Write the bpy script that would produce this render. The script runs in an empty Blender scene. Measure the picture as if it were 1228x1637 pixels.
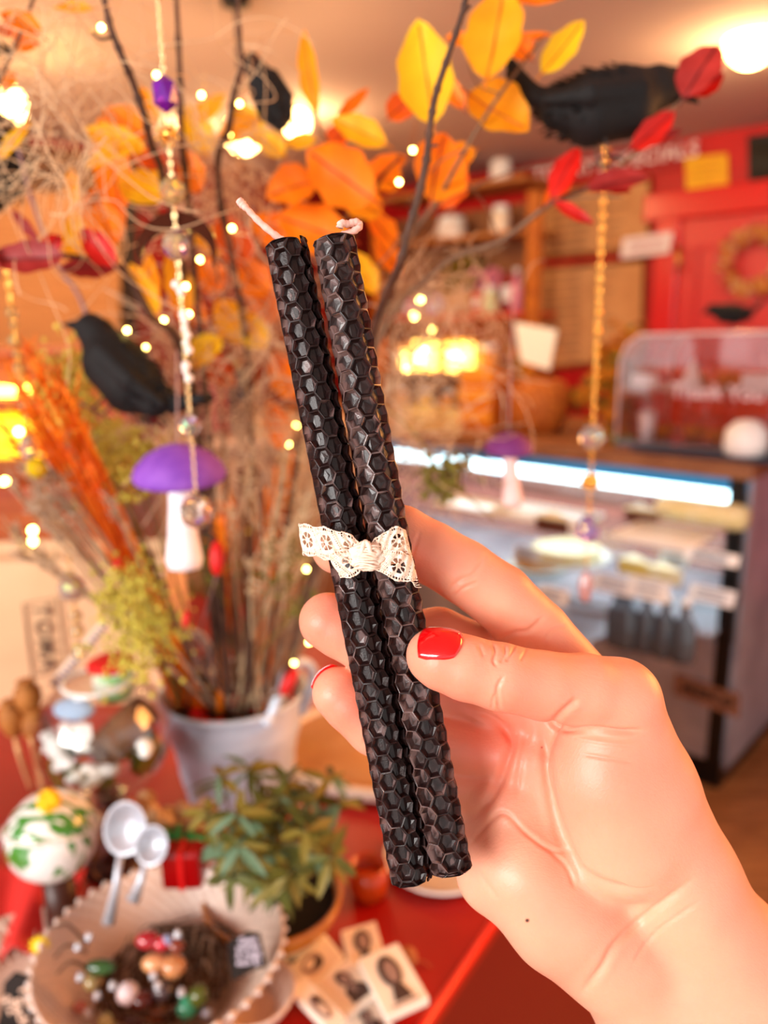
import bpy, bmesh, math, random
import numpy as np
from mathutils import Vector, Matrix
from mathutils.bvhtree import BVHTree

rnd = random.Random(7)
nrs = np.random.RandomState(11)
SC = bpy.context.scene
COL = SC.collection
PI = math.pi

# ------------------------------------------------------------------ camera
FPX = 1240.0
CX, CY = 614.0, 818.5
CAM = np.array([0.0, 0.0, 1.45])
PITCH, ROLL = math.radians(13.5), math.radians(-1.0)
F_ = np.array([0, math.cos(PITCH), -math.sin(PITCH)])
R0 = np.array([1.0, 0, 0])
U0 = np.array([0, math.sin(PITCH), math.cos(PITCH)])
R_ = R0 * math.cos(ROLL) + U0 * math.sin(ROLL)
U_ = U0 * math.cos(ROLL) - R0 * math.sin(ROLL)
cd = bpy.data.cameras.new('camera')
cam = bpy.data.objects.new('camera', cd)
COL.objects.link(cam)
cam.matrix_world = Matrix(((R_[0], U_[0], -F_[0], CAM[0]), (R_[1], U_[1], -F_[1], CAM[1]), (R_[2], U_[2], -F_[2], CAM[2]), (0, 0, 0, 1)))
cd.sensor_fit = 'VERTICAL'
cd.sensor_height = 36.0
cd.lens = FPX / 1637.0 * 36.0
cd.clip_start = 0.02
cd.dof.use_dof = True
cd.dof.focus_distance = 0.194
cd.dof.aperture_fstop = 8.2
SC.camera = cam

# ------------------------------------------------------------------ light, exposure
SC.view_settings.view_transform = 'Standard'
SC.view_settings.look = 'None'
SC.view_settings.exposure = 0.66
SC.view_settings.gamma = 1.0
SC.view_settings.use_curve_mapping = False
SC.cycles.use_denoising = True
SC.cycles.max_bounces = 8
SC.cycles.transparent_max_bounces = 12
SC.cycles.caustics_reflective = False
SC.cycles.caustics_refractive = False
SC.cycles.sample_clamp_indirect = 6.0
wd = bpy.data.worlds.new('daylight')
SC.world = wd
wd.use_nodes = True
wd.node_tree.nodes['Background'].inputs[0].default_value = (1.0, 0.96, 0.92, 1)
wd.node_tree.nodes['Background'].inputs[1].default_value = 0.62


def area(name, loc, target, size, power, col, size_y=None):
    l = bpy.data.lights.new(name, 'AREA')
    l.shape = 'RECTANGLE'
    l.size = size
    l.size_y = size_y or size
    l.energy = power
    l.color = col
    o = bpy.data.objects.new(name, l)
    COL.objects.link(o)
    o.location = loc
    o.rotation_euler = (Vector(target) - Vector(loc)).to_track_quat('-Z', 'Y').to_euler()
    return o


# the shop window in the open front of the room, behind and above the camera
area('window_daylight', (-2.1, -1.9, 2.3), (0.0, 0.6, 1.2), 2.2, 165, (1.0, 0.97, 0.94), 1.6)
area('added_rim_light', (1.5, 0.95, 1.7), (0.05, 0.3, 1.3), 0.8, 22, (1.0, 0.38, 0.09), 0.8)  # added orange light that rims the hand's right edge; no window there


# ------------------------------------------------------------------ points from the photograph
def P(px, py, d):
    """point seen at pixel px,py at depth d (metres) along the view axis"""
    return Vector(CAM + F_ * d + R_ * ((px - CX) / FPX * d) - U_ * ((py - CY) / FPX * d))


def ray(px, py):
    return F_ + R_ * ((px - CX) / FPX) - U_ * ((py - CY) / FPX)


def PZ(px, py, z):
    """point seen at pixel px,py on the level z"""
    r = ray(px, py)
    return Vector(CAM + r * ((z - CAM[2]) / r[2]))


def PW(px, py, p0, n):
    """point seen at a pixel on the plane through p0 with normal n"""
    r = Vector(ray(px, py))
    c = Vector(CAM)
    return c + r * ((Vector(p0) - c).dot(Vector(n)) / r.dot(Vector(n)))


# ------------------------------------------------------------------ materials
def lin(c):
    return tuple(((v / 12.92) if v <= 0.04045 else ((v + 0.055) / 1.055) ** 2.4) for v in c)


MATS = {}


def M(name, col=(.5, .5, .5), rough=.5, metal=0, col2=None, scale=20, bump=0, bscale=60, trans=0, sss=0, coat=0,
      emit=None, es=0, wood=False, ior=1.45, alpha=1, stretch=None, detail=3, sharp=(.35, .65), translucent=0, iri=0):
    if name in MATS:
        return MATS[name]
    m = bpy.data.materials.new(name)
    m.use_nodes = True
    nt = m.node_tree
    N, L = nt.nodes, nt.links
    b = N['Principled BSDF']
    c = lin(col)
    b.inputs['Base Color'].default_value = (*c, 1)
    b.inputs['Roughness'].default_value = rough
    b.inputs['Metallic'].default_value = metal
    b.inputs['IOR'].default_value = ior
    b.inputs['Transmission Weight'].default_value = trans
    b.inputs['Subsurface Weight'].default_value = sss
    b.inputs['Coat Weight'].default_value = coat
    b.inputs['Alpha'].default_value = alpha
    if iri:
        b.inputs['Thin Film Thickness'].default_value = iri
    if emit:
        b.inputs['Emission Color'].default_value = (*lin(emit), 1)
        b.inputs['Emission Strength'].default_value = es
    tc = N.new('ShaderNodeTexCoord')
    src = tc.outputs['Object']
    if stretch:
        mp = N.new('ShaderNodeMapping')
        mp.inputs['Scale'].default_value = stretch
        L.new(src, mp.inputs[0])
        src = mp.outputs[0]
    if col2:
        nz = N.new('ShaderNodeTexNoise')
        nz.inputs['Scale'].default_value = scale
        nz.inputs['Detail'].default_value = detail
        if wood:
            nz.inputs['Distortion'].default_value = 1.2
        L.new(src, nz.inputs['Vector'])
        cr = N.new('ShaderNodeValToRGB')
        cr.color_ramp.elements[0].position = sharp[0]
        cr.color_ramp.elements[1].position = sharp[1]
        cr.color_ramp.elements[0].color = (*c, 1)
        cr.color_ramp.elements[1].color = (*lin(col2), 1)
        L.new(nz.outputs['Fac'], cr.inputs[0])
        L.new(cr.outputs[0], b.inputs['Base Color'])
    if bump:
        n2 = N.new('ShaderNodeTexNoise')
        n2.inputs['Scale'].default_value = bscale
        n2.inputs['Detail'].default_value = 4
        L.new(src, n2.inputs['Vector'])
        bp = N.new('ShaderNodeBump')
        bp.inputs['Strength'].default_value = bump
        bp.inputs['Distance'].default_value = 0.2 / bscale
        L.new(n2.outputs['Fac'], bp.inputs['Height'])
        L.new(bp.outputs[0], b.inputs['Normal'])
    if translucent:
        tr = N.new('ShaderNodeBsdfTranslucent')
        tr.inputs[0].default_value = (*c, 1)
        if col2:
            L.new(cr.outputs[0], tr.inputs[0])
        mx = N.new('ShaderNodeMixShader')
        mx.inputs[0].default_value = translucent
        L.new(b.outputs[0], mx.inputs[1])
        L.new(tr.outputs[0], mx.inputs[2])
        L.new(mx.outputs[0], N['Material Output'].inputs[0])
    MATS[name] = m
    return m


def clear(name, tint=(1, 1, 1), clearness=.8, rough=.05):
    """thin clear glass or acrylic: mostly see-through with real reflections"""
    if name in MATS:
        return MATS[name]
    m = bpy.data.materials.new(name)
    m.use_nodes = True
    N, L = m.node_tree.nodes, m.node_tree.links
    b = N['Principled BSDF']
    b.inputs['Base Color'].default_value = (*lin(tint), 1)
    b.inputs['Roughness'].default_value = rough
    t = N.new('ShaderNodeBsdfTransparent')
    t.inputs[0].default_value = (*lin(tint), 1)
    mx = N.new('ShaderNodeMixShader')
    fr = N.new('ShaderNodeLayerWeight')
    fr.inputs[0].default_value = .35
    mr = N.new('ShaderNodeMapRange')
    mr.inputs['To Min'].default_value = 1 - clearness
    mr.inputs['To Max'].default_value = min(1, 1.35 - clearness)
    gl = N.new('ShaderNodeBsdfGlossy')
    gl.inputs['Roughness'].default_value = rough
    L.new(fr.outputs['Facing'], mr.inputs['Value'])
    L.new(mr.outputs[0], mx.inputs[0])
    L.new(t.outputs[0], mx.inputs[1])
    L.new(gl.outputs[0], mx.inputs[2])
    L.new(mx.outputs[0], N['Material Output'].inputs[0])
    MATS[name] = m
    return m


# ------------------------------------------------------------------ objects
def link(name, me, mat=None, parent=None, smooth=True):
    o = bpy.data.objects.new(name, me)
    COL.objects.link(o)
    if mat is not None and len(me.materials) == 0:
        for x in (mat if isinstance(mat, (list, tuple)) else [mat]):
            me.materials.append(x)
    if smooth and len(me.polygons):
        me.polygons.foreach_set('use_smooth', [True] * len(me.polygons))
    if parent is not None:
        o.parent = parent
        o.matrix_parent_inverse = parent.matrix_world.inverted()
    return o


def tag(o, label=None, cat=None, group=None, kind=None):
    if label:
        o['label'] = label
    if cat:
        o['category'] = cat
    if group:
        o['group'] = group
    if kind:
        o['kind'] = kind
    return o


def thing(name, label, cat, loc=(0, 0, 0), rz=0, group=None):
    o = bpy.data.objects.new(name, None)
    COL.objects.link(o)
    o.empty_display_size = .01
    o.matrix_world = Matrix.Translation(Vector(loc)) @ Matrix.Rotation(rz, 4, 'Z')
    return tag(o, label, cat, group)


def copy_tree(root, mw):
    """copy of a thing with its parts and their sub-parts, at another place"""
    r = root.copy()
    COL.objects.link(r)
    r.matrix_world = mw
    for ch in [c for c in SC.objects if c.parent == root]:
        c = ch.copy()
        COL.objects.link(c)
        c.parent = r
        for g in [x for x in SC.objects if x.parent == ch]:
            d = g.copy()
            COL.objects.link(d)
            d.parent = c
    return r


class B:
    """collects vertices and faces for one mesh"""

    def __init__(s):
        s.v, s.f, s.mi = [], [], []

    def add(s, vs, fs, T=None, mi=0):
        n = len(s.v)
        if T is not None:
            vs = [T @ Vector(v) for v in vs]
        s.v += [tuple(v) for v in vs]
        s.f += [tuple(i + n for i in f) for f in fs]
        s.mi += [mi] * len(fs)
        return s

    def box(s, x0, x1, y0, y1, z0, z1, T=None, mi=0, bv=0):
        vs = [(x0, y0, z0), (x1, y0, z0), (x1, y1, z0), (x0, y1, z0), (x0, y0, z1), (x1, y0, z1), (x1, y1, z1), (x0, y1, z1)]
        return s.add(vs, [(0, 3, 2, 1), (4, 5, 6, 7), (0, 1, 5, 4), (1, 2, 6, 5), (2, 3, 7, 6), (3, 0, 4, 7)], T, mi)

    def lathe(s, prof, n=32, T=None, mi=0, rfun=None, close=False):
        vs, fs = [], []
        for k, (r, z) in enumerate(prof):
            for i in range(n):
                a = 2 * PI * i / n
                rr = r * (rfun(a, k) if rfun else 1)
                vs.append((rr * math.cos(a), rr * math.sin(a), z))
        m = len(prof)
        for k in range(m - 1 + (1 if close else 0)):
            for i in range(n):
                j = (i + 1) % n
                a, b2 = k * n, ((k + 1) % m) * n
                fs.append((a + i, a + j, b2 + j, b2 + i))
        return s.add(vs, fs, T, mi)

    def tube(s, pts, r, n=6, mi=0, closed=False, cap=True):
        pts = [Vector(p) for p in pts]
        m = len(pts)
        if m < 2:
            return s
        rs = r if isinstance(r, (list, tuple)) else [r] * m
        vs, fs = [], []
        prev = None
        for i, p in enumerate(pts):
            if closed:
                t = pts[(i + 1) % m] - pts[i - 1]
            else:
                t = pts[min(i + 1, m - 1)] - pts[max(i - 1, 0)]
            if t.length < 1e-9:
                t = Vector((0, 0, 1))
            t.normalize()
            if prev is None:
                u = t.cross(Vector((.3, .2, .93)))
                if u.length < .1:
                    u = t.cross(Vector((1, 0, 0)))
            else:
                u = prev - t * prev.dot(t)
            u.normalize()
            prev = u
            w = t.cross(u)
            for k in range(n):
                a = 2 * PI * k / n
                vs.append(p + (u * math.cos(a) + w * math.sin(a)) * rs[i])
        for i in range(m if closed else m - 1):
            a, b2 = i * n, ((i + 1) % m) * n
            for k in range(n):
                j = (k + 1) % n
                fs.append((a + k, a + j, b2 + j, b2 + k))
        if cap and not closed:
            fs.append(tuple(range(n))[::-1])
            fs.append(tuple((m - 1) * n + k for k in range(n)))
        return s.add(vs, fs, None, mi)

    def ball(s, c, r, n=12, m=8, T=None, mi=0, noise=0):
        c = Vector(c)
        r = Vector(r) if hasattr(r, '__len__') else Vector((r, r, r))
        vs, fs = [], []
        for i in range(m + 1):
            th = PI * i / m
            for k in range(n):
                a = 2 * PI * k / n
                q = 1 + (rnd.uniform(-noise, noise) if noise else 0)
                vs.append((c.x + r.x * math.sin(th) * math.cos(a) * q, c.y + r.y * math.sin(th) * math.sin(a) * q, c.z + r.z * math.cos(th) * q))
        for i in range(m):
            for k in range(n):
                j = (k + 1) % n
                fs.append((i * n + k, (i + 1) * n + k, (i + 1) * n + j, i * n + j))
        return s.add(vs, fs, T, mi)

    def mesh(s, name='m', weld=False):
        me = bpy.data.meshes.new(name)
        me.from_pydata(s.v, [], s.f)
        if any(s.mi):
            me.polygons.foreach_set('material_index', s.mi)
        me.update()
        if weld:
            bm = bmesh.new()
            bm.from_mesh(me)
            bmesh.ops.remove_doubles(bm, verts=bm.verts, dist=weld)
            bmesh.ops.dissolve_degenerate(bm, dist=weld, edges=bm.edges)
            bmesh.ops.recalc_face_normals(bm, faces=bm.faces)
            bm.to_mesh(me)
            bm.free()
        return me

    def build(s, name, mat, parent=None, smooth=True, weld=False, bevel=0):
        o = link(name, s.mesh(name, weld), mat, parent, smooth)
        if bevel:
            md = o.modifiers.new('bevel', 'BEVEL')
            md.width = bevel
            md.segments = 2
            md.limit_method = 'ANGLE'
        return o


def frame(o, x, y=None, z=None):
    """matrix with origin o and axes x, y, z"""
    x = Vector(x).normalized()
    if y is None:
        z = Vector(z).normalized()
        y = z.cross(x).normalized()
        x = y.cross(z)
    else:
        y = Vector(y)
        y = (y - x * y.dot(x)).normalized()
        z = x.cross(y)
    o = Vector(o)
    return Matrix(((x.x, y.x, z.x, o.x), (x.y, y.y, z.y, o.y), (x.z, y.z, z.z, o.z), (0, 0, 0, 1)))


def spline(pts, n=8):
    """Catmull-Rom through points"""
    pts = [np.array(p, float) for p in pts]
    if len(pts) < 3:
        return [Vector(pts[0] + (pts[-1] - pts[0]) * i / n) for i in range(n + 1)]
    q = [2 * pts[0] - pts[1]] + pts + [2 * pts[-1] - pts[-2]]
    out = []
    for i in range(1, len(q) - 2):
        for k in range(n):
            t = k / n
            out.append(Vector(.5 * (2 * q[i] + (q[i + 1] - q[i - 1]) * t + (2 * q[i - 1] - 5 * q[i] + 4 * q[i + 1] - q[i + 2]) * t * t
                              + (3 * q[i] - q[i - 1] - 3 * q[i + 1] + q[i + 2]) * t ** 3)))
    out.append(Vector(pts[-1]))
    return out
# ------------------------------------------------------------------ the room: rectangular, turned 43 degrees to the view
eA = Vector((0.73, -0.68, 0)).normalized()       # along the right-hand back wall, towards the right
nA = Vector((-eA.y * -1, 0, 0))
nA = Vector((eA.y, -eA.x, 0))                     # out of that wall, into the room
if nA.y > 0:
    nA = -nA
CORN = Vector((0.0, 5.84, 0))
eB = nA.copy()                                    # along the left-hand wall, towards the camera
nB = eA.copy()
CEIL = 2.37
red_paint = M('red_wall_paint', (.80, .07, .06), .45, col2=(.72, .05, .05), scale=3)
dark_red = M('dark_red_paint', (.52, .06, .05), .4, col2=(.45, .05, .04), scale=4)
ceil_paint = M('ceiling_paint', (.80, .70, .68), .9, bump=.2, bscale=40)
floor_wood = M('wood_floor', (.72, .50, .30), .45, col2=(.55, .36, .20), scale=5, stretch=(1, 9, 1), wood=True)


def prism(pts, off, name, mat, parent=None, bevel=0, smooth=False):
    """flat outline pts given thickness by the vector off"""
    b = B()
    n = len(pts)
    off = Vector(off)
    vs = [Vector(p) for p in pts] + [Vector(p) + off for p in pts]
    fs = [tuple(range(n)), tuple(range(2 * n - 1, n - 1, -1))] + [(i, i + n, (i + 1) % n + n, (i + 1) % n) for i in range(n)]
    b.add(vs, fs)
    o = b.build(name, mat, parent, smooth, weld=1e-7, bevel=bevel)
    return o


LA, LB = 6.2, 7.6
cA, cB = CORN + eA * LA, CORN + eB * LB
cF = cA + eB * LB
Z = Vector((0, 0, 1))
tag(prism([CORN, cA, cF, cB], (0, 0, -.05), 'floor', floor_wood), kind='structure')
tag(prism([CORN + Z * CEIL, cA + Z * CEIL, cF + Z * CEIL, cB + Z * CEIL], (0, 0, .05), 'ceiling', ceil_paint), kind='structure')
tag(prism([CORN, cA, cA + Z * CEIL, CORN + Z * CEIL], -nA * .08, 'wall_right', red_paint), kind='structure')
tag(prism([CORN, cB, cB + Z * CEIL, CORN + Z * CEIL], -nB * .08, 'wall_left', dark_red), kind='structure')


def wa(px, py, off=0):
    return PW(px, py, CORN + nA * off, nA)


def wb(px, py, off=0):
    return PW(px, py, CORN + nB * off, nB)


def label_text(txt, o, x, up, size, mat, parent, name='lettering', depth=.001, font_scale=1.0, spacing=1.0, align='CENTER'):
    """raised lettering centred at o, reading along x with its top towards up"""
    cu = bpy.data.curves.new('t', 'FONT')
    cu.body = txt
    cu.size = size
    cu.extrude = depth
    cu.offset = size * .012 * font_scale
    cu.space_character = spacing
    cu.align_x = align
    cu.align_y = 'CENTER'
    cu.resolution_u = 3
    t = bpy.data.objects.new('t', cu)
    COL.objects.link(t)
    bpy.context.view_layer.update()
    me = bpy.data.meshes.new_from_object(t.evaluated_get(bpy.context.evaluated_depsgraph_get()))
    bpy.data.objects.remove(t)
    me.transform(frame(o, x, y=up))
    me.materials.clear()
    return link(name, me, mat, parent, smooth=False)


def wallpanel(q, off, th, name, mat, parent=None, f=wa, n=nA, bevel=.004):
    return prism([f(x, y, off) for x, y in q], n * th, name, mat, parent, bevel)


# door with its frame on the right-hand back wall
door_red = M('door_red_gloss', (.84, .20, .20), .3)
frame_red = M('frame_red_gloss', (.86, .13, .13), .25)
dt = wa(1096, 352)
d_o = thing('door_1', None, None, tuple(Vector((dt.x, dt.y, 0))))
tag(d_o, kind='structure')
zt = dt.z
d0 = Vector((dt.x, dt.y, 0))
dleaf = prism([d0, d0 + eA * .86, d0 + eA * .86 + Z * zt, d0 + Z * zt], nA * .04, 'door_leaf', door_red, d_o, .004)
for s in (-.13, .86):
    prism([d0 + eA * s, d0 + eA * (s + .13), d0 + eA * (s + .13) + Z * (zt + .12), d0 + eA * s + Z * (zt + .12)], nA * .07, 'door_frame', frame_red, d_o, .01)
prism([d0 + eA * -.2 + Z * zt, d0 + eA * 1.05 + Z * zt, d0 + eA * 1.05 + Z * (zt + .14), d0 + eA * -.2 + Z * (zt + .14)], nA * .09, 'door_head', frame_red, d_o, .012)
for zz0, zz1 in ((.15, .8), (.95, zt - .15)):
    b = B()
    pts = [d0 + eA * .1 + Z * zz0 + nA * .045, d0 + eA * .76 + Z * zz0 + nA * .045, d0 + eA * .76 + Z * zz1 + nA * .045, d0 + eA * .1 + Z * zz1 + nA * .045]
    b.tube(pts, .012, 6, closed=True)
    b.build('door_panel', door_red, dleaf)
brass = M('brass', (.85, .62, .25), .3, metal=1)
hb = B()
hb.tube([wa(1085, 392, .10), wa(1085, 434, .10)], .012, 8)
hb.build('door_handle', brass, dleaf)

gold_card = M('yellow_notice_card', (.98, .76, .04), .5, col2=(.96, .68, .03), scale=9)
ink = M('black_ink', (.06, .05, .05), .6)
t = thing('notice_sign', 'yellow notice card on the red wall above the door', 'sign', tuple(wa(1130, 275)))
wallpanel([(1096, 253), (1164, 245), (1166, 296), (1098, 305)], .005, .012, 'card', gold_card, t)
rows = [(1106, 262, 1156, 256), (1108, 272, 1150, 267), (1106, 282, 1156, 276), (1108, 292, 1140, 288)]
b = B()
for x0, y0, x1, y1 in rows:
    b.tube([wa(x0, y0, .019), wa(x1, y1, .019)], .003, 4)
b.build('printed_line', M('ochre_ink', (.80, .52, .05), .6), t)
grille = thing('wall_vent', 'black slatted vent high on the red wall at the right edge', 'vent', tuple(wa(1215, 250)))
wallpanel([(1197, 219), (1260, 210), (1260, 286), (1199, 292)], .004, .02, 'panel', M('black_vent', (.07, .05, .03), .5), grille)
b = B()
for k in range(12):
    x = 1202 + k * 5
    b.tube([wa(x, 226, .028), wa(x + 1, 286, .028)], .004, 4)
b.build('slat', M('vent_slat', (.25, .20, .10), .5), grille)

# header board and the kraft menus below it
white_letters = M('white_lettering', (.97, .90, .88), .6)
t = thing('specials_board', "dark red board with white letters reading TODAY'S SPECIALS above the menus", 'sign', tuple(wa(960, 260)))
wallpanel([(845, 256), (1088, 228), (1088, 270), (846, 298)], .004, .02, 'board', M('sign_red', (.66, .07, .08), .5), t)
o1, x1 = wa(975, 261, .03), (wa(1080, 248, .03) - wa(870, 272, .03))
label_text("TODAY'S SPECIALS", o1, eA, Z, .105, white_letters, t, spacing=1.12)
kraft = M('kraft_menu_paper', (.86, .63, .40), .8, col2=(.80, .56, .34), scale=6)
kraft_text = M('faded_menu_ink', (.60, .42, .27), .8)
menu_frame = M('menu_wood_frame', (.62, .36, .14), .5, col2=(.5, .27, .1), scale=12, wood=True)


def menu(q, label, rows, rstep):
    c = [sum(p[i] for p in q) / 4 for i in (0, 1)]
    t = thing('menu_board', label, 'menu', tuple(wa(*c)))
    wallpanel(q, .01, .015, 'paper', kraft, t)
    b = B()
    b.tube([wa(x, y, .026) for x, y in q], .016, 4, closed=True)
    b.build('frame', menu_frame, t, smooth=False)
    b = B()
    (x0, y0), (x1, y1), (x2, y2), (x3, y3) = q
    for k in range(rows):
        f = (k + 1) / (rows + 1)
        for a0, a1 in ((.1, .42), (.55, .62 + .25 * rnd.random())):
            pa = (x0 + (x1 - x0) * a0 + (x3 - x0) * f, y0 + (y1 - y0) * a0 + (y3 - y0) * f)
            pb = (x0 + (x1 - x0) * a1 + (x3 - x0) * f, y0 + (y1 - y0) * a1 + (y3 - y0) * f)
            b.tube([wa(*pa, .027), wa(*pb, .027)], .005, 4)
    b.build('menu_text', kraft_text, t)


menu([(862, 308), (1040, 285), (1038, 398), (864, 412)], 'brown paper menu board, the upper one beside the door', 7, .1)
menu([(852, 430), (1030, 416), (1027, 575), (852, 590)], 'brown paper menu board, the lower one behind the garland', 10, .1)
t = thing('hanging_sign', 'small white card sign fixed at the left edge of the door', 'sign', tuple(wa(1035, 392)))
wallpanel([(997, 381), (1077, 370), (1071, 405), (993, 414)], .09, .01, 'card', M('white_card', (.97, .90, .88), .5), t)
b = B()
for k in range(3):
    b.tube([wa(1008, 388 + k * 8, .104), wa(1062, 381 + k * 8, .104)], .004, 4)
b.build('printed_line', M('pink_ink', (.80, .52, .52), .6), t)

# wreath on the door
wr = thing('wreath', 'round wreath of dried ochre and pink leaves hanging on the red door', 'wreath', tuple(wa(1205, 415, .1)))
wc = wa(1207, 416, .1)
cols = [M('wreath_ochre', (.84, .55, .25), .8), M('wreath_pink', (.86, .45, .40), .8), M('wreath_cream', (.9, .72, .5), .8), M('wreath_rust', (.7, .25, .1), .8)]
b = B()
b.tube([wc + (eA * math.cos(a) + Z * math.sin(a)) * .135 for a in [2 * PI * i / 24 for i in range(24)]], .022, 6, closed=True)
for k in range(210):
    a = rnd.uniform(0, 2 * PI)
    c = wc + (eA * math.cos(a) + Z * math.sin(a)) * (.135 + rnd.uniform(-.045, .045)) + nA * rnd.uniform(0, .05)
    dr = (eA * rnd.uniform(-1, 1) + Z * rnd.uniform(-1, 1) + nA * rnd.uniform(-.2, .8)).normalized()
    b.ball((0, 0, 0), (.022, .009, .004), 6, 4, frame(c, dr, z=(nA + Vector((rnd.random(), 0, rnd.random()))).normalized()), mi=rnd.choice((0, 0, 1, 2, 3)))
b.build('wreath_leaves', cols, wr)

# ------------------------------------------------------------------ tan blind and dark post on the left wall
slat = M('tan_slats', (.80, .57, .36), .6, col2=(.72, .49, .30), scale=3, stretch=(1, 1, 30))
t = thing('window_blind', 'tan slatted blind on the left wall behind the crow', 'blind', tuple(wb(100, 420)))
wallpanel([(-20, 292), (190, 318), (190, 556), (-20, 568)], .01, .02, 'slat_panel', slat, t, wb, nB)
wallpanel([(190, 280), (210, 283), (210, 600), (190, 600)], .01, .06, 'post', M('near_black_wood', (.13, .07, .05), .5), t, wb, nB)
t = thing('window_pelmet', 'dark brown pelmet board above the tan blind', 'pelmet', tuple(wb(100, 280)))
wallpanel([(-20, 236), (212, 250), (212, 318), (-20, 292)], .01, .08, 'board', M('pelmet_brown', (.33, .17, .08), .6, col2=(.42, .26, .1), scale=3), t, wb, nB)

# ------------------------------------------------------------------ display counter parallel to that wall
CR = Vector((1.02, 2.13, 0))                      # its right-hand front corner on the floor
eK, nK = -eA, -nA                                 # to the left along the front; into the counter


def ck(px, py, off=0):
    return PW(px, py, CR + nK * off, nA)


def cbox(a0, a1, z0, z1, n0, n1, name, mat, parent, bevel=0):
    """box in counter coordinates: along a, height z, depth n"""
    return prism([CR + eK * a0 + nK * n0 + Z * z0, CR + eK * a1 + nK * n0 + Z * z0, CR + eK * a1 + nK * n1 + Z * z0, CR + eK * a0 + nK * n1 + Z * z0], Z * (z1 - z0), name, mat, parent, bevel)


steel = M('brushed_steel', (.62, .64, .70), .35, metal=.6, col2=(.75, .77, .82), scale=6)
dark_metal = M('dark_case_metal', (.04, .035, .03), .35)
wood_top = M('counter_wood', (.50, .31, .20), .4, col2=(.62, .42, .28), scale=6, stretch=(1, 1, 6), wood=True)
pane = clear('counter_glass', (.98, .99, .99), .95)
ZT = 1.06
cs = thing('display_counter', 'refrigerated glass display counter with wooden top and lit inside', 'display case', tuple(CR + eK * .7 + nK * .35))
LC = 2.4
cbox(-.02, LC, ZT - .045, ZT, -.03, .72, 'counter_top', wood_top, cs, .006)
cbox(0, LC, .12, .52, 0, .66, 'base_cabinet', steel, cs, .006)
cbox(.02, LC, 0, .12, .06, .6, 'plinth', dark_metal, cs)
cbox(0, .045, .12, ZT - .045, -.004, .04, 'corner_post', dark_metal, cs)
cbox(-.012, 0, .1, ZT - .05, .02, .66, 'end_panel', steel, cs)
cbox(.0, LC, ZT - .085, ZT - .045, .0, .05, 'front_rail', M('pale_blue_rail', (.20, .62, .90), .3), cs)
cbox(0.03, LC, .52, ZT - .075, .006, .012, 'front_glass', pane, cs)
cbox(0.0, LC, .52, ZT - .05, .64, .66, 'back_panel', M('case_back', (.50, .30, .26), .5), cs)
cbox(0.0, LC, .52, .535, .02, .64, 'deck', steel, cs)
led = M('cool_led_tube', (1, 1, 1), .5, emit=(.78, .95, 1.0), es=5)
cbox(0.06, LC - .3, ZT - .125, ZT - .085, .0135, .05, 'light_tube', led, cs)
ll = area('case_light', CR + eK * 1.1 + nK * .3 + Z * (ZT - .06), CR + eK * 1.1 + nK * .3, 2.0, 30, (.92, .97, 1.0), .25)
ll.rotation_euler = (0, 0, math.atan2(eK.y, eK.x))
shelf_glass = clear('case_shelf_glass', (.96, .98, .98), .84)
for k, (z, n1) in enumerate(((.70, .5), (.86, .4))):
    cbox(.03, LC, z, z + .008, .06, n1, 'glass_shelf', shelf_glass, cs)
b = B()
for k in range(14):
    z = .2 + k * .02
    b.box(.20, .40, -.006, 0, z, z + .008, frame(CR, eK, y=nK))
b.build('cooling_grille', M('grille_blue_grey', (.55, .63, .75), .25, metal=.8), cs, smooth=False)
sg = thing('counter_sign', 'brown wooden plaque with dark lettering on the steel base of the counter', 'sign', tuple(ck(1135, 1110)))
prism([ck(1080, 1078, -.012), ck(1182, 1112, -.012), ck(1180, 1148, -.012), ck(1078, 1110, -.012)], nK * .01, 'plaque', M('plaque_wood', (.66, .47, .36), .5, col2=(.5, .33, .24), scale=30), sg)
label_text('FRESCO', ck(1130, 1112, -.015), -eK, Z, .045, M('plaque_letters', (.20, .13, .10), .5), sg)

# what stands in the case: each tray, cake and label on its own
white_china = M('white_china', (.96, .96, .94), .2)
cream_cake = M('cream_icing', (.95, .92, .78), .5, col2=(.90, .84, .55), scale=40)
lemon_cake = M('lemon_sponge', (.90, .75, .30), .7, col2=(.95, .85, .45), scale=60, bump=.4)
choc = M('chocolate_cake', (.30, .15, .09), .6, col2=(.4, .2, .1), scale=40)
gold_crust = M('golden_crust', (.85, .55, .22), .6, col2=(.7, .38, .12), scale=50, bump=.5)
label_white = M('price_card_white', (.97, .99, 1.0), .4)
wrap = M('clear_wrap_film', (.80, .90, .92), .15, col2=(.95, 1, 1), scale=80, bump=.6, bscale=60)


def case_spot(px, py, z):
    return PZ(px, py, z)


def price_card_or_glint(px, py, z, w, h, label, tilt=.5, grp='price cards in the counter'):
    p = case_spot(px, py, z + .01)
    t = thing('price_card_or_glint', label, 'card', tuple(p), group=grp)
    T = frame(p, -eK, y=(Z * 1 + nK * tilt))
    b = B()
    b.box(-w / 2, w / 2, 0, h, -.002, .002, T)
    b.build('card', label_white, t, smooth=False)
    b = B()
    for k in range(3):
        b.tube([T @ Vector((-w * .35, h * (.25 + .25 * k), .0035)), T @ Vector((w * .3, h * (.25 + .25 * k), .0035))], .002, 4)
    b.build('printed_line', M('grey_print', (.45, .5, .6), .6), t)


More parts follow.
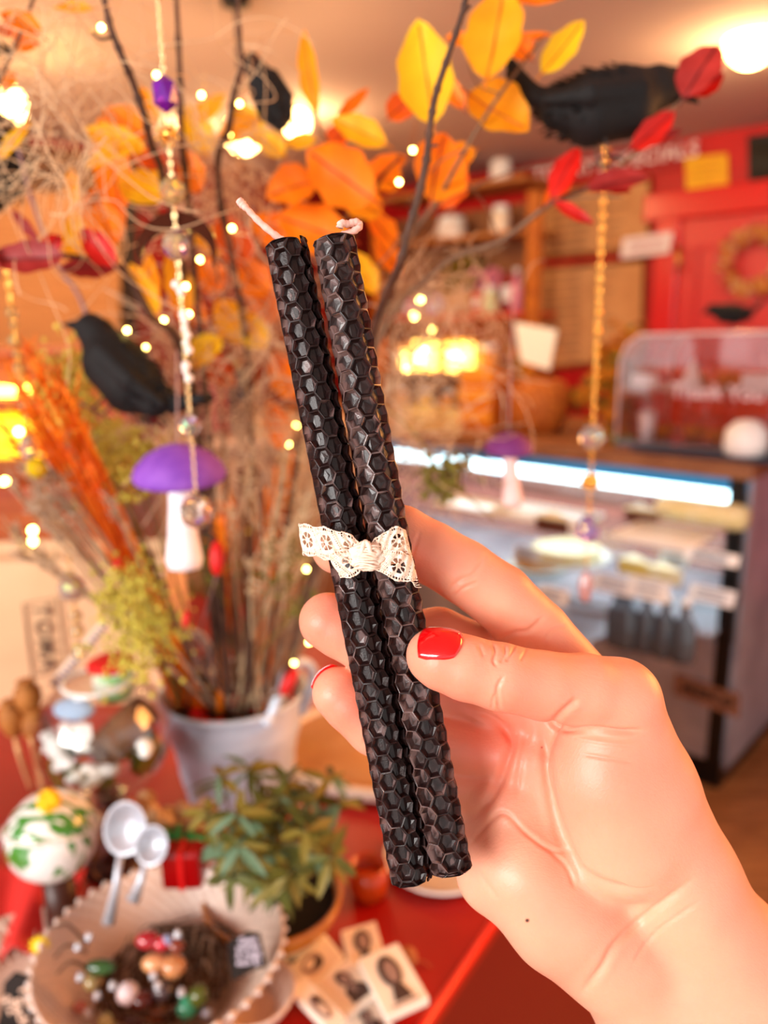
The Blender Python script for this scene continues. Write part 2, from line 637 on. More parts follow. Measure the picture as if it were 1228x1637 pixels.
def tray(px, py, z, w, d, label, mat=white_china, rib=False):
    p = case_spot(px, py, z + .009)
    t = thing('serving_tray', label, 'tray', tuple(p))
    T = frame(p, -eK, y=nK)
    b = B()
    b.box(-w / 2, w / 2, -d / 2, d / 2, 0, .006, T)
    b.build('base', mat, t, smooth=False)
    b = B()
    b.tube([T @ Vector(v) for v in ((-w / 2, -d / 2, .01), (w / 2, -d / 2, .01), (w / 2, d / 2, .01), (-w / 2, d / 2, .01))], .005, 6, closed=True)
    b.build('rim', mat, t)
    if rib:
        b = B()
        for k in range(11):
            x = -w / 2 + w * (k + .5) / 11
            b.tube([T @ Vector((x, -d / 2, .012)), T @ Vector((x, d / 2, .012))], .004, 6)
        b.build('rib', mat, t)
    return T


tray(868, 826, .86, .30, .20, 'white ribbed tray on the upper glass shelf of the counter', rib=True)
tray(1060, 860, .86, .22, .2, 'white ribbed tray beside the cream cake in the counter', rib=True)
tray(760, 812, .86, .24, .14, 'pale tray at the far left of the upper glass shelf')
tray(880, 1000, .535, .34, .26, 'wide steel tray low in the counter', steel)
tray(1080, 985, .535, .3, .24, 'steel tray low in the counter beside the corner post', steel)


def round_cake(px, py, z, r, h, label, mat, top=None):
    p = case_spot(px, py, z + .009)
    t = thing('cake', label, 'cake', tuple(p))
    T = Matrix.Translation(p)
    b = B()
    b.lathe([(0, 0), (r * 1.25, 0), (r * 1.3, .008), (r * 1.2, .006), (0, .005)], 28, T)
    b.build('plate', white_china, t)
    b = B()
    b.lathe([(0, .006), (r, .006), (r * 1.02, h * .5), (r * .98, h * .92), (r * .9, h), (0, h * 1.02)], 28, T, rfun=lambda a, k: 1 + .02 * math.sin(a * 9))
    b.build('sponge', mat, t)
    if top:
        b = B()
        for k in range(8):
            a = 2 * PI * k / 8
            b.ball(p + Vector((r * .7 * math.cos(a), r * .7 * math.sin(a), h + .005)), .014, 8, 6)
        b.build('topping', top, t)


round_cake(905, 890, .70, .11, .035, 'round pale cake on a white plate in the middle of the counter', cream_cake)
round_cake(860, 905, .535, .09, .05, 'golden round pie low in the counter', gold_crust)
# long iced log cake with yellow fruit
p = case_spot(1120, 838, .87)
t = thing('log_cake', 'long cream iced cake with yellow decorations on the upper glass shelf', 'cake', tuple(p))
T = frame(p, -eK, y=nK)
b = B()
b.lathe([(0, -.13), (.04, -.125), (.048, -.1), (.048, .1), (.04, .125), (0, .13)], 18, T @ Matrix.Translation((0, 0, .035)) @ Matrix.Rotation(PI / 2, 4, 'Y') @ Matrix.Diagonal((.8, 1, 1, 1)))
b.build('icing', cream_cake, t)
b = B()
for k in range(5):
    b.ball(T @ Vector((-.1 + k * .05, -.03, .035)), .014, 8, 6)
b.build('fruit', lemon_cake, t)
p = case_spot(990, 912, .70)
for k, (px, py, m, lb) in enumerate(((1000, 912, lemon_cake, 'yellow sponge slice on the lower glass shelf'), (1045, 925, cream_cake, 'cream slice beside the yellow sponge slice'),
                                     (1010, 832, choc, 'dark cake slice at the back of the upper glass shelf'), (870, 845, choc, 'dark brown slice behind the ribbed tray'))):
    z = .535 if py > 1000 else (.70 if py > 880 else .86)
    q = case_spot(px, py, z + .009)
    t = thing('cake_slice', lb, 'cake', tuple(q))
    T = frame(q, (eA + nA * .3), z=Z)
    b = B()
    b.add([(0, -.035, 0), (.1, 0, 0), (0, .035, 0), (0, -.035, .04), (.1, 0, .04), (0, .035, .04)], [(0, 2, 1), (3, 4, 5), (0, 1, 4, 3), (1, 2, 5, 4), (2, 0, 3, 5)], T)
    b.build('sponge', m, t, smooth=False, bevel=.003)
    b = B()
    b.add([(0, -.036, .04), (.102, 0, .04), (0, .036, .04), (0, -.036, .047), (.102, 0, .047), (0, .036, .047)], [(0, 2, 1), (3, 4, 5), (0, 1, 4, 3), (1, 2, 5, 4), (2, 0, 3, 5)], T)
    b.build('topping', cream_cake, t, smooth=False)
for k, (px, py, z, w, h, lb) in enumerate(((978, 948, .70, .13, .05, 'white price card in front of the round pale cake'), (1135, 965, .70, .12, .045, 'bright white price card near the corner post'),
                                           (880, 965, .70, .09, .045, 'white price card at the left of the lower glass shelf'), (1030, 958, .70, .12, .06, 'large white card in front of the cream slice'),
                                           (840, 895, .70, .1, .04, 'pale card at the far left of the lower glass shelf'), (1075, 905, .70, .09, .04, 'small pale card behind the cream slice'),
                                           (1135, 900, .86, .13, .03, 'low white card under the iced log cake'))):
    price_card_or_glint(px, py, z, w, h, lb)
for k, (px, py) in enumerate(((1000, 1035), (1030, 1040), (1060, 1048), (1090, 1056), (985, 1030))):
    q = case_spot(px, py, .545)
    t = tag(thing('bottle', 'glass bottle lying in a row low in the counter', 'bottle', tuple(q), group='bottles low in the counter'))
    b = B()
    b.lathe([(0, 0), (.03, 0), (.032, .02), (.032, .1), (.014, .13), (.012, .16), (0, .16)], 14, frame(q, Vector((0, 0, 1)), z=(nA * .3 + Z * .9)) if False else Matrix.Translation(q))
    b.build('bottle_glass', M('smoky_glass', (.35, .40, .45), .08, metal=.2), t)
    b = B()
    b.lathe([(0, .16), (.014, .16), (.014, .175), (0, .175)], 12, Matrix.Translation(q))
    b.build('cap', label_white, t)

# things on the counter top
basket_m = M('wicker', (.80, .45, .12), .7, col2=(.6, .28, .05), scale=60, bump=.8, bscale=120)
q = PZ(862, 690, ZT)
t = thing('wicker_basket', 'round orange-brown wicker basket on the wooden counter top', 'basket', tuple(q))
b = B()
b.lathe([(0, 0), (.075, 0), (.10, .05), (.105, .12), (.09, .18), (.07, .19), (.0, .17)], 36, Matrix.Translation(q), rfun=lambda a, k: 1 + .015 * math.sin(a * 18))
b.build('woven_body', basket_m, t)
q2 = PZ(778, 682, ZT)
t = thing('bread_crate', 'orange wooden crate left of the wicker basket', 'crate', tuple(q2))
T = frame(q2, -eK, y=nK)
wd_or = M('orange_pine', (.90, .52, .10), .55, col2=(.82, .42, .08), scale=8, stretch=(1, 1, 6))
b = B()
b.box(-.075, .075, -.08, .08, 0, .21, T)
b.build('crate_body', wd_or, t, smooth=False, bevel=.006)
b = B()
for z_ in (.03, .11, .19):
    b.box(-.078, .078, -.086, -.08, z_, z_ + .04, T)
b.build('slat', M('orange_pine_slat', (.93, .60, .16), .5), t, smooth=False)
# tilted white card
q = ck(852, 590, .35)
t = thing('menu_card', 'large tilted white card propped above the wicker basket', 'card', tuple(q))
prism([ck(822, 515, .3), ck(890, 528, .3), ck(878, 592, .3), ck(832, 578, .3)], nK * .012, 'card', M('warm_white_card', (1.0, .98, .88), .5, emit=(1, .95, .75), es=0), t, .003)
b = B()
b.tube([ck(850, 585, .32), Vector((ck(850, 585, .32).x, ck(850, 585, .32).y, ZT))], .008, 6)
b.build('easel_leg', wd_or, t)
# ochre garland between basket and pastry case
gar = thing('leaf_garland', 'garland of dried ochre leaves standing beside the clear pastry case', 'garland', tuple(ck(985, 690, .4)))
gm = [M('garland_ochre', (.88, .55, .08), .7, translucent=.3), M('garland_brown', (.6, .3, .06), .7), M('garland_olive', (.55, .48, .12), .7)]
b = B()
gp = spline([ck(1015, 540, .35), ck(985, 575, .35), ck(1000, 620, .35), ck(985, 655, .35), ck(990, 700, .3)], 10)
gp2 = spline([ck(820, 560, .33), ck(870, 625, .33), ck(920, 640, .33), ck(960, 600, .33), ck(1000, 560, .35)], 10)
for g_, amt, sp in ((gp, 260, .055), (gp2, 120, .028)):
    b.tube(g_, .006, 5, mi=1)
    for k in range(amt):
        c = rnd.choice(g_) + Vector((rnd.gauss(0, sp * .6), rnd.gauss(0, sp * .6), rnd.gauss(0, sp * .6)))
        dr = Vector((rnd.uniform(-1, 1), rnd.uniform(-1, 1), rnd.uniform(-1, 1))).normalized()
        b.ball((0, 0, 0), (.028, .013, .003), 6, 4, frame(c, dr, z=Vector((rnd.uniform(-1, 1), -1, rnd.uniform(-1, 1))).normalized()), mi=rnd.choice((0, 0, 0, 1, 2) if g_ is gp else (2, 1, 0)))
b.build('garland_leaves', gm, gar)

# clear pastry case on the counter
acr = clear('clear_acrylic', (1, .96, .96), .86, .04)
pc = thing('pastry_case', 'clear acrylic two-tier pastry case on the counter top with writing on its front', 'pastry case', tuple(CR + eK * .2 + nK * .2 + Z * ZT))


def pbox(a0, a1, z0, z1, n0, n1, name, mat, bevel=0):
    return cbox(a0, a1, ZT + z0, ZT + z1, n0, n1, name, mat, pc, bevel)


pa = 0.44
pbox(-.35, pa, .0, .02, .08, .48, 'tray_base', M('steel_tray', (.55, .58, .66), .25, metal=.6), .004)
pbox(-.35, pa - .03, .180, .191, .10, .46, 'middle_shelf', M('pale_acrylic_shelf', (.78, .74, .72), .2))
prof = [(-.35, .02), (pa, .02), (pa, .27), (pa - .02, .32), (pa - .06, .35), (-.35, .36)]
for nn in (.085, .47):
    prism([CR + eK * a + nK * nn + Z * (ZT + z) for a, z in prof], nK * .004, 'clear_wall', acr, pc)
b = B()
vs, fs = [], []
for i, (a, z) in enumerate(prof[1:]):
    vs += [CR + eK * a + nK * .085 + Z * (ZT + z), CR + eK * a + nK * .47 + Z * (ZT + z)]
for i in range(len(prof) - 2):
    fs.append((2 * i, 2 * i + 1, 2 * i + 3, 2 * i + 2))
b.add(vs, fs)
o = b.build('clear_lid', acr, pc)
o.modifiers.new('t', 'SOLIDIFY').thickness = .004
b = B()
for nn in (.083, .475):
    b.tube([CR + eK * a + nK * nn + Z * (ZT + z) for a, z in prof[1:]], .004, 5)
b.build('edge', M('bright_acrylic_edge', (.95, .85, .85), .15), pc)
label_text('Thank You', ck(1145, 628, .075), -eK, Z, .06, M('chalk_white', (.95, .85, .88), .6), pc, font_scale=.6)
for tier, z, cnt in ((0, .022, 7), (1, .192, 7)):
    for k in range(cnt):
        a = .34 - k * .085 if tier == 0 else .24 - k * .075
        q = CR + eK * a + nK * (.2 + .05 * (k % 2)) + Z * (ZT + z)
        t = thing('pastry', ('golden pastry on the upper tier of the clear case' if tier else 'golden pastry on the bottom tier of the clear case'), 'pastry', tuple(q), rz=k * .7,
                  group=('pastries on the upper tier' if tier else 'pastries on the bottom tier'))
        b = B()
        b.ball(q + Z * .022, (.036, .028, .022), 14, 8, noise=.04)
        b.build('crust', gold_crust, t)
        b = B()
        b.ball(q + Z * .038, (.022, .018, .01), 10, 6, noise=.05)
        b.build('glaze', M('berry_glaze', (.85, .35, .25), .3), t)
for (x, y, w_, h_, nm, lb, tz_) in ((1030, 604, 44, 18, 'price_card_or_glint', 'white strip added as a window reflection at the left end of the middle shelf of the pastry case', .192), (1036, 664, 28, 44, 'round_glint', 'small round white shape added as a window reflection at the left end of the pastry case', .022),
                                (1104, 572, 36, 46, 'folded_glint', 'white folded shape added as a window reflection on the upper tier of the pastry case', .192), (1215, 606, 56, 26, 'price_card_or_glint', 'bright white strip added at the right edge of the pastry case shelf', .192)):
    q = ck(x, y, .12)  # white shapes added in place of window reflections on the clear case
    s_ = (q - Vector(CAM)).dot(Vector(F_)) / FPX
    t = thing(nm, lb, 'reflection' if nm == 'round_glint' else 'card' if nm == 'price_card_or_glint' else 'folded reflection', tuple(q))
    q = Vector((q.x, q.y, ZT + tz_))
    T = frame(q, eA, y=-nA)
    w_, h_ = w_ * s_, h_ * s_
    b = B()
    if nm == 'round_glint':
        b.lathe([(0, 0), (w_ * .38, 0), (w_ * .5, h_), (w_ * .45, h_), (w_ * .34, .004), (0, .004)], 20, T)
    elif nm == 'folded_glint':
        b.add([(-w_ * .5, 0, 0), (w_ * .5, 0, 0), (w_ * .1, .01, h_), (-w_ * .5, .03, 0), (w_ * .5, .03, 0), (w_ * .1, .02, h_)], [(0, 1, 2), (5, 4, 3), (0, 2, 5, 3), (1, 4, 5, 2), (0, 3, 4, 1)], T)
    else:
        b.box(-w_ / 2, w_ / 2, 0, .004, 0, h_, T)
    b.build('paper', label_white, t, smooth=nm == 'round_glint')  # white stand-in shapes for window reflections, not paper
# small things around it
q = PZ(1000, 708, ZT)
t = thing('green_box', 'small green box at the front edge of the wooden counter top', 'box', tuple(q))
T = frame(q, -eK, y=nK)
b = B()
b.box(-.035, .035, -.02, .02, 0, .022, T)
b.build('carton', M('green_card', (.05, .55, .30), .5), t, smooth=False, bevel=.003)
b = B()
b.box(-.036, .036, -.021, -.0, .018, .024, T)
b.build('flap', M('pale_green_card', (.3, .75, .5), .5), t, smooth=False)
q = CR + eK * .1 + nK * .03 + Z * ZT
t = thing('slate_board', 'long dark blue-grey board lying in front of the clear pastry case', 'board', tuple(q))
T = frame(q, -eK, y=nK)
b = B()
b.box(-.25, .22, -.03, .04, 0, .016, T)
b.build('slab', M('slate_blue', (.12, .18, .26), .4), t, smooth=False, bevel=.004)
t = thing('rounded_white_dome', 'rounded white dome beside the pastry case at the right edge', 'bag', tuple(CR + eK * -.02 + nK * .02 + Z * ZT))
b = B()
q = CR + eK * .03 + nK * .05 + Z * (ZT + .016)
b.lathe([(0, 0), (.055, 0), (.06, .03), (.055, .07), (.03, .095), (0, .1)], 20, Matrix.Translation(q))  # plain white rounded dome
b.build('white_dome', M('bright_white', (1, 1, 1), .3), t)
# crow on the pastry case is placed with the other crows

# ------------------------------------------------------------------ shelves with goods against the back wall
shw = M('shelf_pine', (.80, .52, .26), .6, col2=(.70, .42, .18), scale=8, stretch=(6, 6, 1))
su = thing('shelf_unit', 'tall open pine shelf unit full of goods against the back wall', 'shelf', tuple(wa(740, 700, .2)))


def shb(px0, px1, py, name='shelf_board', mat=shw, f0=.06, f1=.40, th=.025):
    a, b2 = wa(px0, py, f1), wa(px1, py, f1)
    z = a.z
    b2 = b2.copy()
    b2.z = z
    w = nA * -(f1 - f0)
    return prism([a, b2, b2 + w, a + w], Z * -th, name, mat, su, .003), z, a, b2


boards = []
for py in (318, 392, 506, 590, 652, 722):
    _, z, a, b2 = shb(600, 838, py, mat=shw if py != 506 else M('red_edge_board', (.88, .30, .10), .5))
    boards.append((py, z, a, b2))
a, b2 = wa(845, 250, .40), wa(845, 760, .40)
for (x0, x1) in ((838, 858), (596, 608)):
    p0, p1 = wa(x0, 500, .41), wa(x1, 500, .41)
    prism([Vector((p0.x, p0.y, 0)), Vector((p1.x, p1.y, 0)), Vector((p1.x, p1.y, 2.15)), Vector((p0.x, p0.y, 2.15))], -nA * .05, 'upright', M('orange_post', (.82, .46, .10), .5, col2=(.7, .36, .07), scale=20), su, .003)
p0, p1 = wa(600, 500, .05), wa(850, 500, .05)
prism([Vector((p0.x, p0.y, 0)), Vector((p1.x, p1.y, 0)), Vector((p1.x, p1.y, 2.15)), Vector((p0.x, p0.y, 2.15))], nA * .015, 'back_board', M('shelf_back', (.62, .40, .24), .7, col2=(.52, .3, .17), scale=5), su)

GOODS = {}


def good(kind, px, bi, w, h, mat, name, label, cat, group=None, off=.25, mat2=None):
    """one article standing on shelf board bi at pixel column px; w, h in pixels"""
    py, z, a, b2 = boards[bi]
    d0 = wa(px, py, off)
    s = (d0 - Vector(CAM)).dot(Vector(F_)) / FPX
    q = Vector((d0.x, d0.y, z))
    W, H = w * s, h * s
    t = thing(name, label, cat, tuple(q), group=group)
    T = frame(q, eA, y=-nA)
    b, c = B(), B()
    if kind == 'jar':
        b.lathe([(0, 0), (W * .48, 0), (W * .5, H * .05), (W * .5, H * .7), (W * .38, H * .8), (0, H * .8)], 16, T)
        c.lathe([(0, H * .78), (W * .42, H * .78), (W * .42, H), (0, H)], 16, T)
        n1, n2 = 'jar_glass', 'lid'
    elif kind == 'box':
        b.box(-W / 2, W / 2, -W * .3, W * .3, 0, H, T)
        c.box(-W * .35, W * .35, -W * .305, -W * .295, H * .3, H * .7, T)
        n1, n2 = 'carton', 'printed_label'
    elif kind == 'bottle':
        b.lathe([(0, 0), (W * .5, 0), (W * .5, H * .55), (W * .2, H * .75), (W * .18, H * .9), (0, H * .9)], 14, T)
        c.lathe([(0, H * .88), (W * .22, H * .88), (W * .22, H), (0, H)], 12, T)
        n1, n2 = 'bottle_body', 'cap'
    elif kind == 'round':
        b.lathe([(0, 0), (W * .3, 0), (W * .48, H * .25), (W * .5, H * .5), (W * .42, H * .8), (W * .2, H * .95), (0, H * .97)], 20, T, rfun=lambda a_, k: 1 + .04 * abs(math.sin(a_ * 5)))
        c.tube([T @ Vector((0, 0, H * .93)), T @ Vector((W * .03, 0, H * 1.08))], W * .05, 6)
        n1, n2 = 'body', 'stalk'
    else:
        b.lathe([(0, 0), (W * .3, 0), (W * .4, H * .4), (0, H * .42)], 16, T)
        for k in range(60):
            dr = Vector((rnd.uniform(-1, 1), rnd.uniform(-1, 1), rnd.uniform(-.2, 1))).normalized()
            cc = T @ Vector((rnd.gauss(0, W * .22), rnd.gauss(0, W * .2), H * (.45 + .5 * rnd.random())))
            c.ball((0, 0, 0), (W * .16, W * .07, W * .02), 6, 4, frame(cc, dr, z=Vector((rnd.uniform(-1, 1), -1, .4)).normalized()))
        n1, n2 = 'pot', 'foliage'
    b.build(n1, mat, t, smooth=kind != 'box', bevel=.003 if kind == 'box' else 0)
    c.build(n2, mat2 or label_white, t, smooth=kind != 'box')
    return t


mm_ = lambda n, c, c2=None, **k: M(n, c, .5, col2=c2, scale=20, **k)
amber = mm_('amber_honey', (.95, .62, .15))
pinkm, whitem, olive, redm, tanm, lilac, yel = mm_('pink_paper', (.95, .60, .70)), mm_('white_ceramic', (.97, .93, .90)), mm_('olive_leaf', (.42, .36, .08), (.55, .42, .1)), mm_('red_tin', (.85, .16, .12)), mm_('tan_card', (.82, .62, .42)), mm_('lilac_card', (.75, .65, .85)), mm_('yellow_tin', (.98, .80, .25))
good('jar', 800, 0, 34, 44, whitem, 'sugar_bowl', 'white lidded pot at the right end of the top shelf', 'pot', mat2=tanm)
good('jar', 722, 1, 48, 34, whitem, 'teapot', 'white round pot in the middle of the second shelf', 'pot')
good('jar', 800, 1, 30, 44, mm_('cream_ceramic', (1, .92, .82)), 'jug', 'cream jug on the second shelf near the orange post', 'jug')
good('plant', 738, 2, 80, 88, tanm, 'potted_plant', 'olive-leaved potted plant on the red-edged shelf', 'plant', mat2=olive)
good('plant', 785, 2, 50, 70, redm, 'potted_flower', 'pink flowers in a red pot on the red-edged shelf', 'plant', mat2=pinkm)
good('bottle', 745, 2, 18, 44, pinkm, 'bottle', 'pink bottle left of the pink flowers', 'bottle')
good('box', 765, 2, 20, 34, redm, 'tin', 'red tin in front of the pink flowers', 'tin', off=.33)
good('jar', 782, 2, 24, 42, mm_('pale_green', (.85, .9, .7)), 'candle_jar', 'pale green jar beside the red tin', 'jar', off=.35)
good('box', 815, 2, 30, 60, mm_('maroon_card', (.55, .15, .12)), 'gift_box', 'maroon box by the orange post', 'box')
good('bottle', 825, 2, 20, 68, pinkm, 'bottle', 'tall pale pink bottle by the orange post', 'bottle', off=.34)
good('box', 700, 2, 26, 32, lilac, 'gift_box', 'lilac box left of the pink bottle', 'box')
for k in range(4):
    good('box', 655 + k * 18, 2, 16, 26 + 6 * (k % 2), (pinkm, whitem, redm, tanm)[k], 'gift_box', ('pink', 'white', 'red', 'tan')[k] + ' small box at the left of the red-edged shelf', 'box')
good('box', 735, 3, 46, 48, yel, 'tea_tin', 'glowing yellow tin on the third shelf', 'tin')
good('jar', 780, 3, 36, 42, amber, 'honey_jar', 'amber jar on the third shelf right of the yellow tin', 'jar')
for x_, w_, h_, lb in ((735, 40, 44, 'square glowing lantern on the third shelf in front of the yellow tin'), (680, 34, 46, 'glowing lantern on the third shelf behind the moss'), (655, 26, 30, 'small glowing lantern at the left of the third shelf')):
    good('box', x_, 3, w_, h_, M('shelf_lantern_glow', (1, .85, .5), .4, emit=(1, .78, .36), es=4.5), 'shelf_lantern', lb, 'lantern', off=.36, mat2=M('lantern_panel', (1, .95, .8), .4, emit=(1, .85, .5), es=8))
good('jar', 690, 3, 30, 40, amber, 'honey_jar', 'amber jar on the third shelf left of the yellow tin', 'jar', mat2=tanm)
good('box', 650, 3, 36, 40, tanm, 'gift_box', 'tan box at the left end of the third shelf', 'box')
for k in range(5):
    good('jar', 645 + k * 36, 4, 26, 32, (amber, yel, amber, tanm, yel)[k], 'preserve_jar', 'short preserve jar in the row on the fourth shelf', 'jar', 'preserve jars on the fourth shelf')
for k in range(6):
    good('jar', 640 + k * 32, 5, 26, 34, yel if k % 2 else amber, 'spice_jar', 'yellow spice jar in the row on the bottom visible shelf', 'jar', 'spice jars on the bottom visible shelf')

# lamps: round glowing bulbs on cords from the ceiling
warm_bulb = M('lit_warm_bulb', (1, .9, .7), .3, emit=(1.0, .80, .46), es=14)
for (px, py, d, r, lb) in ((1203, 62, 2.6, 42, 'glowing round pendant bulb at the upper right corner of the room'), (388, 214, 2.3, 30, 'glowing round pendant bulb behind the orange leaves'),
                           (474, 196, 3.4, 22, 'small glowing pendant bulb behind the upright crow'), (300, 190, 3.6, 17, 'smallest glowing pendant bulb left of the twigs'),
                           (8, 168, 2.6, 32, 'glowing round pendant bulb at the left edge behind the moss')):
    p = P(px, py, d)
    rr = r / FPX * d
    t = thing('pendant_lamp', lb, 'lamp', tuple(p))
    b = B()
    b.ball(p, rr, 20, 14)
    b.build('bulb', warm_bulb, t)
    b = B()
    b.lathe([(0, rr * .85), (rr * .45, rr * .85), (rr * .4, rr * 1.4), (0, rr * 1.45)], 14, Matrix.Translation(p))
    b.build('lamp_cap', M('lamp_cap_dark', (.12, .06, .03), .4), t)
    b = B()
    b.tube([p + Z * rr * 1.4, Vector((p.x, p.y, CEIL - .01))], .004, 6)
    b.lathe([(0, 0), (.04, 0), (.04, -.02), (0, -.03)], 14, Matrix.Translation((p.x, p.y, CEIL - .001)))
    b.build('cord', M('lamp_cord', (.1, .06, .04), .6), t)
    l = bpy.data.lights.new('bulb_light', 'POINT')
    l.energy = 11
    l.color = (1, .62, .28)
    l.shadow_soft_size = rr * 1.05
    lo = bpy.data.objects.new('bulb_light', l)
    COL.objects.link(lo)
    lo.location = p - Z * (rr * 1.3)
# ------------------------------------------------------------------ the hand: one continuous surface grown from a distance field
def K(px, py, d):
    return np.array([(px - CX) / FPX * d, (py - CY) / FPX * d, d])


def kworld(v):
    """camera millimetres (right, down, forward) -> world metres"""
    v = np.asarray(v, float) * 0.001
    return CAM + np.outer(v[:, 0], R_) - np.outer(v[:, 1], U_) + np.outer(v[:, 2], F_)


def rpx(r, d):
    return r / FPX * d


def surface_nets(D, X, Y, Z):
    S = D < 0
    nx, ny, nz = D.shape
    c = np.zeros((nx - 1, ny - 1, nz - 1), np.uint8)
    for a in (0, 1):
        for b in (0, 1):
            for e in (0, 1):
                c += S[a:nx - 1 + a, b:ny - 1 + b, e:nz - 1 + e]
    act = np.argwhere((c > 0) & (c < 8))
    ids = -np.ones(c.shape, np.int64)
    ids[act[:, 0], act[:, 1], act[:, 2]] = np.arange(len(act))
    acc = np.zeros((len(act), 3))
    cnt = np.zeros(len(act))
    G = (X, Y, Z)
    cor = [(a, b, e) for a in (0, 1) for b in (0, 1) for e in (0, 1)]
    for p in cor:
        for ax in range(3):
            if p[ax]:
                continue
            q = list(p)
            q[ax] = 1
            ip = act + np.array(p)
            iq = act + np.array(q)
            dp = D[ip[:, 0], ip[:, 1], ip[:, 2]]
            dq = D[iq[:, 0], iq[:, 1], iq[:, 2]]
            m = (dp < 0) != (dq < 0)
            t = np.where(m, dp / np.where(m, dp - dq, 1), 0)
            pos = np.stack([G[k][ip[:, k]] for k in range(3)], 1)
            pos2 = np.stack([G[k][iq[:, k]] for k in range(3)], 1)
            acc[m] += (pos + (pos2 - pos) * t[:, None])[m]
            cnt[m] += 1
    V = acc / cnt[:, None]
    Q = []
    for ax in range(3):
        b, e = [(1, 2), (2, 0), (0, 1)][ax]
        sl0 = [slice(None)] * 3
        sl1 = [slice(None)] * 3
        sl0[ax] = slice(0, -1)
        sl1[ax] = slice(1, None)
        A_, B_ = S[tuple(sl0)], S[tuple(sl1)]
        E = np.argwhere(A_ != B_)
        ok = (E[:, b] > 0) & (E[:, e] > 0) & (E[:, b] < D.shape[b] - 1) & (E[:, e] < D.shape[e] - 1)
        E = E[ok]
        flip = A_[E[:, 0], E[:, 1], E[:, 2]]
        q = []
        for ob, oe in ((0, 0), (-1, 0), (-1, -1), (0, -1)):
            t = E.copy()
            t[:, b] += ob
            t[:, e] += oe
            q.append(ids[t[:, 0], t[:, 1], t[:, 2]])
        q = np.stack(q, 1)
        q[~flip] = q[~flip][:, ::-1]
        Q.append(q)
    Q = np.concatenate(Q)
    return V, Q


def grow(segs, X, Y, Z):
    """segs: (a, ra, b, rb, k, flat) tapered limbs in camera millimetres, blended with smoothness k"""
    D = np.full((len(X), len(Y), len(Z)), 50.0, np.float32)
    for a, ra, b, rb, k, flat in segs:
        m = max(ra, rb) + 9
        lo, hi = np.minimum(a, b) - m, np.maximum(a, b) + m
        s = [slice(max(0, int(np.searchsorted(G, lo[i])) - 1), int(np.searchsorted(G, hi[i])) + 1) for i, G in enumerate((X, Y, Z))]
        x, y, z = X[s[0]][:, None, None], Y[s[1]][None, :, None], Z[s[2]][None, None, :]
        if x.size == 0 or y.size == 0 or z.size == 0:
            continue
        ba = b - a
        bb = max(float(ba @ ba), 1e-6)
        h = np.clip(((x - a[0]) * ba[0] + (y - a[1]) * ba[1] + (z - a[2]) * ba[2]) / bb, 0, 1)
        d = np.sqrt((x - a[0] - h * ba[0]) ** 2 + (y - a[1] - h * ba[1]) ** 2 + ((z - a[2] - h * ba[2]) / flat) ** 2) - (ra + (rb - ra) * h)
        cur = D[s[0], s[1], s[2]]
        hh = np.maximum(k - np.abs(cur - d), 0) / k
        D[s[0], s[1], s[2]] = np.minimum(cur, d) - hh ** 3 * k / 6
    return D


segs = []


def limb(pts, k=1.0, flat=1.0, k0=None):
    """pts: (px, py, depth, radius in px)"""
    for i in range(len(pts) - 1):
        a, b = pts[i], pts[i + 1]
        kk = k0 if (k0 and i == 0) else k
        segs.append((K(*a[:3]), rpx(a[3], a[2]), K(*b[:3]), rpx(b[3], b[2]), kk, flat))


# palm and forearm
limb([(918, 1100, 217, 52), (1010, 1300, 218, 66), (1130, 1490, 222, 88)], 7)
limb([(880, 1150, 220, 50), (1000, 1350, 219, 66), (1080, 1520, 222, 88)], 7)
limb([(845, 1220, 220, 50), (930, 1380, 218, 70), (1030, 1530, 222, 88)], 7)
limb([(822, 1300, 218, 56), (880, 1420, 216, 76), (985, 1520, 219, 86)], 7)
limb([(836, 1384, 214, 82), (900, 1460, 214, 86), (962, 1512, 216, 80), (1020, 1560, 220, 88)], 7)
limb([(1045, 1590, 222, 101), (1090, 1700, 218, 112), (1290, 2100, 190, 135), (1700, 2900, 150, 170)], 7, .9)
limb([(1166, 1530, 222, 102), (1230, 1650, 220, 118), (1420, 2020, 190, 150), (1800, 2800, 150, 180)], 7, .9)
limb([(1105, 1560, 221, 112), (1170, 1700, 218, 130), (1350, 2060, 190, 160), (1750, 2850, 150, 190)], 7, .9)
limb([(700, 1112, 227, 46), (780, 1118, 227, 52), (870, 1130, 223, 54)], 4)
limb([(772, 1318, 223, 50), (792, 1395, 219, 56), (850, 1420, 216, 60)], 7)
limb([(830, 1240, 224, 40), (760, 1310, 226, 42)], 5)
# thumb and its mound
limb([(1166, 1560, 221, 98), (1078, 1405, 217, 98), (1020, 1258, 209, 88), (988, 1120, 200, 64)], 6)
limb([(1000, 1335, 207, 98), (975, 1230, 204, 92), (975, 1140, 200, 62)], 5, .85)
limb([(990, 1118, 200, 64), (935, 1104, 196, 58), (868, 1096, 192, 54), (800, 1082, 189, 53), (745, 1068, 188.5, 51), (706, 1054, 189, 48), (692, 1048, 190, 43)], 2.0, 1, 4)
# index
limb([(925, 1088, 217, 54), (860, 1012, 218, 52), (800, 955, 217, 53), (742, 914, 215.5, 51), (690, 884, 215, 50), (640, 860, 214.5, 52), (580, 869, 215, 46), (540, 876, 215, 42)], 1.5, 1, 4)
# middle
limb([(880, 1140, 221, 52), (790, 1060, 224, 50), (700, 1022, 223, 51), (640, 1030, 219, 49), (590, 1030, 216.5, 48), (545, 1005, 216, 47), (524, 993, 216, 46)], 1.2, 1, 4)
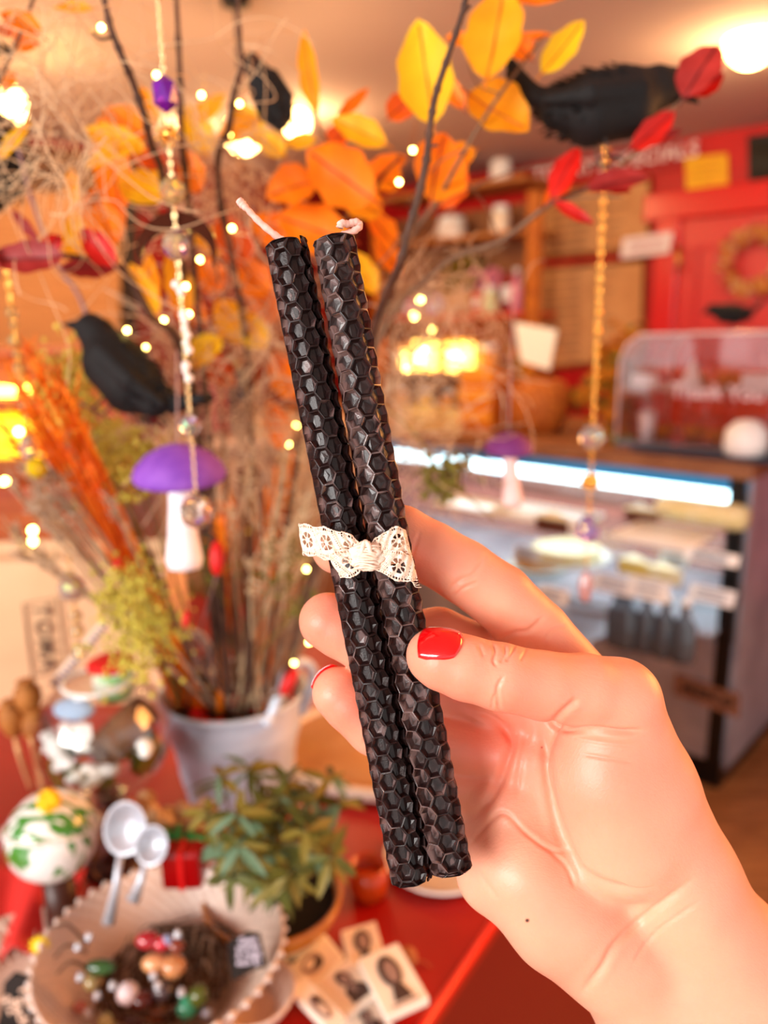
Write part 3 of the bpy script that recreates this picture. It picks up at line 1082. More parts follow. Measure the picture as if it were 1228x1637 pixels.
# ring
limb([(850, 1215, 220, 50), (770, 1195, 224, 49), (700, 1185, 223, 49), (640, 1180, 219.5, 48), (600, 1160, 217.5, 47), (560, 1125, 217, 44), (541, 1108, 217, 42)], 1.2, 1, 4)
# little finger
limb([(822, 1290, 218, 50), (760, 1262, 224, 46), (705, 1248, 224, 43), (660, 1240, 221, 42), (630, 1225, 218, 38)], 1.2, 1, 4)

hx = np.arange(-30, 175, .62)
hy = np.concatenate([np.arange(-12, 150, .62), np.arange(150, 400, 3.0)])
hz = np.arange(140, 262, .62)
hz = hz[(hz > 172) | (np.arange(len(hz)) % 4 == 0)]
hx = np.concatenate([hx, np.arange(175, 320, 3.0)])
HD = grow(segs, hx, hy, hz)
hV, hQ = surface_nets(HD, hx, hy, hz)
del HD
for _ in range(3):   # relax the steps of the grid
    acc = np.zeros_like(hV)
    cnt = np.zeros(len(hV))
    for i in range(4):
        a, b = hQ[:, i], hQ[:, (i + 1) % 4]
        for ax in range(3):
            acc[:, ax] += np.bincount(a, hV[b, ax], len(hV)) + np.bincount(b, hV[a, ax], len(hV))
        cnt += np.bincount(a, minlength=len(hV)) + np.bincount(b, minlength=len(hV))
    hV = hV * .4 + acc / cnt[:, None] * .6


def np_mesh(name, V, Q):
    me = bpy.data.meshes.new(name)
    me.vertices.add(len(V))
    me.vertices.foreach_set('co', np.asarray(V, np.float32).ravel())
    n = Q.shape[1]
    me.loops.add(len(Q) * n)
    me.loops.foreach_set('vertex_index', Q.ravel().astype(np.int32))
    me.polygons.add(len(Q))
    me.polygons.foreach_set('loop_start', np.arange(0, len(Q) * n, n, dtype=np.int32))
    me.update(calc_edges=True)
    me.validate()
    return me


def refine(me):
    o = bpy.data.objects.new('tmp', me)
    COL.objects.link(o)
    md = o.modifiers.new('s', 'SUBSURF')
    md.levels = md.render_levels = 1
    bpy.context.view_layer.update()
    m2 = bpy.data.meshes.new_from_object(o.evaluated_get(bpy.context.evaluated_depsgraph_get()))
    bpy.data.objects.remove(o)
    return m2


hm = refine(np_mesh('person', kworld(hV), hQ))
n = len(hm.vertices)
co = np.empty(n * 3, np.float32)
hm.vertices.foreach_get('co', co)
co = co.reshape(-1, 3).astype(float)
no = np.empty(n * 3, np.float32)
hm.vertex_normals.foreach_get('vector', no)
no = no.reshape(-1, 3).astype(float)
if (no @ (-F_))[np.argmin(((co - CAM) @ F_))] < 0:
    hm.flip_normals()
    no = -no


def proj(co):
    r = co - CAM
    d = r @ F_
    return (r @ R_) / d * FPX + CX, -(r @ U_) / d * FPX + CY, d * 1000


def poly_dist(px, py, pts):
    best = np.full(len(px), 1e9)
    along = np.zeros(len(px))
    pts = np.array([(p[0], p[1]) for p in pts], float)
    L = 0
    tot = np.sum(np.linalg.norm(np.diff(pts, axis=0), axis=1))
    for a, b in zip(pts[:-1], pts[1:]):
        ab = b - a
        ll = ab @ ab
        h = np.clip(((px - a[0]) * ab[0] + (py - a[1]) * ab[1]) / ll, 0, 1)
        d = np.hypot(px - a[0] - h * ab[0], py - a[1] - h * ab[1])
        m = d < best
        best[m] = d[m]
        along[m] = (L + h * math.sqrt(ll))[m] / tot
        L += math.sqrt(ll)
    return best, along


hpx, hpy, hdd = proj(co)
front = np.clip((no @ (-F_)) * 3 + .6, 0, 1)
disp = np.zeros(n)


def crease(pts, w, depth, d0=0, d1=999, ends=.15):
    pts2 = [(p.x, p.y) for p in spline([(a, b, 0) for a, b in pts], 6)]
    m = (hdd > d0) & (hdd < d1)
    d, s = poly_dist(hpx[m], hpy[m], pts2)
    fade = np.clip(np.minimum(s, 1 - s) / ends, 0, 1) if ends else 1
    disp[m] -= .8 * depth * np.exp(-(d / w) ** 2) * (fade * .85 + .15) * front[m]
    disp[m] += depth * .10 * np.exp(-((d - 2.2 * w) / w) ** 2) * fade * front[m]


TH = (170, 205)
crease([(765, 1030), (770, 1040), (774, 1050)], 3, .35, *TH)
crease([(786, 1028), (792, 1040), (789, 1056), (795, 1066)], 2.6, .5, *TH)
crease([(806, 1030), (808, 1045), (800, 1060)], 2.6, .4, *TH)
crease([(824, 1030), (818, 1045), (808, 1058)], 3, .55, *TH)
crease([(842, 1034), (838, 1046), (832, 1056)], 2.6, .35, *TH)
crease([(800, 1136), (796, 1120), (796, 1098), (806, 1080)], 3, .55, *TH)
crease([(786, 1134), (788, 1120), (792, 1108)], 2.4, .3, *TH)
crease([(924, 1118), (903, 1136), (884, 1154)], 5, 1.0, 170, 212)
crease([(877, 1152), (893, 1163), (918, 1168), (950, 1166), (995, 1170), (1030, 1168)], 4.5, 1.5, 170, 214)
crease([(905, 1176), (960, 1186), (1015, 1192)], 3, .3, 170, 214)
crease([(930, 1205), (975, 1212), (1012, 1218)], 3, .25, 170, 214)
# index
crease([(716, 945), (735, 928), (757, 918), (775, 890)], 4, .5, 200, 230)
crease([(724, 956), (742, 940), (764, 930)], 3, .35, 200, 230)
crease([(795, 1024), (822, 1012), (846, 1008), (872, 984)], 4, .7, 200, 235)
crease([(868, 1035), (880, 1010), (905, 1000)], 3, .3, 200, 235)
crease([(655, 905), (662, 880), (672, 850)], 3, .25, 200, 235)
# palm lines
crease([(861, 1150), (873, 1200), (879, 1250), (888, 1305), (904, 1350), (934, 1393), (985, 1417), (1045, 1422)], 7, 1.25, 195, 235)
crease([(742, 1130), (790, 1150), (818, 1182), (812, 1215), (798, 1252), (775, 1288), (752, 1308)], 7, 1.5, 195, 240)
crease([(850, 1160), (836, 1200), (829, 1240), (826, 1272)], 5, .45, 195, 235)
crease([(752, 1350), (775, 1322), (805, 1300), (840, 1330), (880, 1358), (915, 1362)], 4, .5, 195, 235)
crease([(880, 1360), (905, 1385), (918, 1420)], 4, .4, 195, 235)
crease([(1105, 1408), (1064, 1440), (1024, 1470), (984, 1510), (962, 1548), (930, 1588)], 6, .9, 190, 240)
crease([(1120, 1440), (1075, 1470), (1040, 1500), (1010, 1545)], 4, .3, 190, 240)
crease([(742, 1350), (770, 1400), (800, 1440)], 4, .25, 190, 240)
# middle, ring, little finger joints seen beyond the candles
crease([(566, 1040), (576, 1020), (590, 990)], 3, .3, 200, 235)
crease([(580, 1190), (590, 1168), (604, 1150)], 3, .35, 200, 235)
# soft fullness of the mound and the heel of the palm
for (x, y, r, h) in ((985, 1290, 90, 1.2), (870, 1440, 70, .9), (905, 1350, 45, -.9), (850, 1300, 35, -.8), (1150, 1520, 60, .5), (1085, 1600, 30, -.5)):
    disp += h * np.exp(-((hpx - x) ** 2 + (hpy - y) ** 2) / r ** 2) * front * (hdd < 235)
co += no * disp[:, None] * 0.001
hm.vertices.foreach_set('co', co.astype(np.float32).ravel())
hm.update()
# skin colouring that belongs to the skin: pinker pads, joints and mound, a small mole
blush = np.zeros(n)
for (x, y, r, a) in ((680, 1055, 45, .55), (730, 1105, 50, .6), (515, 1000, 50, .9), (560, 1135, 55, 1), (650, 900, 60, .7), (500, 880, 50, .5), (850, 1140, 60, .6), (950, 1260, 110, .45),
                     (780, 1200, 70, .8), (990, 1200, 70, .4), (880, 1560, 60, .4), (830, 930, 40, .3), (900, 1450, 60, .25)):
    blush += a * np.exp(-((hpx - x) ** 2 + (hpy - y) ** 2) / r ** 2) * (hdd < 240)
blush = np.clip(blush, 0, 1)
mole = np.exp(-(((hpx - 844) ** 2 + (hpy - 1469) ** 2) / 3.2 ** 2) ** 2) * (hdd < 230) + np.exp(-(((hpx - 866) ** 2 + (hpy - 1195) ** 2) / 1.6 ** 2) ** 2) * .8 * (hdd < 230)
ca = hm.color_attributes.new('skin', 'FLOAT_COLOR', 'POINT')
cc = np.ones((n, 4), np.float32)
cc[:, 0] = blush
cc[:, 1] = np.clip(mole, 0, 1)
cc[:, 2] = 0
ca.data.foreach_set('color', cc.ravel())


def skin_material():
    m = bpy.data.materials.new('skin')
    m.use_nodes = True
    N, L = m.node_tree.nodes, m.node_tree.links
    b = N['Principled BSDF']
    at = N.new('ShaderNodeAttribute')
    at.attribute_name = 'skin'
    sp = N.new('ShaderNodeSeparateColor')
    L.new(at.outputs['Color'], sp.inputs[0])
    tc = N.new('ShaderNodeTexCoord')
    nz = N.new('ShaderNodeTexNoise')
    nz.inputs['Scale'].default_value = 90
    nz.inputs['Detail'].default_value = 4
    L.new(tc.outputs['Object'], nz.inputs['Vector'])
    c1 = N.new('ShaderNodeMix')
    c1.data_type = 'RGBA'
    c1.inputs[6].default_value = (*lin((.93, .705, .585)), 1)
    c1.inputs[7].default_value = (*lin((.94, .64, .53)), 1)
    L.new(nz.outputs['Fac'], c1.inputs[0])
    c2 = N.new('ShaderNodeMix')
    c2.data_type = 'RGBA'
    c2.inputs[7].default_value = (*lin((.96, .54, .44)), 1)
    L.new(sp.outputs[0], c2.inputs[0])
    L.new(c1.outputs[2], c2.inputs[6])
    c3 = N.new('ShaderNodeMix')
    c3.data_type = 'RGBA'
    c3.inputs[7].default_value = (*lin((.22, .09, .09)), 1)
    L.new(sp.outputs[1], c3.inputs[0])
    L.new(c2.outputs[2], c3.inputs[6])
    L.new(c3.outputs[2], b.inputs['Base Color'])
    b.inputs['Roughness'].default_value = .42
    b.inputs['Subsurface Weight'].default_value = .35
    b.inputs['Subsurface Radius'].default_value = (1.0, .35, .18)
    b.inputs['Subsurface Scale'].default_value = .0035
    b.inputs['Specular IOR Level'].default_value = .45
    # fine skin relief: pores and short parallel lines
    n1 = N.new('ShaderNodeTexNoise')
    n1.inputs['Scale'].default_value = 1400
    n1.inputs['Detail'].default_value = 2
    L.new(tc.outputs['Object'], n1.inputs['Vector'])
    mp = N.new('ShaderNodeMapping')
    mp.inputs['Rotation'].default_value = (.3, .9, .6)
    mp.inputs['Scale'].default_value = (260, 2400, 600)
    L.new(tc.outputs['Object'], mp.inputs[0])
    n2 = N.new('ShaderNodeTexNoise')
    n2.inputs['Scale'].default_value = 1
    n2.inputs['Detail'].default_value = 2
    n2.inputs['Distortion'].default_value = .8
    L.new(mp.outputs[0], n2.inputs['Vector'])
    ad = N.new('ShaderNodeMath')
    ad.operation = 'ADD'
    L.new(n1.outputs['Fac'], ad.inputs[0])
    L.new(n2.outputs['Fac'], ad.inputs[1])
    bp = N.new('ShaderNodeBump')
    bp.inputs['Strength'].default_value = .5
    bp.inputs['Distance'].default_value = .00012
    L.new(ad.outputs[0], bp.inputs['Height'])
    L.new(bp.outputs[0], b.inputs['Normal'])
    return m


hand = link('person', hm, skin_material())
tag(hand, "person's bare hand and forearm with red painted nails pinching the two dark candles", 'person')
tree = BVHTree.FromPolygons([Vector(v) for v in co], [tuple(p.vertices) for p in hm.polygons])

red_polish = M('red_nail_polish', (.93, .02, .05), .12, coat=1.0)


def kv(v):
    return Vector(R_ * v[0] - U_ * v[1] + F_ * v[2]).normalized()


def nail(tip, back, nrm, length, width, over=.9, mat=red_polish):
    """tip, back: two (px,py,d) along the finger; nrm: camera direction the nail faces"""
    T0, T1 = Vector(kworld([K(*tip)])[0]), Vector(kworld([K(*back)])[0])
    ax = (T0 - T1).normalized()
    nn = kv(nrm)
    nn = (nn - ax * nn.dot(ax)).normalized()
    side = ax.cross(nn)
    mm = .001
    rows = []
    for i in range(17):
        for j in range(15):
            u, v = i / 8 - 1, j / 7 - 1
            pu, pv = u * math.sqrt(1 - .40 * v * v), v * math.sqrt(1 - .30 * u * u)
            p = T0 + ax * (pu * length / 2 * mm) + side * (pv * width / 2 * mm)
            h = tree.ray_cast(p + nn * .03, -nn)[0]
            hh = (h - p).dot(nn) / mm if h is not None else None
            if hh is not None and hh < -1:
                hh = None
            rows.append((pu * length / 2, pv * width / 2, hh))
    A_ = [(1, a, b, a * a, b * b, a * b) for a, b, h in rows if h is not None and a < length * .3]
    y = [h for a, b, h in rows if h is not None and a < length * .3]
    cf = np.linalg.lstsq(np.array(A_), np.array(y), rcond=None)[0]
    cf[3] = max(min(cf[3], -.01), -.05)
    cf[4] = min(cf[4], -.06)
    vs = []
    for off in (over, -.35):
        for a, b, h in rows:
            e = max(abs(a) / (length / 2), abs(b) / (width / 2))
            hh = cf @ np.array((1, a, b, a * a, b * b, a * b))
            o_ = off if off < 0 else off * (1 - .75 * max(0, (e - .8) / .2))
            vs.append(T0 + ax * (a * mm) + side * (b * mm) + nn * ((hh + o_) * mm))
    fs = []
    n0 = 17 * 15
    for i in range(16):
        for j in range(14):
            q = (i * 15 + j, i * 15 + j + 1, (i + 1) * 15 + j + 1, (i + 1) * 15 + j)
            fs.append(q)
            fs.append(tuple(k + n0 for k in q[::-1]))
    loop = [j for j in range(15)] + [i * 15 + 14 for i in range(1, 17)] + [16 * 15 + j for j in range(13, -1, -1)] + [i * 15 for i in range(15, 0, -1)]
    for a, b in zip(loop, loop[1:] + loop[:1]):
        fs.append((a, b, b + n0, a + n0))
    b_ = B()
    b_.add(vs, fs)
    return b_.build('fingernail', mat, hand, weld=1e-7)


nail((693, 1047, 189), (790, 1080, 189), (.05, -.80, -.62), 10.0, 11.0, .55)['label'] = 'glossy red thumbnail'
nail((533, 1099, 218.5), (600, 1160, 219), (.0, -.2, 1), 12.0, 10.5, .35)['label'] = 'red nail just showing over the ring fingertip'
nail((528, 994, 216), (590, 1030, 216.5), (0, -.25, 1), 11, 11, .3)
nail((545, 876, 215), (640, 868, 214.5), (0, -.1, 1), 11, 10.5, .3)
nail((636, 1226, 218), (700, 1248, 222), (0, 0, 1), 9, 9, .3)

# ------------------------------------------------------------------ the two rolled honeycomb candles
wax = M('dark_beeswax', (.14, .062, .058), .33, col2=(.085, .04, .045), scale=900, bump=.7, bscale=2600, sss=.12, coat=.06)
wN, wL = wax.node_tree.nodes, wax.node_tree.links
gm_ = wN.new('ShaderNodeNewGeometry')
mr_ = wN.new('ShaderNodeMapRange')                  # specular highlights painted as paler colour on the sharp cell rims
mr_.inputs['From Min'].default_value = .545
mr_.inputs['From Max'].default_value = .62
wL.new(gm_.outputs['Pointiness'], mr_.inputs['Value'])
mr2 = wN.new('ShaderNodeMapRange')
mr2.inputs['From Min'].default_value = .47
mr2.inputs['From Max'].default_value = .60
mr2.inputs['To Min'].default_value = .52
mr2.inputs['To Max'].default_value = .20
wL.new(gm_.outputs['Pointiness'], mr2.inputs['Value'])
wL.new(mr2.outputs[0], wN['Principled BSDF'].inputs['Roughness'])
mxw = wN.new('ShaderNodeMix')
mxw.data_type = 'RGBA'
mxw.inputs[7].default_value = (*lin((.42, .33, .32)), 1)
wL.new(mr_.outputs[0], mxw.inputs[0])
wL.new(wN['Principled BSDF'].inputs['Base Color'].links[0].from_socket, mxw.inputs[6])
wL.new(mxw.outputs[2], wN['Principled BSDF'].inputs['Base Color'])
wick_cotton = M('pale_cotton', (.97, .80, .74), .8, col2=(.95, .68, .62), scale=500, bump=.8, bscale=3000, sss=.2)


def candle(top, bot, R, seam, twist, bow, label, wick):
    A_ = kworld([K(*top)])[0]
    Bt = kworld([K(*bot)])[0]
    axis = Vector(Bt - A_)
    Lm = axis.length * 1000
    T = frame(A_, Vector(R_), axis.normalized() * 1)      # x right, y along the candle, z = x cross y
    ax = axis.normalized()
    xr = (Vector(R_) - ax * Vector(R_).dot(ax)).normalized()
    zf = xr.cross(ax)
    if zf.dot(Vector(F_)) > 0:
        zf = -zf                                           # towards the camera
    root = thing('honeycomb_candle', label, 'candle', tuple(A_ + (Bt - A_) * .5))
    a = R * 2 * PI / 8 / 1.5 * .96
    ncol = 8
    p = math.sqrt(3) * a
    s3 = math.sqrt(3) / 2
    r_ = random.Random(int(seam * 100))
    jit = {}

    def pt(s, z, dr):
        th = s / R * 1.0
        frac = (s / (2 * PI * R))
        key = (round(s, 1), round(z, 1))
        if key not in jit:
            jit[key] = (r_.uniform(-.12, .12), r_.uniform(-.12, .12), r_.uniform(-.12, .12))
        js, jz, jr = jit[key]
        zz = min(max(z + jz, -.15 + jr), Lm + .15 + jr)
        rr = R + .45 - .85 * frac + dr + jr * .6
        th = seam + (s + js) / R + twist * (zz / Lm)
        off = bow * math.sin(PI * zz / Lm)
        q = (xr * (rr * math.sin(th)) + zf * (rr * math.cos(th)) + ax * zz + xr * off) * .001
        return Vector(A_) + q

    b = B()
    hexc = [(1, 0), (.5, s3), (-.5, s3), (-1, 0), (-.5, -s3), (.5, -s3)]
    rows = int(Lm / p) + 2
    for j in range(ncol):
        for i in range(-1, rows):
            cs, cz = (j + .67) * 1.5 * a, (i + .5 * (j % 2)) * p
            if cz < -p * .45 or cz > Lm + p * .45:
                continue
            vs = []
            tl = r_.uniform(-.1, .1)
            fl = 1.6 + r_.uniform(-.2, .25)
            for sc_, dr in ((1, 0), (.92, .05), (.875, -.45), (.66, -fl)):
                for hx_, hz_ in hexc:
                    sh = -.0 if sc_ > .6 else 0
                    if sc_ in (1,):
                        q = pt(cs + hx_ * a, cz + hz_ * a, dr)
                    else:
                        q = pt(cs + hx_ * a * sc_ + tl * (1 - sc_), cz + hz_ * a * sc_ + (.25 if sc_ < .6 else 0) * a * .4, dr)
                    vs.append(q)
            vs.append(pt(cs + tl, cz + .1 * a, -fl - .05))
            fs = []
            for k in range(3):
                for h in range(6):
                    g = (h + 1) % 6
                    fs.append((k * 6 + h, k * 6 + g, k * 6 + 6 + g, k * 6 + 6 + h))
            for h in range(0, 6, 2):
                fs.append((18 + h, 18 + (h + 1) % 6, 18 + (h + 2) % 6, 24))
            b.add(vs, fs)
    # solid roll inside, with the sheet's spiral at both ends
    n = 40
    for zz, sg in ((.25, -1), (Lm - .25, 1)):
        vs, fs = [], []
        turns, m = 2.6, 90
        for i in range(m):
            f = i / (m - 1)
            th = seam + f * turns * 2 * PI
            rr = R * (.93 - .8 * f)
            for dz, dr in ((0, 0), (sg * (.75 + .25 * r_.random()), -.1), (sg * (.75), .45), (0, .6)):
                q = (xr * ((rr + dr) * math.sin(th)) + zf * ((rr + dr) * math.cos(th)) + ax * (zz + dz)) * .001
                vs.append(Vector(A_) + q)
        for i in range(m - 1):
            for k in range(3):
                fs.append((i * 4 + k, i * 4 + k + 1, i * 4 + 4 + k + 1, i * 4 + 4 + k))
        b.add(vs, fs)
    core = []
    for i in range(0, 41):
        zz = .2 + (Lm - .4) * i / 40
        core.append(Vector(A_) + (ax * zz + xr * bow * math.sin(PI * zz / Lm)) * .001)
    b.tube(core, (R - 1.75) * .001, 20)
    o = b.build('wax_roll', wax, root, smooth=False, weld=2e-6)
    md = o.modifiers.new('b', 'BEVEL')
    md.width = .00006
    md.segments = 1
    md.limit_method = 'ANGLE'
    w = B()
    pts = spline([P(x, y, d) for x, y, d, r in wick], 5)
    rr = [wick[min(int(i / 5), len(wick) - 1)][3] * (1 - i % 5 / 5) + wick[min(int(i / 5) + 1, len(wick) - 1)][3] * (i % 5 / 5) for i in range(len(pts))]
    w.tube(pts, [r * .001 * (1 + .12 * math.sin(i * 2.1)) for i, r in enumerate(rr)], 10)
    w.build('wick', wick_cotton, root)
    return root


candle((457, 391, 200), (657, 1402, 201), 5.35, -2.6 + 3.55, .12, .3, 'dark brown rolled honeycomb candle on the left, its bare wick leaning left',
       [(460, 398, .2, .6), (456, 386, .1997, .75), (440, 376, .199, .9), (414, 354, .1985, .85), (396, 335, .198, .8), (388, 327, .198, 1.1), (382, 320, .198, 1.0)])
candle((536, 386, 198.5), (722, 1385, 199), 5.55, 2.9, -.1, -.25, 'dark brown rolled honeycomb candle on the right, its wick curled over',
       [(534, 394, .1985, .6), (534, 382, .198, .7), (550, 375, .197, .9), (566, 369, .196, .9), (575, 361, .196, .95), (569, 355, .1955, .95), (556, 358, .195, .9), (546, 357, .194, .95), (543, 364, .194, .9)])

# ------------------------------------------------------------------ lace bow
lace_thread = M('cream_lace_thread', (.99, .93, .86), .85, col2=(.98, .86, .76), scale=700, bump=.6, bscale=4000, sss=.1)


def lace_hole(u, v):
    """u along in widths, v 0..1 across; True where the lace is open"""
    fu = (u % .82) - .41
    fv = v - .5
    r = math.hypot(fu, fv)
    if v < .17 or v > .83:
        e = v if v < .5 else 1 - v
        sc_ = .045 * math.cos(2 * PI * u / .82) + .05
        if e < sc_ * .8:
            return True
        return .06 + sc_ * .6 < e < .145 and (u * 13) % 1 > .42
    if r < .33:
        a = math.atan2(fv, fu)
        if .09 < r < .235:
            return (a / (2 * PI) * 7 + .1) % 1 > .30
        return False
    return (u * 17 + v * 8) % 1 > .66 and (v * 15 - u * 6) % 1 > .45


def lace(name, path, width, parent, u0=0., taper0=1, taper1=1, pucker=0, nrm=None):
    """path: list of (px, py, d, ax, ay, ad) centre and half-across offset in px / mm"""
    c = spline([P(p[0], p[1], p[2]) for p in path], 16)
    e = spline([P(p[0] + p[3], p[1] + p[4], p[2] + p[5]) for p in path], 16)
    b = B()
    Ls = [0]
    for i in range(1, len(c)):
        Ls.append(Ls[-1] + (c[i] - c[i - 1]).length)
    W = 2 * width / FPX * .194
    nu = max(8, int(Ls[-1] / W * 56))
    nv = 44
    vs = []
    for i in range(nu + 1):
        s = Ls[-1] * i / nu
        k = max(j for j in range(len(Ls)) if Ls[j] <= s + 1e-12)
        k = min(k, len(c) - 2)
        f = (s - Ls[k]) / max(Ls[k + 1] - Ls[k], 1e-9)
        cc_, ee = c[k].lerp(c[k + 1], f), e[k].lerp(e[k + 1], f)
        off = ee - cc_
        for j in range(nv + 1):
            t = j / nv * 2 - 1
            q = cc_ + off * t
            q = q + Vector(F_) * (.00025 * math.sin(t * 5 + s * 2600) + pucker * .001 * math.sin(t * 9))
            vs.append(q)
    fs = []
    for i in range(nu):
        for j in range(nv):
            u = u0 + (i + .5) / nu * Ls[-1] / W
            if not lace_hole(u, (j + .5) / nv):
                fs.append((i * (nv + 1) + j, i * (nv + 1) + j + 1, (i + 1) * (nv + 1) + j + 1, (i + 1) * (nv + 1) + j))
    b.add(vs, fs)
    me = b.mesh(name)
    bm = bmesh.new()
    bm.from_mesh(me)
    bmesh.ops.delete(bm, geom=[v for v in bm.verts if not v.link_faces], context='VERTS')
    bm.to_mesh(me)
    bm.free()
    o = link(name, me, lace_thread, parent)
    sm = o.modifiers.new('s', 'SMOOTH')
    sm.factor = .6
    sm.iterations = 2
    sd = o.modifiers.new('t', 'SOLIDIFY')
    sd.thickness = .00028
    return o


bow_ = thing('lace_bow', 'cream lace ribbon bow tied around the middle of both candles', 'bow', tuple(P(585, 889, .19)))
lace('loop', [(582, 884, .1895, 0, 14, 0), (556, 874, .189, 3, 24, 0), (530, 869, .190, 3, 26, 0), (500, 864, .194, 4, 27, 0), (481, 862, .197, 4, 26, 0)], 26, bow_, 0)
lace('loop', [(481, 862, .197, 4, 26, 0), (500, 866, .1995, 4, 26, 0), (520, 872, .1965, 3, 25, 0), (550, 880, .1915, 2, 22, 0), (580, 888, .190, 0, 14, 0)], 26, bow_, .3)
lace('loop', [(590, 884, .1895, 1, 13, 0), (612, 872, .1885, 0, 22, 0), (632, 865, .1885, 2, 24, 0), (648, 864, .1895, 5, 22, 0)], 25, bow_, .2)
lace('loop', [(648, 864, .1895, 5, 22, 0), (654, 872, .192, 5, 22, 0), (635, 880, .1915, 2, 22, 0), (600, 886, .1905, 1, 16, 0)], 25, bow_, .1)
lace('tail', [(580, 892, .1895, 8, 12, 0), (562, 898, .1885, 10, 20, 0), (548, 902, .1885, 14, 24, 0), (534, 905, .189, 12, 22, 0)], 27, bow_, .05)
lace('tail', [(594, 892, .1895, -3, 14, 0), (616, 898, .188, -4, 22, 0), (636, 904, .188, -3, 25, 0), (654, 908, .189, 4, 25, 0), (664, 908, .1905, 5, 22, 0)], 26, bow_, .35)
kb = B()
kn = 26
vs, fs = [], []
for i in range(kn):
    for j in range(40):
        th, ph = PI * i / (kn - 1), 2 * PI * j / 40
        rr = 1 + .10 * math.sin(ph * 5 + i) + .08 * math.sin(th * 9 + ph * 2) + r_bump if False else 1 + .10 * math.sin(ph * 5 + i * .7) + .09 * math.sin(th * 11 + ph * 3)
        x_, y_, z_ = math.sin(th) * math.cos(ph), math.cos(th), math.sin(th) * math.sin(ph)
        x_ = math.copysign(abs(x_) ** .8, x_)
        vs.append(P(586 + (26 * x_ + 4 * y_) * rr, 889 + (21 * y_ - 3 * x_) * rr, .1885 - .0016 * z_ * rr))
for i in range(kn - 1):
    for j in range(40):
        fs.append((i * 40 + j, i * 40 + (j + 1) % 40, (i + 1) * 40 + (j + 1) % 40, (i + 1) * 40 + j))
kb.add(vs, fs)
for k in range(9):
    y0 = 872 + k * 4.2
    kb.tube(spline([P(566 + 2 * rnd.random(), y0 + 3, .1885), P(576, y0 + rnd.uniform(-2, 2), .1868), P(588, y0 + 1, .1866), P(600, y0 + rnd.uniform(0, 4), .187), P(608, y0 + 2, .189)], 4), .00032, 5)
kb.tube(spline([P(578, 886, .187), P(580, 874, .1865), P(584, 866, .187), P(590, 872, .1865), P(592, 884, .187)], 5), .0006, 6)
kb.build('knot', lace_thread, bow_)
# the ribbon's turn round the back of the candles
vs = []
ringp = []
for k in range(41):
    a_ = 2 * PI * k / 40
    ringp.append((590 + 70 * math.cos(a_) * (1 if abs(math.cos(a_)) < .5 else .98), 884 + 8 * math.cos(a_), .1998 + .0072 * math.copysign(abs(math.sin(a_)) ** .6, math.sin(a_))))
fb = B()
for k, (x, y, d) in enumerate(ringp):
    vs += [P(x, y - 13, d), P(x, y + 13, d)]
fb.add(vs, [(2 * k, 2 * k + 1, 2 * k + 3, 2 * k + 2) for k in range(20, 40)] + [(2 * k, 2 * k + 1, 2 * k + 3, 2 * k + 2) for k in range(0, 20) if k < 3 or k > 16 or True][:20])
o = fb.build('band', lace_thread, bow_)
o.modifiers.new('t', 'SOLIDIFY').thickness = .0004
thb = B()
for k in range(3):
    thb.tube(spline([P(655 + 2 * k, 928, .19), P(664, 932 + 3 * k, .1895), P(668 + 3 * k, 935 + 4 * k - 4, .189)], 4), .00008, 4)
thb.build('loose_thread', lace_thread, bow_)
# ------------------------------------------------------------------ red display table
TZ = 0.96
red_table = M('red_table_paint', (.60, .04, .025), .35, col2=(.66, .08, .03), scale=7)
red_side = M('dark_red_table_side', (.45, .02, .03), .4)
t1, t2 = PZ(800, 1460, TZ), PZ(680, 1637, TZ)
edir = (t1 - t2).normalized()
tback = PZ(1025, 1122, TZ)
tb = t1 + edir * ((tback - t1).dot(edir))
tf = t2 - edir * .75
perp = Vector((-edir.y, edir.x, 0))
tbl = thing('display_table', 'bright red painted display table under the bucket and trinkets', 'table', (tb.x - .5, tb.y - .5, 0))
bl, fl = tb + perp * 1.3 , tf + perp * 1.3
prism([tb, tf, fl, bl], (0, 0, -.022), 'table_top', red_table, tbl, .004)
e1, e2 = tb - edir * .02 + perp * .012, tf + edir * .02 + perp * .012
prism([e1 + Z * -.022, e2 + Z * -.022, e2 + perp * 1.2 + Z * -.022, e1 + perp * 1.2 + Z * -.022], (0, 0, -.9), 'cabinet_body', red_side, tbl, .004)
b = B()
b.tube([tb + Z * .0, tf + Z * .0], .004, 8)
b.build('edge_trim', M('table_edge_red', (.90, .16, .10), .3), tbl)


def dep(v):
    return (Vector(v) - Vector(CAM)).dot(Vector(F_))


def pxs(v):
    """metres per pixel at point v"""
    return dep(v) / FPX


def zat(loc, py):
    """height above loc that projects to row py"""
    lo, hi = 0.0, 2.4
    for _ in range(40):
        m = (lo + hi) / 2
        r = np.array((loc[0], loc[1], m)) - CAM
        y = -(r @ U_) / (r @ F_) * FPX + CY
        if y > py:
            lo = m
        else:
            hi = m
    return lo


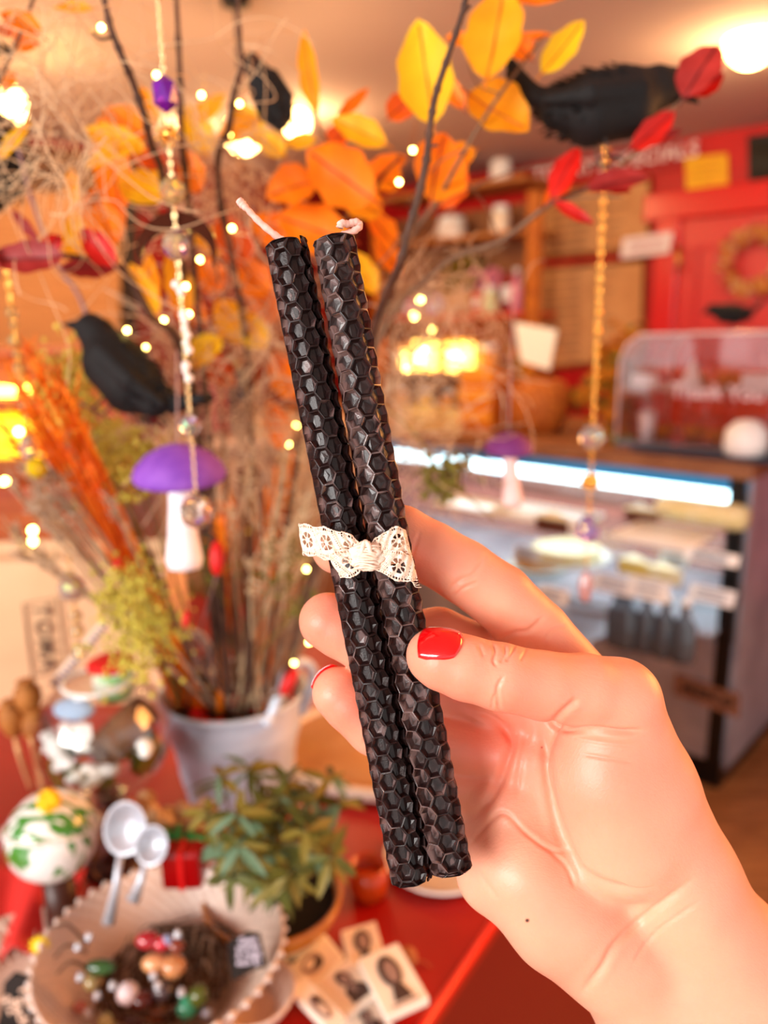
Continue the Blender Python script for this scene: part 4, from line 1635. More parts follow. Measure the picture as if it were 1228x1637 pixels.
# ------------------------------------------------------------------ galvanised bucket
zinc = M('galvanised_zinc', (.74, .81, .88), .4, metal=.15, col2=(.86, .91, .97), scale=22, bump=.15, bscale=90)
bk = PZ(384, 1268, TZ)
zr = zat(bk, 1102)
H = zr - TZ
rt = 113 * pxs((bk.x, bk.y, zr))
rb = rt * .72
bu = thing('zinc_bucket', 'galvanised metal bucket holding the dried stems', 'bucket', tuple(bk))
b = B()
prof = [(0, .004), (rb - .002, .004), (rb, 0), (rb * 1.01, .006)]
for k in range(25):
    f = .04 + .94 * k / 24
    w = .0022 * (math.exp(-((f - .62) / .02) ** 2) + math.exp(-((f - .70) / .02) ** 2) + math.exp(-((f - .30) / .02) ** 2) + math.exp(-((f - .22) / .02) ** 2))
    prof.append((rb + (rt - rb) * f + w, H * f))
prof += [(rt + .003, H - .002), (rt + .0035, H + .002), (rt, H + .003), (rt - .003, H), (rb, .01), (0, .008)]
b.lathe(prof, 48, Matrix.Translation(bk))
b.build('pail', zinc, bu)
for s, (pts) in enumerate(([(428, 1152, 0), (440, 1128, .0), (452, 1085, .0), (478, 1058, .01), (500, 1072, .03), (494, 1110, .05), (482, 1140, .06)],
                           [(300, 1118, .1), (296, 1050, .08), (312, 1015, .06), (332, 1040, .04), (322, 1100, .06)])):
    dd = dep((bk.x, bk.y, zr)) - .055
    b = B()
    b.tube(spline([P(x, y, dd + o) for x, y, o in pts], 8), .0052, 8)
    hd_ = b.build('handle', zinc, bu)
    b = B()
    b.ball(P(pts[0][0], pts[0][1], dd + pts[0][2] - .002), .007, 10, 8)
    b.build('rivet', zinc, hd_)
b = B()
b.lathe([(0, H * .78), (rt * .9, H * .78)], 24, Matrix.Translation(bk))
b.build('filling', M('dark_filling', (.25, .10, .06), .9, col2=(.4, .2, .1), scale=60), bu)
bkz = Vector((bk.x, bk.y, zr))
for k in range(16):
    a = rnd.uniform(0, 2 * PI)
    rr_ = rt * .85 * math.sqrt(rnd.random())
    c = Vector((bk.x + rr_ * math.cos(a), bk.y + rr_ * math.sin(a) * .9, zr - .012 + rnd.uniform(-.008, .008)))
    t = tag(thing('red_berry', 'bright red frosted berry among the stems in the bucket mouth', 'berry', tuple(c), group='red berries in the bucket'))
    b = B()
    b.ball(c, .0085, 12, 8, noise=.04)
    b.build('fruit', M('berry_red', (.90, .04, .03), .45, bump=.5, bscale=600), t)
    b = B()
    b.tube([c + Z * -.006, c + Vector((rnd.uniform(-.005, .005), 0, -.03))], .001, 5)
    b.build('stalk', M('berry_stalk', (.3, .25, .1), .7), t)

# ------------------------------------------------------------------ leaves and branches
LEAF = {
    'yellow': M('leaf_yellow', (1.0, .86, .14), .5, col2=(1.0, .76, .10), scale=30, translucent=.45),
    'gold': M('leaf_gold', (1.0, .77, .14), .5, col2=(.99, .66, .08), scale=30, translucent=.45),
    'orange': M('leaf_orange', (1.0, .60, .06), .5, col2=(.97, .50, .04), scale=30, translucent=.4),
    'rust': M('leaf_rust', (.92, .42, .05), .5, col2=(.84, .30, .04), scale=30, translucent=.3),
    'red': M('leaf_red', (.88, .13, .08), .45, col2=(.75, .06, .05), scale=30, translucent=.3),
    'maroon': M('leaf_maroon', (.55, .10, .10), .5, col2=(.70, .20, .18), scale=26, translucent=.2),
}
RIB = {k: M('rib_' + k, c, .6) for k, c in dict(yellow=(.85, .5, .08), gold=(.8, .42, .05), orange=(.7, .25, .03), rust=(.5, .15, .02), red=(.5, .05, .04), maroon=(.35, .06, .06)).items()}


def leaf(parent, bx, by, tx, ty, w, key, d, dd=0.0, curl=.25, name='leaf'):
    """leaf from base pixel to tip pixel, w pixels wide, at depth d (tip at d+dd)"""
    p0, p1 = P(bx, by, d), P(tx, ty, d + dd)
    ax = (p1 - p0)
    Ln = ax.length
    W = w / FPX * d / 2
    tilt = rnd.uniform(-.5, .5)
    nn = (Vector(-F_) + Vector(R_) * tilt + Z * rnd.uniform(-.2, .4)).normalized()
    T = frame(p0, ax, z=nn)
    T = frame(p0, ax, y=T.col[1].to_3d())
    W *= 1 / math.sqrt(1 + 0 * tilt)
    vs, fs = [], []
    nu, nv = 14, 6
    sgn = rnd.choice((-1, 1))
    for i in range(nu + 1):
        u = i / nu
        ww = W * (math.sin(PI * min(u ** .85, 1)) ** .75) * (1 + .06 * math.sin(u * 19 + tx)) if 0 < u < 1 else 0
        ww = max(ww, W * .03)
        for j in range(nv + 1):
            v = j / nv * 2 - 1
            z_ = sgn * curl * Ln * (u * (1 - u)) * .6 + abs(v) ** 1.5 * ww * .38 + .04 * W * math.sin(u * 14 + v * 3)
            vs.append((u * Ln, v * ww, z_))
    for i in range(nu):
        for j in range(nv):
            a = i * (nv + 1) + j
            fs.append((a, a + 1, a + nv + 2, a + nv + 1))
    b = B()
    b.add(vs, fs, T)
    b.tube([T @ Vector((u * Ln, 0, sgn * curl * Ln * (u * (1 - u)) * .6 + .0003)) for u in [-.12 + i * .105 for i in range(11)]], [W * .035 + .0002] * 11, 5, mi=1)
    return b.build(name, [LEAF[key], RIB[key]], parent)


bark = M('dark_twig_bark', (.24, .15, .11), .7, col2=(.36, .24, .18), scale=80, bump=.6, bscale=300)
bark2 = M('grey_brown_bark', (.42, .30, .22), .7, col2=(.5, .38, .28), scale=80, bump=.5, bscale=300)


def branch(pts, r0, r1, label, leaves=(), mat=bark, twigs=(), knots=0):
    q = spline([P(x, y, d) for x, y, d in pts], 7)
    t = thing('leafy_branch' if leaves else 'bare_twig', label, 'branch', tuple(q[0]))
    b = B()
    m = len(q)
    rs = [(r0 + (r1 - r0) * i / (m - 1)) * (1 + (.35 if knots and i % knots == 0 else 0)) for i in range(m)]
    b.tube(q, rs, 7)
    for tw in twigs:
        b.tube(spline([P(*v) for v in tw], 6), min(r0, r1) * .6, 5)
    b.build('stem', mat, t)
    for lf in leaves:
        leaf(t, *lf)
    return t


# orange-gold silk branch in the middle and at the upper right
branch([(868, 60, .43), (800, 150, .43), (745, 238, .44), (700, 320, .47), (640, 420, .52), (585, 620, .60), (470, 1060, .70), (410, 1125, .72)], .0008, .0022,
       'branch of large golden yellow and orange leaves rising to the upper right', [
    (692, 200, 668, 30, 90, 'yellow', .42), (778, 128, 806, -25, 96, 'gold', .42), (866, 118, 934, 32, 46, 'yellow', .43), (748, 150, 846, 208, 100, 'gold', .44),
    (688, 322, 712, 212, 98, 'orange', .46), (620, 190, 664, 152, 44, 'rust', .5), (750, 70, 712, 60, 26, 'orange', .48), (770, 70, 884, 54, 26, 'orange', .46),
    (820, 0, 905, -6, 26, 'orange', .45), (742, 175, 700, 118, 30, 'orange', .5), (760, 240, 700, 262, 40, 'gold', .47), (850, 95, 812, 60, 40, 'orange', .46), (700, 332, 740, 262, 60, 'rust', .52)], bark2,
       [[(745, 238, .44), (700, 262, .45), (650, 330, .5)], [(800, 150, .43), (760, 130, .44), (740, 60, .45)]])
# red-leaved branch on the right
branch([(1098, 150, .46), (1062, 190, .46), (1010, 250, .46), (940, 300, .465), (880, 326, .47), (800, 385, .49), (700, 430, .52), (600, 560, .58), (500, 900, .68), (420, 1125, .73)], .0008, .0026,
       'branch of red and maroon leaves reaching under the large crow', [
    (1093, 158, 1148, 72, 66, 'maroon', .45), (1100, 150, 1158, 118, 40, 'red', .455), (1010, 238, 1080, 178, 40, 'red', .455), (1000, 240, 1092, 208, 22, 'maroon', .46), (882, 318, 926, 236, 42, 'red', .46),
    (938, 304, 1040, 284, 44, 'maroon', .46), (960, 300, 1010, 306, 16, 'red', .465), (885, 322, 950, 358, 22, 'red', .46), (870, 330, 920, 275, 30, 'rust', .47)], bark2,
       [[(880, 326, .47), (930, 316, .46), (994, 315, .45)], [(800, 385, .49), (770, 320, .49), (720, 300, .48), (600, 430, .5)], [(880, 262, .46), (800, 280, .46), (700, 330, .48), (640, 380, .5)]])
# sharp bare twig nearest the camera
branch([(752, -30, .30), (738, 25, .305), (716, 92, .31), (697, 150, .315), (688, 200, .32), (682, 255, .325), (668, 318, .33), (652, 372, .335), (640, 420, .34), (600, 520, .4), (560, 700, .5), (450, 1100, .72)], .0010, .0022,
       'thin dark bare twig with buds in front of the golden leaves', (), bark, [[(683, 235, .322), (700, 232, .32)], [(738, 25, .305), (752, 8, .30)]], knots=5)
# orange cluster behind the wicks
branch([(490, 60, .48), (505, 190, .50), (545, 260, .52), (560, 330, .55), (520, 420, .60), (480, 640, .66), (440, 1100, .73)], .001, .0022,
       'branch of bright orange leaves behind the candle wicks', [
    (507, 182, 486, 48, 34, 'gold', .47), (618, 232, 530, 190, 46, 'yellow', .48), (598, 320, 490, 240, 92, 'orange', .50), (505, 290, 425, 315, 70, 'orange', .52), (560, 385, 440, 345, 76, 'orange', .54),
    (610, 345, 540, 300, 56, 'gold', .53), (540, 190, 590, 140, 22, 'orange', .5), (505, 222, 455, 232, 28, 'yellow', .5), (585, 300, 650, 250, 50, 'orange', .54), (560, 200, 520, 250, 40, 'rust', .55),
    (470, 380, 400, 352, 52, 'orange', .56), (430, 470, 372, 420, 60, 'orange', .58), (395, 430, 350, 340, 60, 'rust', .58), (630, 390, 590, 340, 44, 'orange', .58), (640, 300, 590, 270, 50, 'gold', .56)], bark2)
branch([(110, 380, .52), (170, 300, .53), (240, 330, .55), (300, 430, .60), (350, 620, .66), (380, 1100, .73)], .001, .0022,
       'branch of yellow and orange leaves behind the crescent moon charm', [
    (232, 240, 133, 205, 44, 'yellow', .48), (225, 225, 135, 270, 34, 'yellow', .48), (264, 318, 190, 290, 74, 'yellow', .50), (195, 340, 160, 185, 60, 'orange', .52), (240, 225, 165, 170, 60, 'orange', .54),
    (128, 430, 118, 340, 44, 'gold', .50), (180, 395, 150, 300, 66, 'orange', .53), (268, 265, 205, 240, 40, 'rust', .55), (250, 500, 208, 420, 36, 'yellow', .52), (252, 505, 238, 405, 40, 'gold', .53),
    (300, 500, 270, 400, 44, 'gold', .56), (120, 330, 115, 265, 24, 'gold', .49), (315, 310, 300, 240, 44, 'orange', .55), (250, 200, 225, 138, 26, 'gold', .5)], bark2)
branch([(330, 360, .56), (350, 450, .60), (370, 560, .64), (390, 800, .69), (395, 1100, .73)], .001, .0022,
       'lower branch of amber leaves between the chain and the candles', [
    (355, 540, 300, 590, 50, 'yellow', .58), (350, 470, 320, 410, 50, 'orange', .6), (330, 250, 300, 165, 50, 'yellow', .62), (420, 235, 372, 160, 46, 'yellow', .62), (350, 225, 420, 190, 40, 'gold', .6), (455, 250, 415, 215, 40, 'yellow', .6), (310, 200, 360, 150, 36, 'gold', .6), (400, 545, 345, 480, 60, 'gold', .6), (420, 560, 395, 500, 50, 'yellow', .6), (435, 520, 405, 430, 60, 'orange', .61),
    (375, 620, 310, 560, 46, 'rust', .62), (330, 520, 270, 470, 46, 'orange', .6), (470, 640, 440, 560, 50, 'orange', .63), (455, 720, 430, 640, 44, 'orange', .64), (370, 400, 310, 380, 50, 'gold', .6),
    (480, 420, 440, 380, 50, 'rust', .62), (600, 470, 560, 400, 40, 'yellow', .6), (560, 520, 525, 440, 40, 'yellow', .62), (640, 440, 600, 380, 40, 'orange', .62)], bark2)
branch([(0, 400, .42), (70, 405, .43), (190, 428, .46), (240, 500, .5), (300, 620, .6), (350, 1100, .72)], .0011, .0024,
       'dark red leaved branch coming in from the left edge', [
    (102, 410, -20, 415, 54, 'maroon', .42), (185, 425, 128, 365, 44, 'red', .44), (186, 428, 96, 428, 36, 'maroon', .45), (62, 385, 18, 335, 20, 'maroon', .44), (70, 400, 100, 378, 30, 'red', .44), (0, 440, -40, 380, 40, 'maroon', .42)], bark)
branch([(60, -20, .40), (30, 60, .42), (-10, 150, .44)], .001, .0014,
       'orange and yellow leaves at the upper left corner in the moss', [
    (68, 60, 0, 20, 40, 'orange', .41), (62, 70, 20, 60, 40, 'orange', .43), (150, 14, 84, 12, 14, 'gold', .42), (100, 8, 148, 14, 20, 'gold', .40), (0, 255, 50, 195, 24, 'yellow', .42), (6, 150, 28, 115, 26, 'orange', .45), (-5, 40, 25, 60, 30, 'rust', .45)], bark2)
for pts, r0, r1, lb, tw in (
    ([(163, -20, .38), (176, 40, .385), (195, 90, .39), (214, 135, .40), (232, 190, .41), (243, 235, .43), (262, 290, .47), (300, 500, .58), (360, 1110, .72)], .0014, .0026, 'dark bare twig left of the crystal chain', [[(178, 60, .385), (160, 62, .385), (148, 52, .385)]]),
    ([(281, -20, .45), (286, 80, .45), (289, 160, .46), (290, 215, .47), (310, 420, .56), (370, 1110, .72)], .0013, .0026, 'straight dark bare twig just right of the crystal chain', []),
    ([(380, -20, .44), (382, 60, .44), (386, 105, .44), (374, 150, .45), (366, 205, .46), (350, 300, .52), (400, 620, .62), (400, 1110, .73)], .0012, .0026, 'thin dark bare twig in front of the glowing bulb', []),
    ([(205, 440, .47), (240, 505, .48), (290, 550, .52), (320, 700, .6), (372, 1110, .72)], .0016, .0026, 'dark twig curving down below the red leaf', []),
    ([(30, 240, .56), (55, 330, .57), (90, 420, .58), (125, 470, .58), (150, 535, .59)], .0014, .0018, 'thin mauve twig behind the maroon leaf', []),
    ([(640, 250, .52), (600, 300, .53), (560, 400, .56), (470, 760, .66), (420, 1110, .73)], .0010, .0022, 'thin twig passing behind the candles', []),
):
    branch(pts, r0, r1, lb, (), bark if 'mauve' not in lb else M('mauve_bark', (.55, .42, .42), .7), tw, knots=6)


# ------------------------------------------------------------------ dried stems in the bucket
def into_bucket(k=1.0):
    a = rnd.uniform(0, 2 * PI)
    r_ = rt * .7 * math.sqrt(rnd.random()) * k
    return Vector((bk.x + r_ * math.cos(a), bk.y + r_ * math.sin(a), zr - .03))


def stems(n, base_px, tip_box, dr, r, mat, name, label, group, bend=20, head=None, hmat=None, hr=.004):
    for k in range(n):
        x, y = base_px[0] + rnd.uniform(-1, 1) * base_px[2], base_px[1] + rnd.uniform(-6, 8)
        d0 = dep(bkz) + rnd.uniform(-.04, .05)
        tx, ty = rnd.uniform(tip_box[0], tip_box[2]), rnd.uniform(tip_box[1], tip_box[3])
        d1 = rnd.uniform(*dr)
        mx, my = (x + tx) / 2 + rnd.uniform(-bend, bend), (y + ty) / 2 + rnd.uniform(-8, 8)
        q = spline([P(x, y + 18, d0), P(mx, my, (d0 + d1) / 2), P(tx, ty, d1)], 8)
        t = thing(name, label, 'stem', tuple(q[0]), group=group)
        b = B()
        b.tube(q, [r * (1.1 - .7 * i / len(q)) for i in range(len(q))], 6)
        b.build('stalk', mat, t)
        if head:
            b = B()
            tip = q[-1]
            dr_ = (q[-1] - q[-3]).normalized()
            if head == 'plume':
                for j in range(26):
                    c = tip - dr_ * rnd.uniform(0, .05)
                    e = c + (dr_ * rnd.uniform(.3, 1) + Vector((rnd.gauss(0, .35), rnd.gauss(0, .35), rnd.gauss(0, .35)))) * rnd.uniform(.006, .018)
                    b.tube([c, e], [.0009, .0003], 4)
            elif head == 'puff':
                for j in range(90):
                    c = tip + Vector((rnd.gauss(0, 1), rnd.gauss(0, 1), rnd.gauss(0, 1))) * hr * 1.1
                    b.ball(c, hr * rnd.uniform(.10, .24), 5, 4)
            else:
                b.ball((0, 0, 0), (hr * .5, hr * .5, hr * 1.6), 10, 8, frame(tip, Vector((1, 0, .1)), z=dr_))
            b.build('seed_head' if head != 'puff' else 'blossom', hmat or mat, t)


or_reed = M('orange_dyed_reed', (1.0, .58, .08), .5, col2=(.98, .46, .05), scale=50)
taupe = M('taupe_grass', (.82, .74, .63), .7, col2=(.70, .60, .50), scale=60)
purp = M('purple_brown_stem', (.58, .42, .42), .7, col2=(.48, .36, .32), scale=40)
chart = M('chartreuse_moss', (.86, .82, .36), .8, col2=(.72, .66, .22), scale=120, bump=.8, bscale=400)
stems(16, (318, 1115, 14), (0, 540, 110, 690), (.46, .56), .0027, or_reed, 'orange_reed', 'orange dyed reed with a feathery tip leaning to the left', 'orange reeds leaning left', 10, 'plume')
stems(8, (300, 1110, 18), (60, 620, 150, 740), (.50, .58), .0028, M('burnt_reed', (.90, .36, .05), .6, col2=(.98, .48, .08), scale=30), 'orange_reed', 'burnt orange reed in the sheaf leaning to the left', 'burnt reeds leaning left', 14, 'plume')
stems(3, (358, 1122, 8), (335, 700, 372, 870), (.60, .64), .0036, or_reed, 'orange_reed', 'upright orange reed in the middle of the bucket', 'upright orange reeds', 6, 'plume')
stems(5, (405, 1120, 20), (395, 640, 490, 800), (.62, .68), .0032, or_reed, 'orange_reed', 'orange reed leaning towards the candles', 'orange reeds leaning right', 8)
stems(34, (420, 1120, 34), (430, 640, 560, 860), (.66, .80), .0014, taupe, 'dried_reed', 'thin taupe grass stem in the sheaf beside the candles', 'taupe grass stems on the right', 14, 'plume')
stems(14, (330, 1115, 24), (0, 720, 80, 880), (.52, .62), .0017, taupe, 'dried_reed', 'thin taupe grass stem leaning far to the left', 'taupe grass stems on the left', 18, 'plume')
stems(12, (350, 1118, 30), (60, 700, 180, 800), (.54, .64), .0017, taupe, 'dried_reed', 'taupe grass stem leaning left over the glass globe', 'taupe grass stems over the globe', 18, 'plume')
stems(22, (395, 1120, 50), (360, 680, 540, 900), (.58, .64), .0015, M('pale_straw', (.88, .78, .62), .7), 'pale_straw', 'thin pale straw in front of the orange reeds', 'pale straws in front', 14, 'plume')
stems(11, (385, 1118, 50), (300, 640, 470, 840), (.62, .76), .0020, purp, 'dried_twig', 'bare purple brown stem standing in the bucket', 'purple brown stems', 14)
stems(10, (385, 1118, 60), (400, 560, 560, 760), (.68, .80), .0018, M('cream_straw', (.80, .68, .52), .7), 'straw', 'pale straw standing behind the grass sheaf', 'pale straws', 14, 'plume')
stems(5, (320, 1110, 24), (80, 590, 140, 690), (.56, .68), .0012, M('olive_stem', (.5, .45, .2), .7), 'moss_sprig', 'chartreuse blossom sprig below the left crow', 'chartreuse sprigs', 14, 'puff', chart, .011)
stems(9, (320, 1110, 24), (150, 690, 240, 790), (.58, .68), .0012, M('olive_stem', (.5, .45, .2), .7), 'moss_sprig', 'chartreuse blossom sprig beside the purple mushroom cap', 'chartreuse sprigs by the mushroom', 14, 'puff', chart, .011)
stems(8, (300, 1110, 14), (190, 930, 270, 1060), (.58, .68), .0012, M('olive_stem', (.5, .45, .2), .7), 'moss_sprig', 'chartreuse blossom sprig above the glass globe', 'chartreuse sprigs above the globe', 8, 'puff', chart, .011)
stems(5, (370, 1118, 40), (310, 820, 480, 980), (.60, .70), .0012, M('olive_stem', (.5, .45, .2), .7), 'moss_sprig', 'small green sprig low among the stems', 'green sprigs low in the bucket', 8, 'puff', M('olive_moss', (.45, .42, .15), .8), .008)
for (x, y, a, lb) in ((347, 892, 0, 'red bullrush-shaped pod beside the mushroom stalk'), (462, 1090, .5, 'red pod inside the bucket handle loop'), (186, 905, .3, 'small crimson pod among the left stems'), (297, 990, .1, 'small red pod right of the chartreuse sprigs')):
    d_ = .60 if y < 1000 else .70
    c = P(x, y, d_)
    t = thing('seed_pod', lb, 'pod', tuple(c))
    up_ = (Vector(U_) + Vector(R_) * a).normalized()
    sz = 1 if x in (347, 462) else .5
    b = B()
    b.ball((0, 0, 0), (.006 * sz, .006 * sz, .014 * sz), 12, 8, frame(c, Vector((1, .1, 0)), z=up_))
    b.build('pod', M('pod_red', (.82, .06, .05), .5, bump=.5, bscale=500), t)
    b = B()
    e = into_bucket()
    b.tube(spline([c - up_ * .012 * sz, (c + e) / 2 + Z * .01, e], 6), .0010, 5)
    b.build('stalk', purp, t)

# ------------------------------------------------------------------ Spanish moss
moss_m = M('spanish_moss', (.93, .80, .63), .7, col2=(.84, .70, .54), scale=90)
moss_d = M('grey_moss', (.90, .77, .62), .7, col2=(.78, .65, .52), scale=90)


def moss(label, blobs, n, r, mat=moss_m, ln=60, st=.0032, curl=.55):
    """blobs: (px, py, depth, sx px, sy px)"""
    c0 = P(*blobs[0][:3])
    b = B()
    for k in range(n):
        x, y, d, sx, sy = rnd.choice(blobs)
        p = P(x + rnd.gauss(0, sx * .45), y + rnd.gauss(0, sy * .45), d + rnd.gauss(0, .018))
        v = Vector((rnd.gauss(0, 1), rnd.gauss(0, .6), rnd.gauss(-.3, 1))).normalized()
        w = Vector((rnd.gauss(0, 1), rnd.gauss(0, 1), rnd.gauss(0, 1)))
        pts = []
        cur = rnd.uniform(.15, curl)
        for s in range(int(ln * rnd.uniform(.4, 1))):
            pts.append(p)
            v = (v + w.cross(v) * cur * .55 + Vector((0, 0, -.02))).normalized()
            w = (w * .93 + Vector((rnd.gauss(0, .3), rnd.gauss(0, .3), rnd.gauss(0, .3))))
            if w.length > 1.2:
                w.normalize()
            p = p + v * st
        b.tube(pts, r, 3, cap=False)
    o = b.build('spanish_moss', mat)
    return tag(o, label, 'moss')


moss('loose curly tangle of pale moss hanging at the upper left', [(70, 40, .42, 80, 70), (60, 130, .42, 50, 60), (90, 200, .42, 60, 60), (95, 285, .43, 16, 40), (40, 190, .43, 40, 60), (190, 90, .43, 50, 60)], 95, .00036, ln=52)
tag(moss('wisp of curly moss strands in front of the tan blind', [(135, 325, .43, 20, 10), (90, 300, .43, 20, 20)], 10, .0004, ln=60), None)
moss('wisp of moss dangling beside the thin dark twig', [(345, 70, .45, 30, 30), (400, 100, .46, 20, 60)], 7, .00034, ln=50)
moss('furry pale moss hanging behind the chain of beads', [(265, 540, .6, 26, 50), (262, 620, .6, 30, 60), (275, 690, .6, 24, 40)], 130, .00042, moss_d, 30)
moss('tangled moss cloud left of the candles', [(400, 560, .6, 50, 60), (390, 650, .6, 55, 50), (430, 480, .6, 36, 60), (370, 690, .62, 50, 30)], 170, .00042, moss_d, 40)
moss('greyish moss behind the candle wicks', [(370, 270, .58, 50, 40), (410, 310, .58, 50, 40), (350, 330, .6, 40, 40)], 110, .00045, moss_d, 40)
moss('veil of dry moss hanging to the right of the candles', [(665, 500, .62, 30, 90), (690, 560, .62, 50, 90), (650, 640, .62, 24, 90), (720, 480, .64, 50, 60), (670, 720, .62, 30, 60)], 190, .00040, moss_d, 44)
t = thing('dried_sprig', 'olive dried sprig hanging right of the candles above the index finger', 'sprig', tuple(P(715, 770, .6)))
b = B()
b.tube(spline([P(600, 640, .6), P(660, 690, .6), P(715, 765, .6), P(790, 830, .62)], 8), .0008, 5)
b.build('stalk', M('olive_stem', (.5, .45, .2), .7), t)
b = B()
for k in range(90):
    c = P(710 + rnd.gauss(0, 22), 760 + rnd.gauss(0, 22), .6 + rnd.gauss(0, .01))
    b.ball(c, rnd.uniform(.0015, .004), 6, 5)
b.build('blossom', M('olive_moss', (.45, .42, .15), .8), t)

# ------------------------------------------------------------------ crows
feather = M('black_feathers', (.03, .025, .03), .75, col2=(.015, .015, .02), scale=30, bump=.7, bscale=220, stretch=(1, 3, 3))
crow_segs = []


def cs_(a, ra, b_, rb_, k=6, fl=1):
    crow_segs.append((np.array(a, float), ra, np.array(b_, float), rb_, k, fl))


cs_((-42, 0, 2), 17, (-10, 0, 0), 27)
cs_((-10, 0, 0), 28, (28, 0, 4), 27)
cs_((28, 0, 4), 26, (58, 0, 14), 17)
cs_((58, 0, 14), 16, (72, 0, 15), 14.5)
cs_((78, 0, 13), 7.5, (100, 0, 2), 1.6, 4)
cs_((-40, 0, 4), 13, (-66, 0, 12), 7)
cs_((-62, 0, 11), 7, (-84, 4, 30), 5)
cs_((-62, 0, 11), 7, (-86, -4, 34), 5)
for s in (-1, 1):
    cs_((30, s * 20, 6), 10, (-20, s * 25, 3), 9, 5)
    cs_((-20, s * 25, 3), 8, (-58, s * 14, 4), 4, 5)
gx, gy, gz = np.arange(-96, 108, 1.6), np.arange(-40, 41, 1.6), np.arange(-34, 48, 1.6)
cD = grow(crow_segs, gx, gy, gz)
cV, cQ = surface_nets(cD, gx, gy, gz)
crow_me = np_mesh('crow_body', cV * .001, cQ)
crow_me.polygons.foreach_set('use_smooth', [True] * len(crow_me.polygons))
crow_me.materials.append(feather)


def crow(label, c, fwd, up, s):
    """c: middle of the body, s: scale"""
    t = thing('crow', label, 'bird')
    t.matrix_world = Matrix.Translation(Vector(c))
    T = frame(c, fwd, z=up) @ Matrix.Diagonal((s, s * 1.1, s * 1.18, 1))
    me = crow_me.copy()
    me.transform(T)
    if T.determinant() < 0:
        me.flip_normals()
    bpy.context.view_layer.update()
    body = link('body', me, None, t)
    b = B()
    rr2 = random.Random(5)
    for k in range(240):
        x_ = rr2.uniform(-55, 60)
        a = rr2.uniform(-PI, PI)
        r1 = 27 * (1 - .55 * abs((x_ - 5) / 62) ** 2)
        q0 = Vector((x_, r1 * math.cos(a), 3 + x_ * .08 + r1 * math.sin(a))) * .001
        q1 = q0 + Vector((-rr2.uniform(6, 11), rr2.uniform(-2, 2) + 2 * math.cos(a), rr2.uniform(-1, 1) + 2 * math.sin(a))) * .001
        b.tube([T @ q0, T @ ((q0 + q1) / 2), T @ q1], [.0008 * s, .0011 * s, .0002 * s], 4)
    b.build('feathers', feather, body)
    b = B()
    for s_ in (-1, 1):
        b.ball(T @ Vector((.070, s_ * .0125, .019)), .0022 * s, 8, 6)
    b.build('eye', M('bird_eye', (.02, .01, .01), .1), body)
    b = B()
    for s_ in (-1, 1):
        b.tube([T @ Vector((0, s_ * .010, -.024)), T @ Vector((.002, s_ * .011, -.040))], .0014 * s, 5)
        for e in (-.5, 0, .5):
            b.tube([T @ Vector((.002, s_ * .011, -.040)), T @ Vector((.002 + .014 * math.cos(e), s_ * .011 + .014 * math.sin(e), -.042))], .0010 * s, 5)
        b.tube([T @ Vector((.002, s_ * .011, -.040)), T @ Vector((-.010, s_ * .011, -.042))], .0010 * s, 5)
    b.build('foot', M('bird_foot_wire', (.20, .18, .18), .5), t)
    return t


crow('large black feathered crow perched above the red leaves at the upper right', P(958, 174, .46), Vector(R_) + Vector(U_) * .03 + Vector(F_) * .12, Vector(U_) - Vector(R_) * .08 - Vector(F_) * .15, .62)
crow('black crow seen from behind, upright among the golden leaves near the bulb', P(436, 158, .56), Vector(U_) * .8 - Vector(R_) * .25 + Vector(F_) * .5, Vector(R_) * -.4 - Vector(F_), .40)
crow('black crow with its head turned left behind the purple mushroom', P(202, 606, .52), Vector(R_) * -.62 + Vector(U_) * .62 + Vector(F_) * .15, Vector(U_) + Vector(R_) * .8, .62)
crow('black crow cut off by the left edge under the moss', P(2, 255, .58), Vector(F_) * .5 + Vector(U_) + Vector(R_) * .1, Vector(R_) * -1 - Vector(F_) * .5, .66)
crow('small black crow standing on top of the clear pastry case', ck(1172, 503, .25), Vector(R_) * -.9 + Vector(F_) * .3, Z, .9)

# ------------------------------------------------------------------ hanging crystal chains
gold = M('gold_chain', (.98, .76, .38), .22, metal=1)
silver = M('pale_gold_chain', (.99, .88, .66), .2, metal=1)
ab = M('rainbow_crystal', (1, 1, 1), .02, trans=.85, ior=1.6, iri=420)
crystal = M('yellow_lit_crystal', (1.0, .95, .70), .02, trans=.85, ior=1.6)
amethyst = M('amethyst', (.55, .10, .80), .04, trans=.55, ior=1.6)
pearl = M('pearl_white', (.99, .95, .92), .15, coat=.6)
rose = M('rose_crystal', (.98, .74, .72), .05, trans=.6, ior=1.5)


def gem(b, c, r, n=8, rows=5, squash=1.0, drop=0):
    c = Vector(c)
    vs, fs = [], []
    for i in range(rows + 1):
        th = PI * i / rows
        for k in range(n):
            a = 2 * PI * (k + .5 * (i % 2)) / n
            z_ = math.cos(th) * r * squash
            if drop and z_ > 0:
                z_ *= 1 + drop
            vs.append((c.x + r * math.sin(th) * math.cos(a), c.y + r * math.sin(th) * math.sin(a), c.z + z_))
    for i in range(rows):
        for k in range(n):
            j = (k + 1) % n
            a0, a1, b0, b1 = i * n + k, i * n + j, (i + 1) * n + k, (i + 1) * n + j
            if i % 2 == 0:
                fs += [(a0, b0, a1), (a1, b0, b1)]
            else:
                fs += [(a0, b0, b1), (a0, b1, a1)]
    b.add(vs, fs)


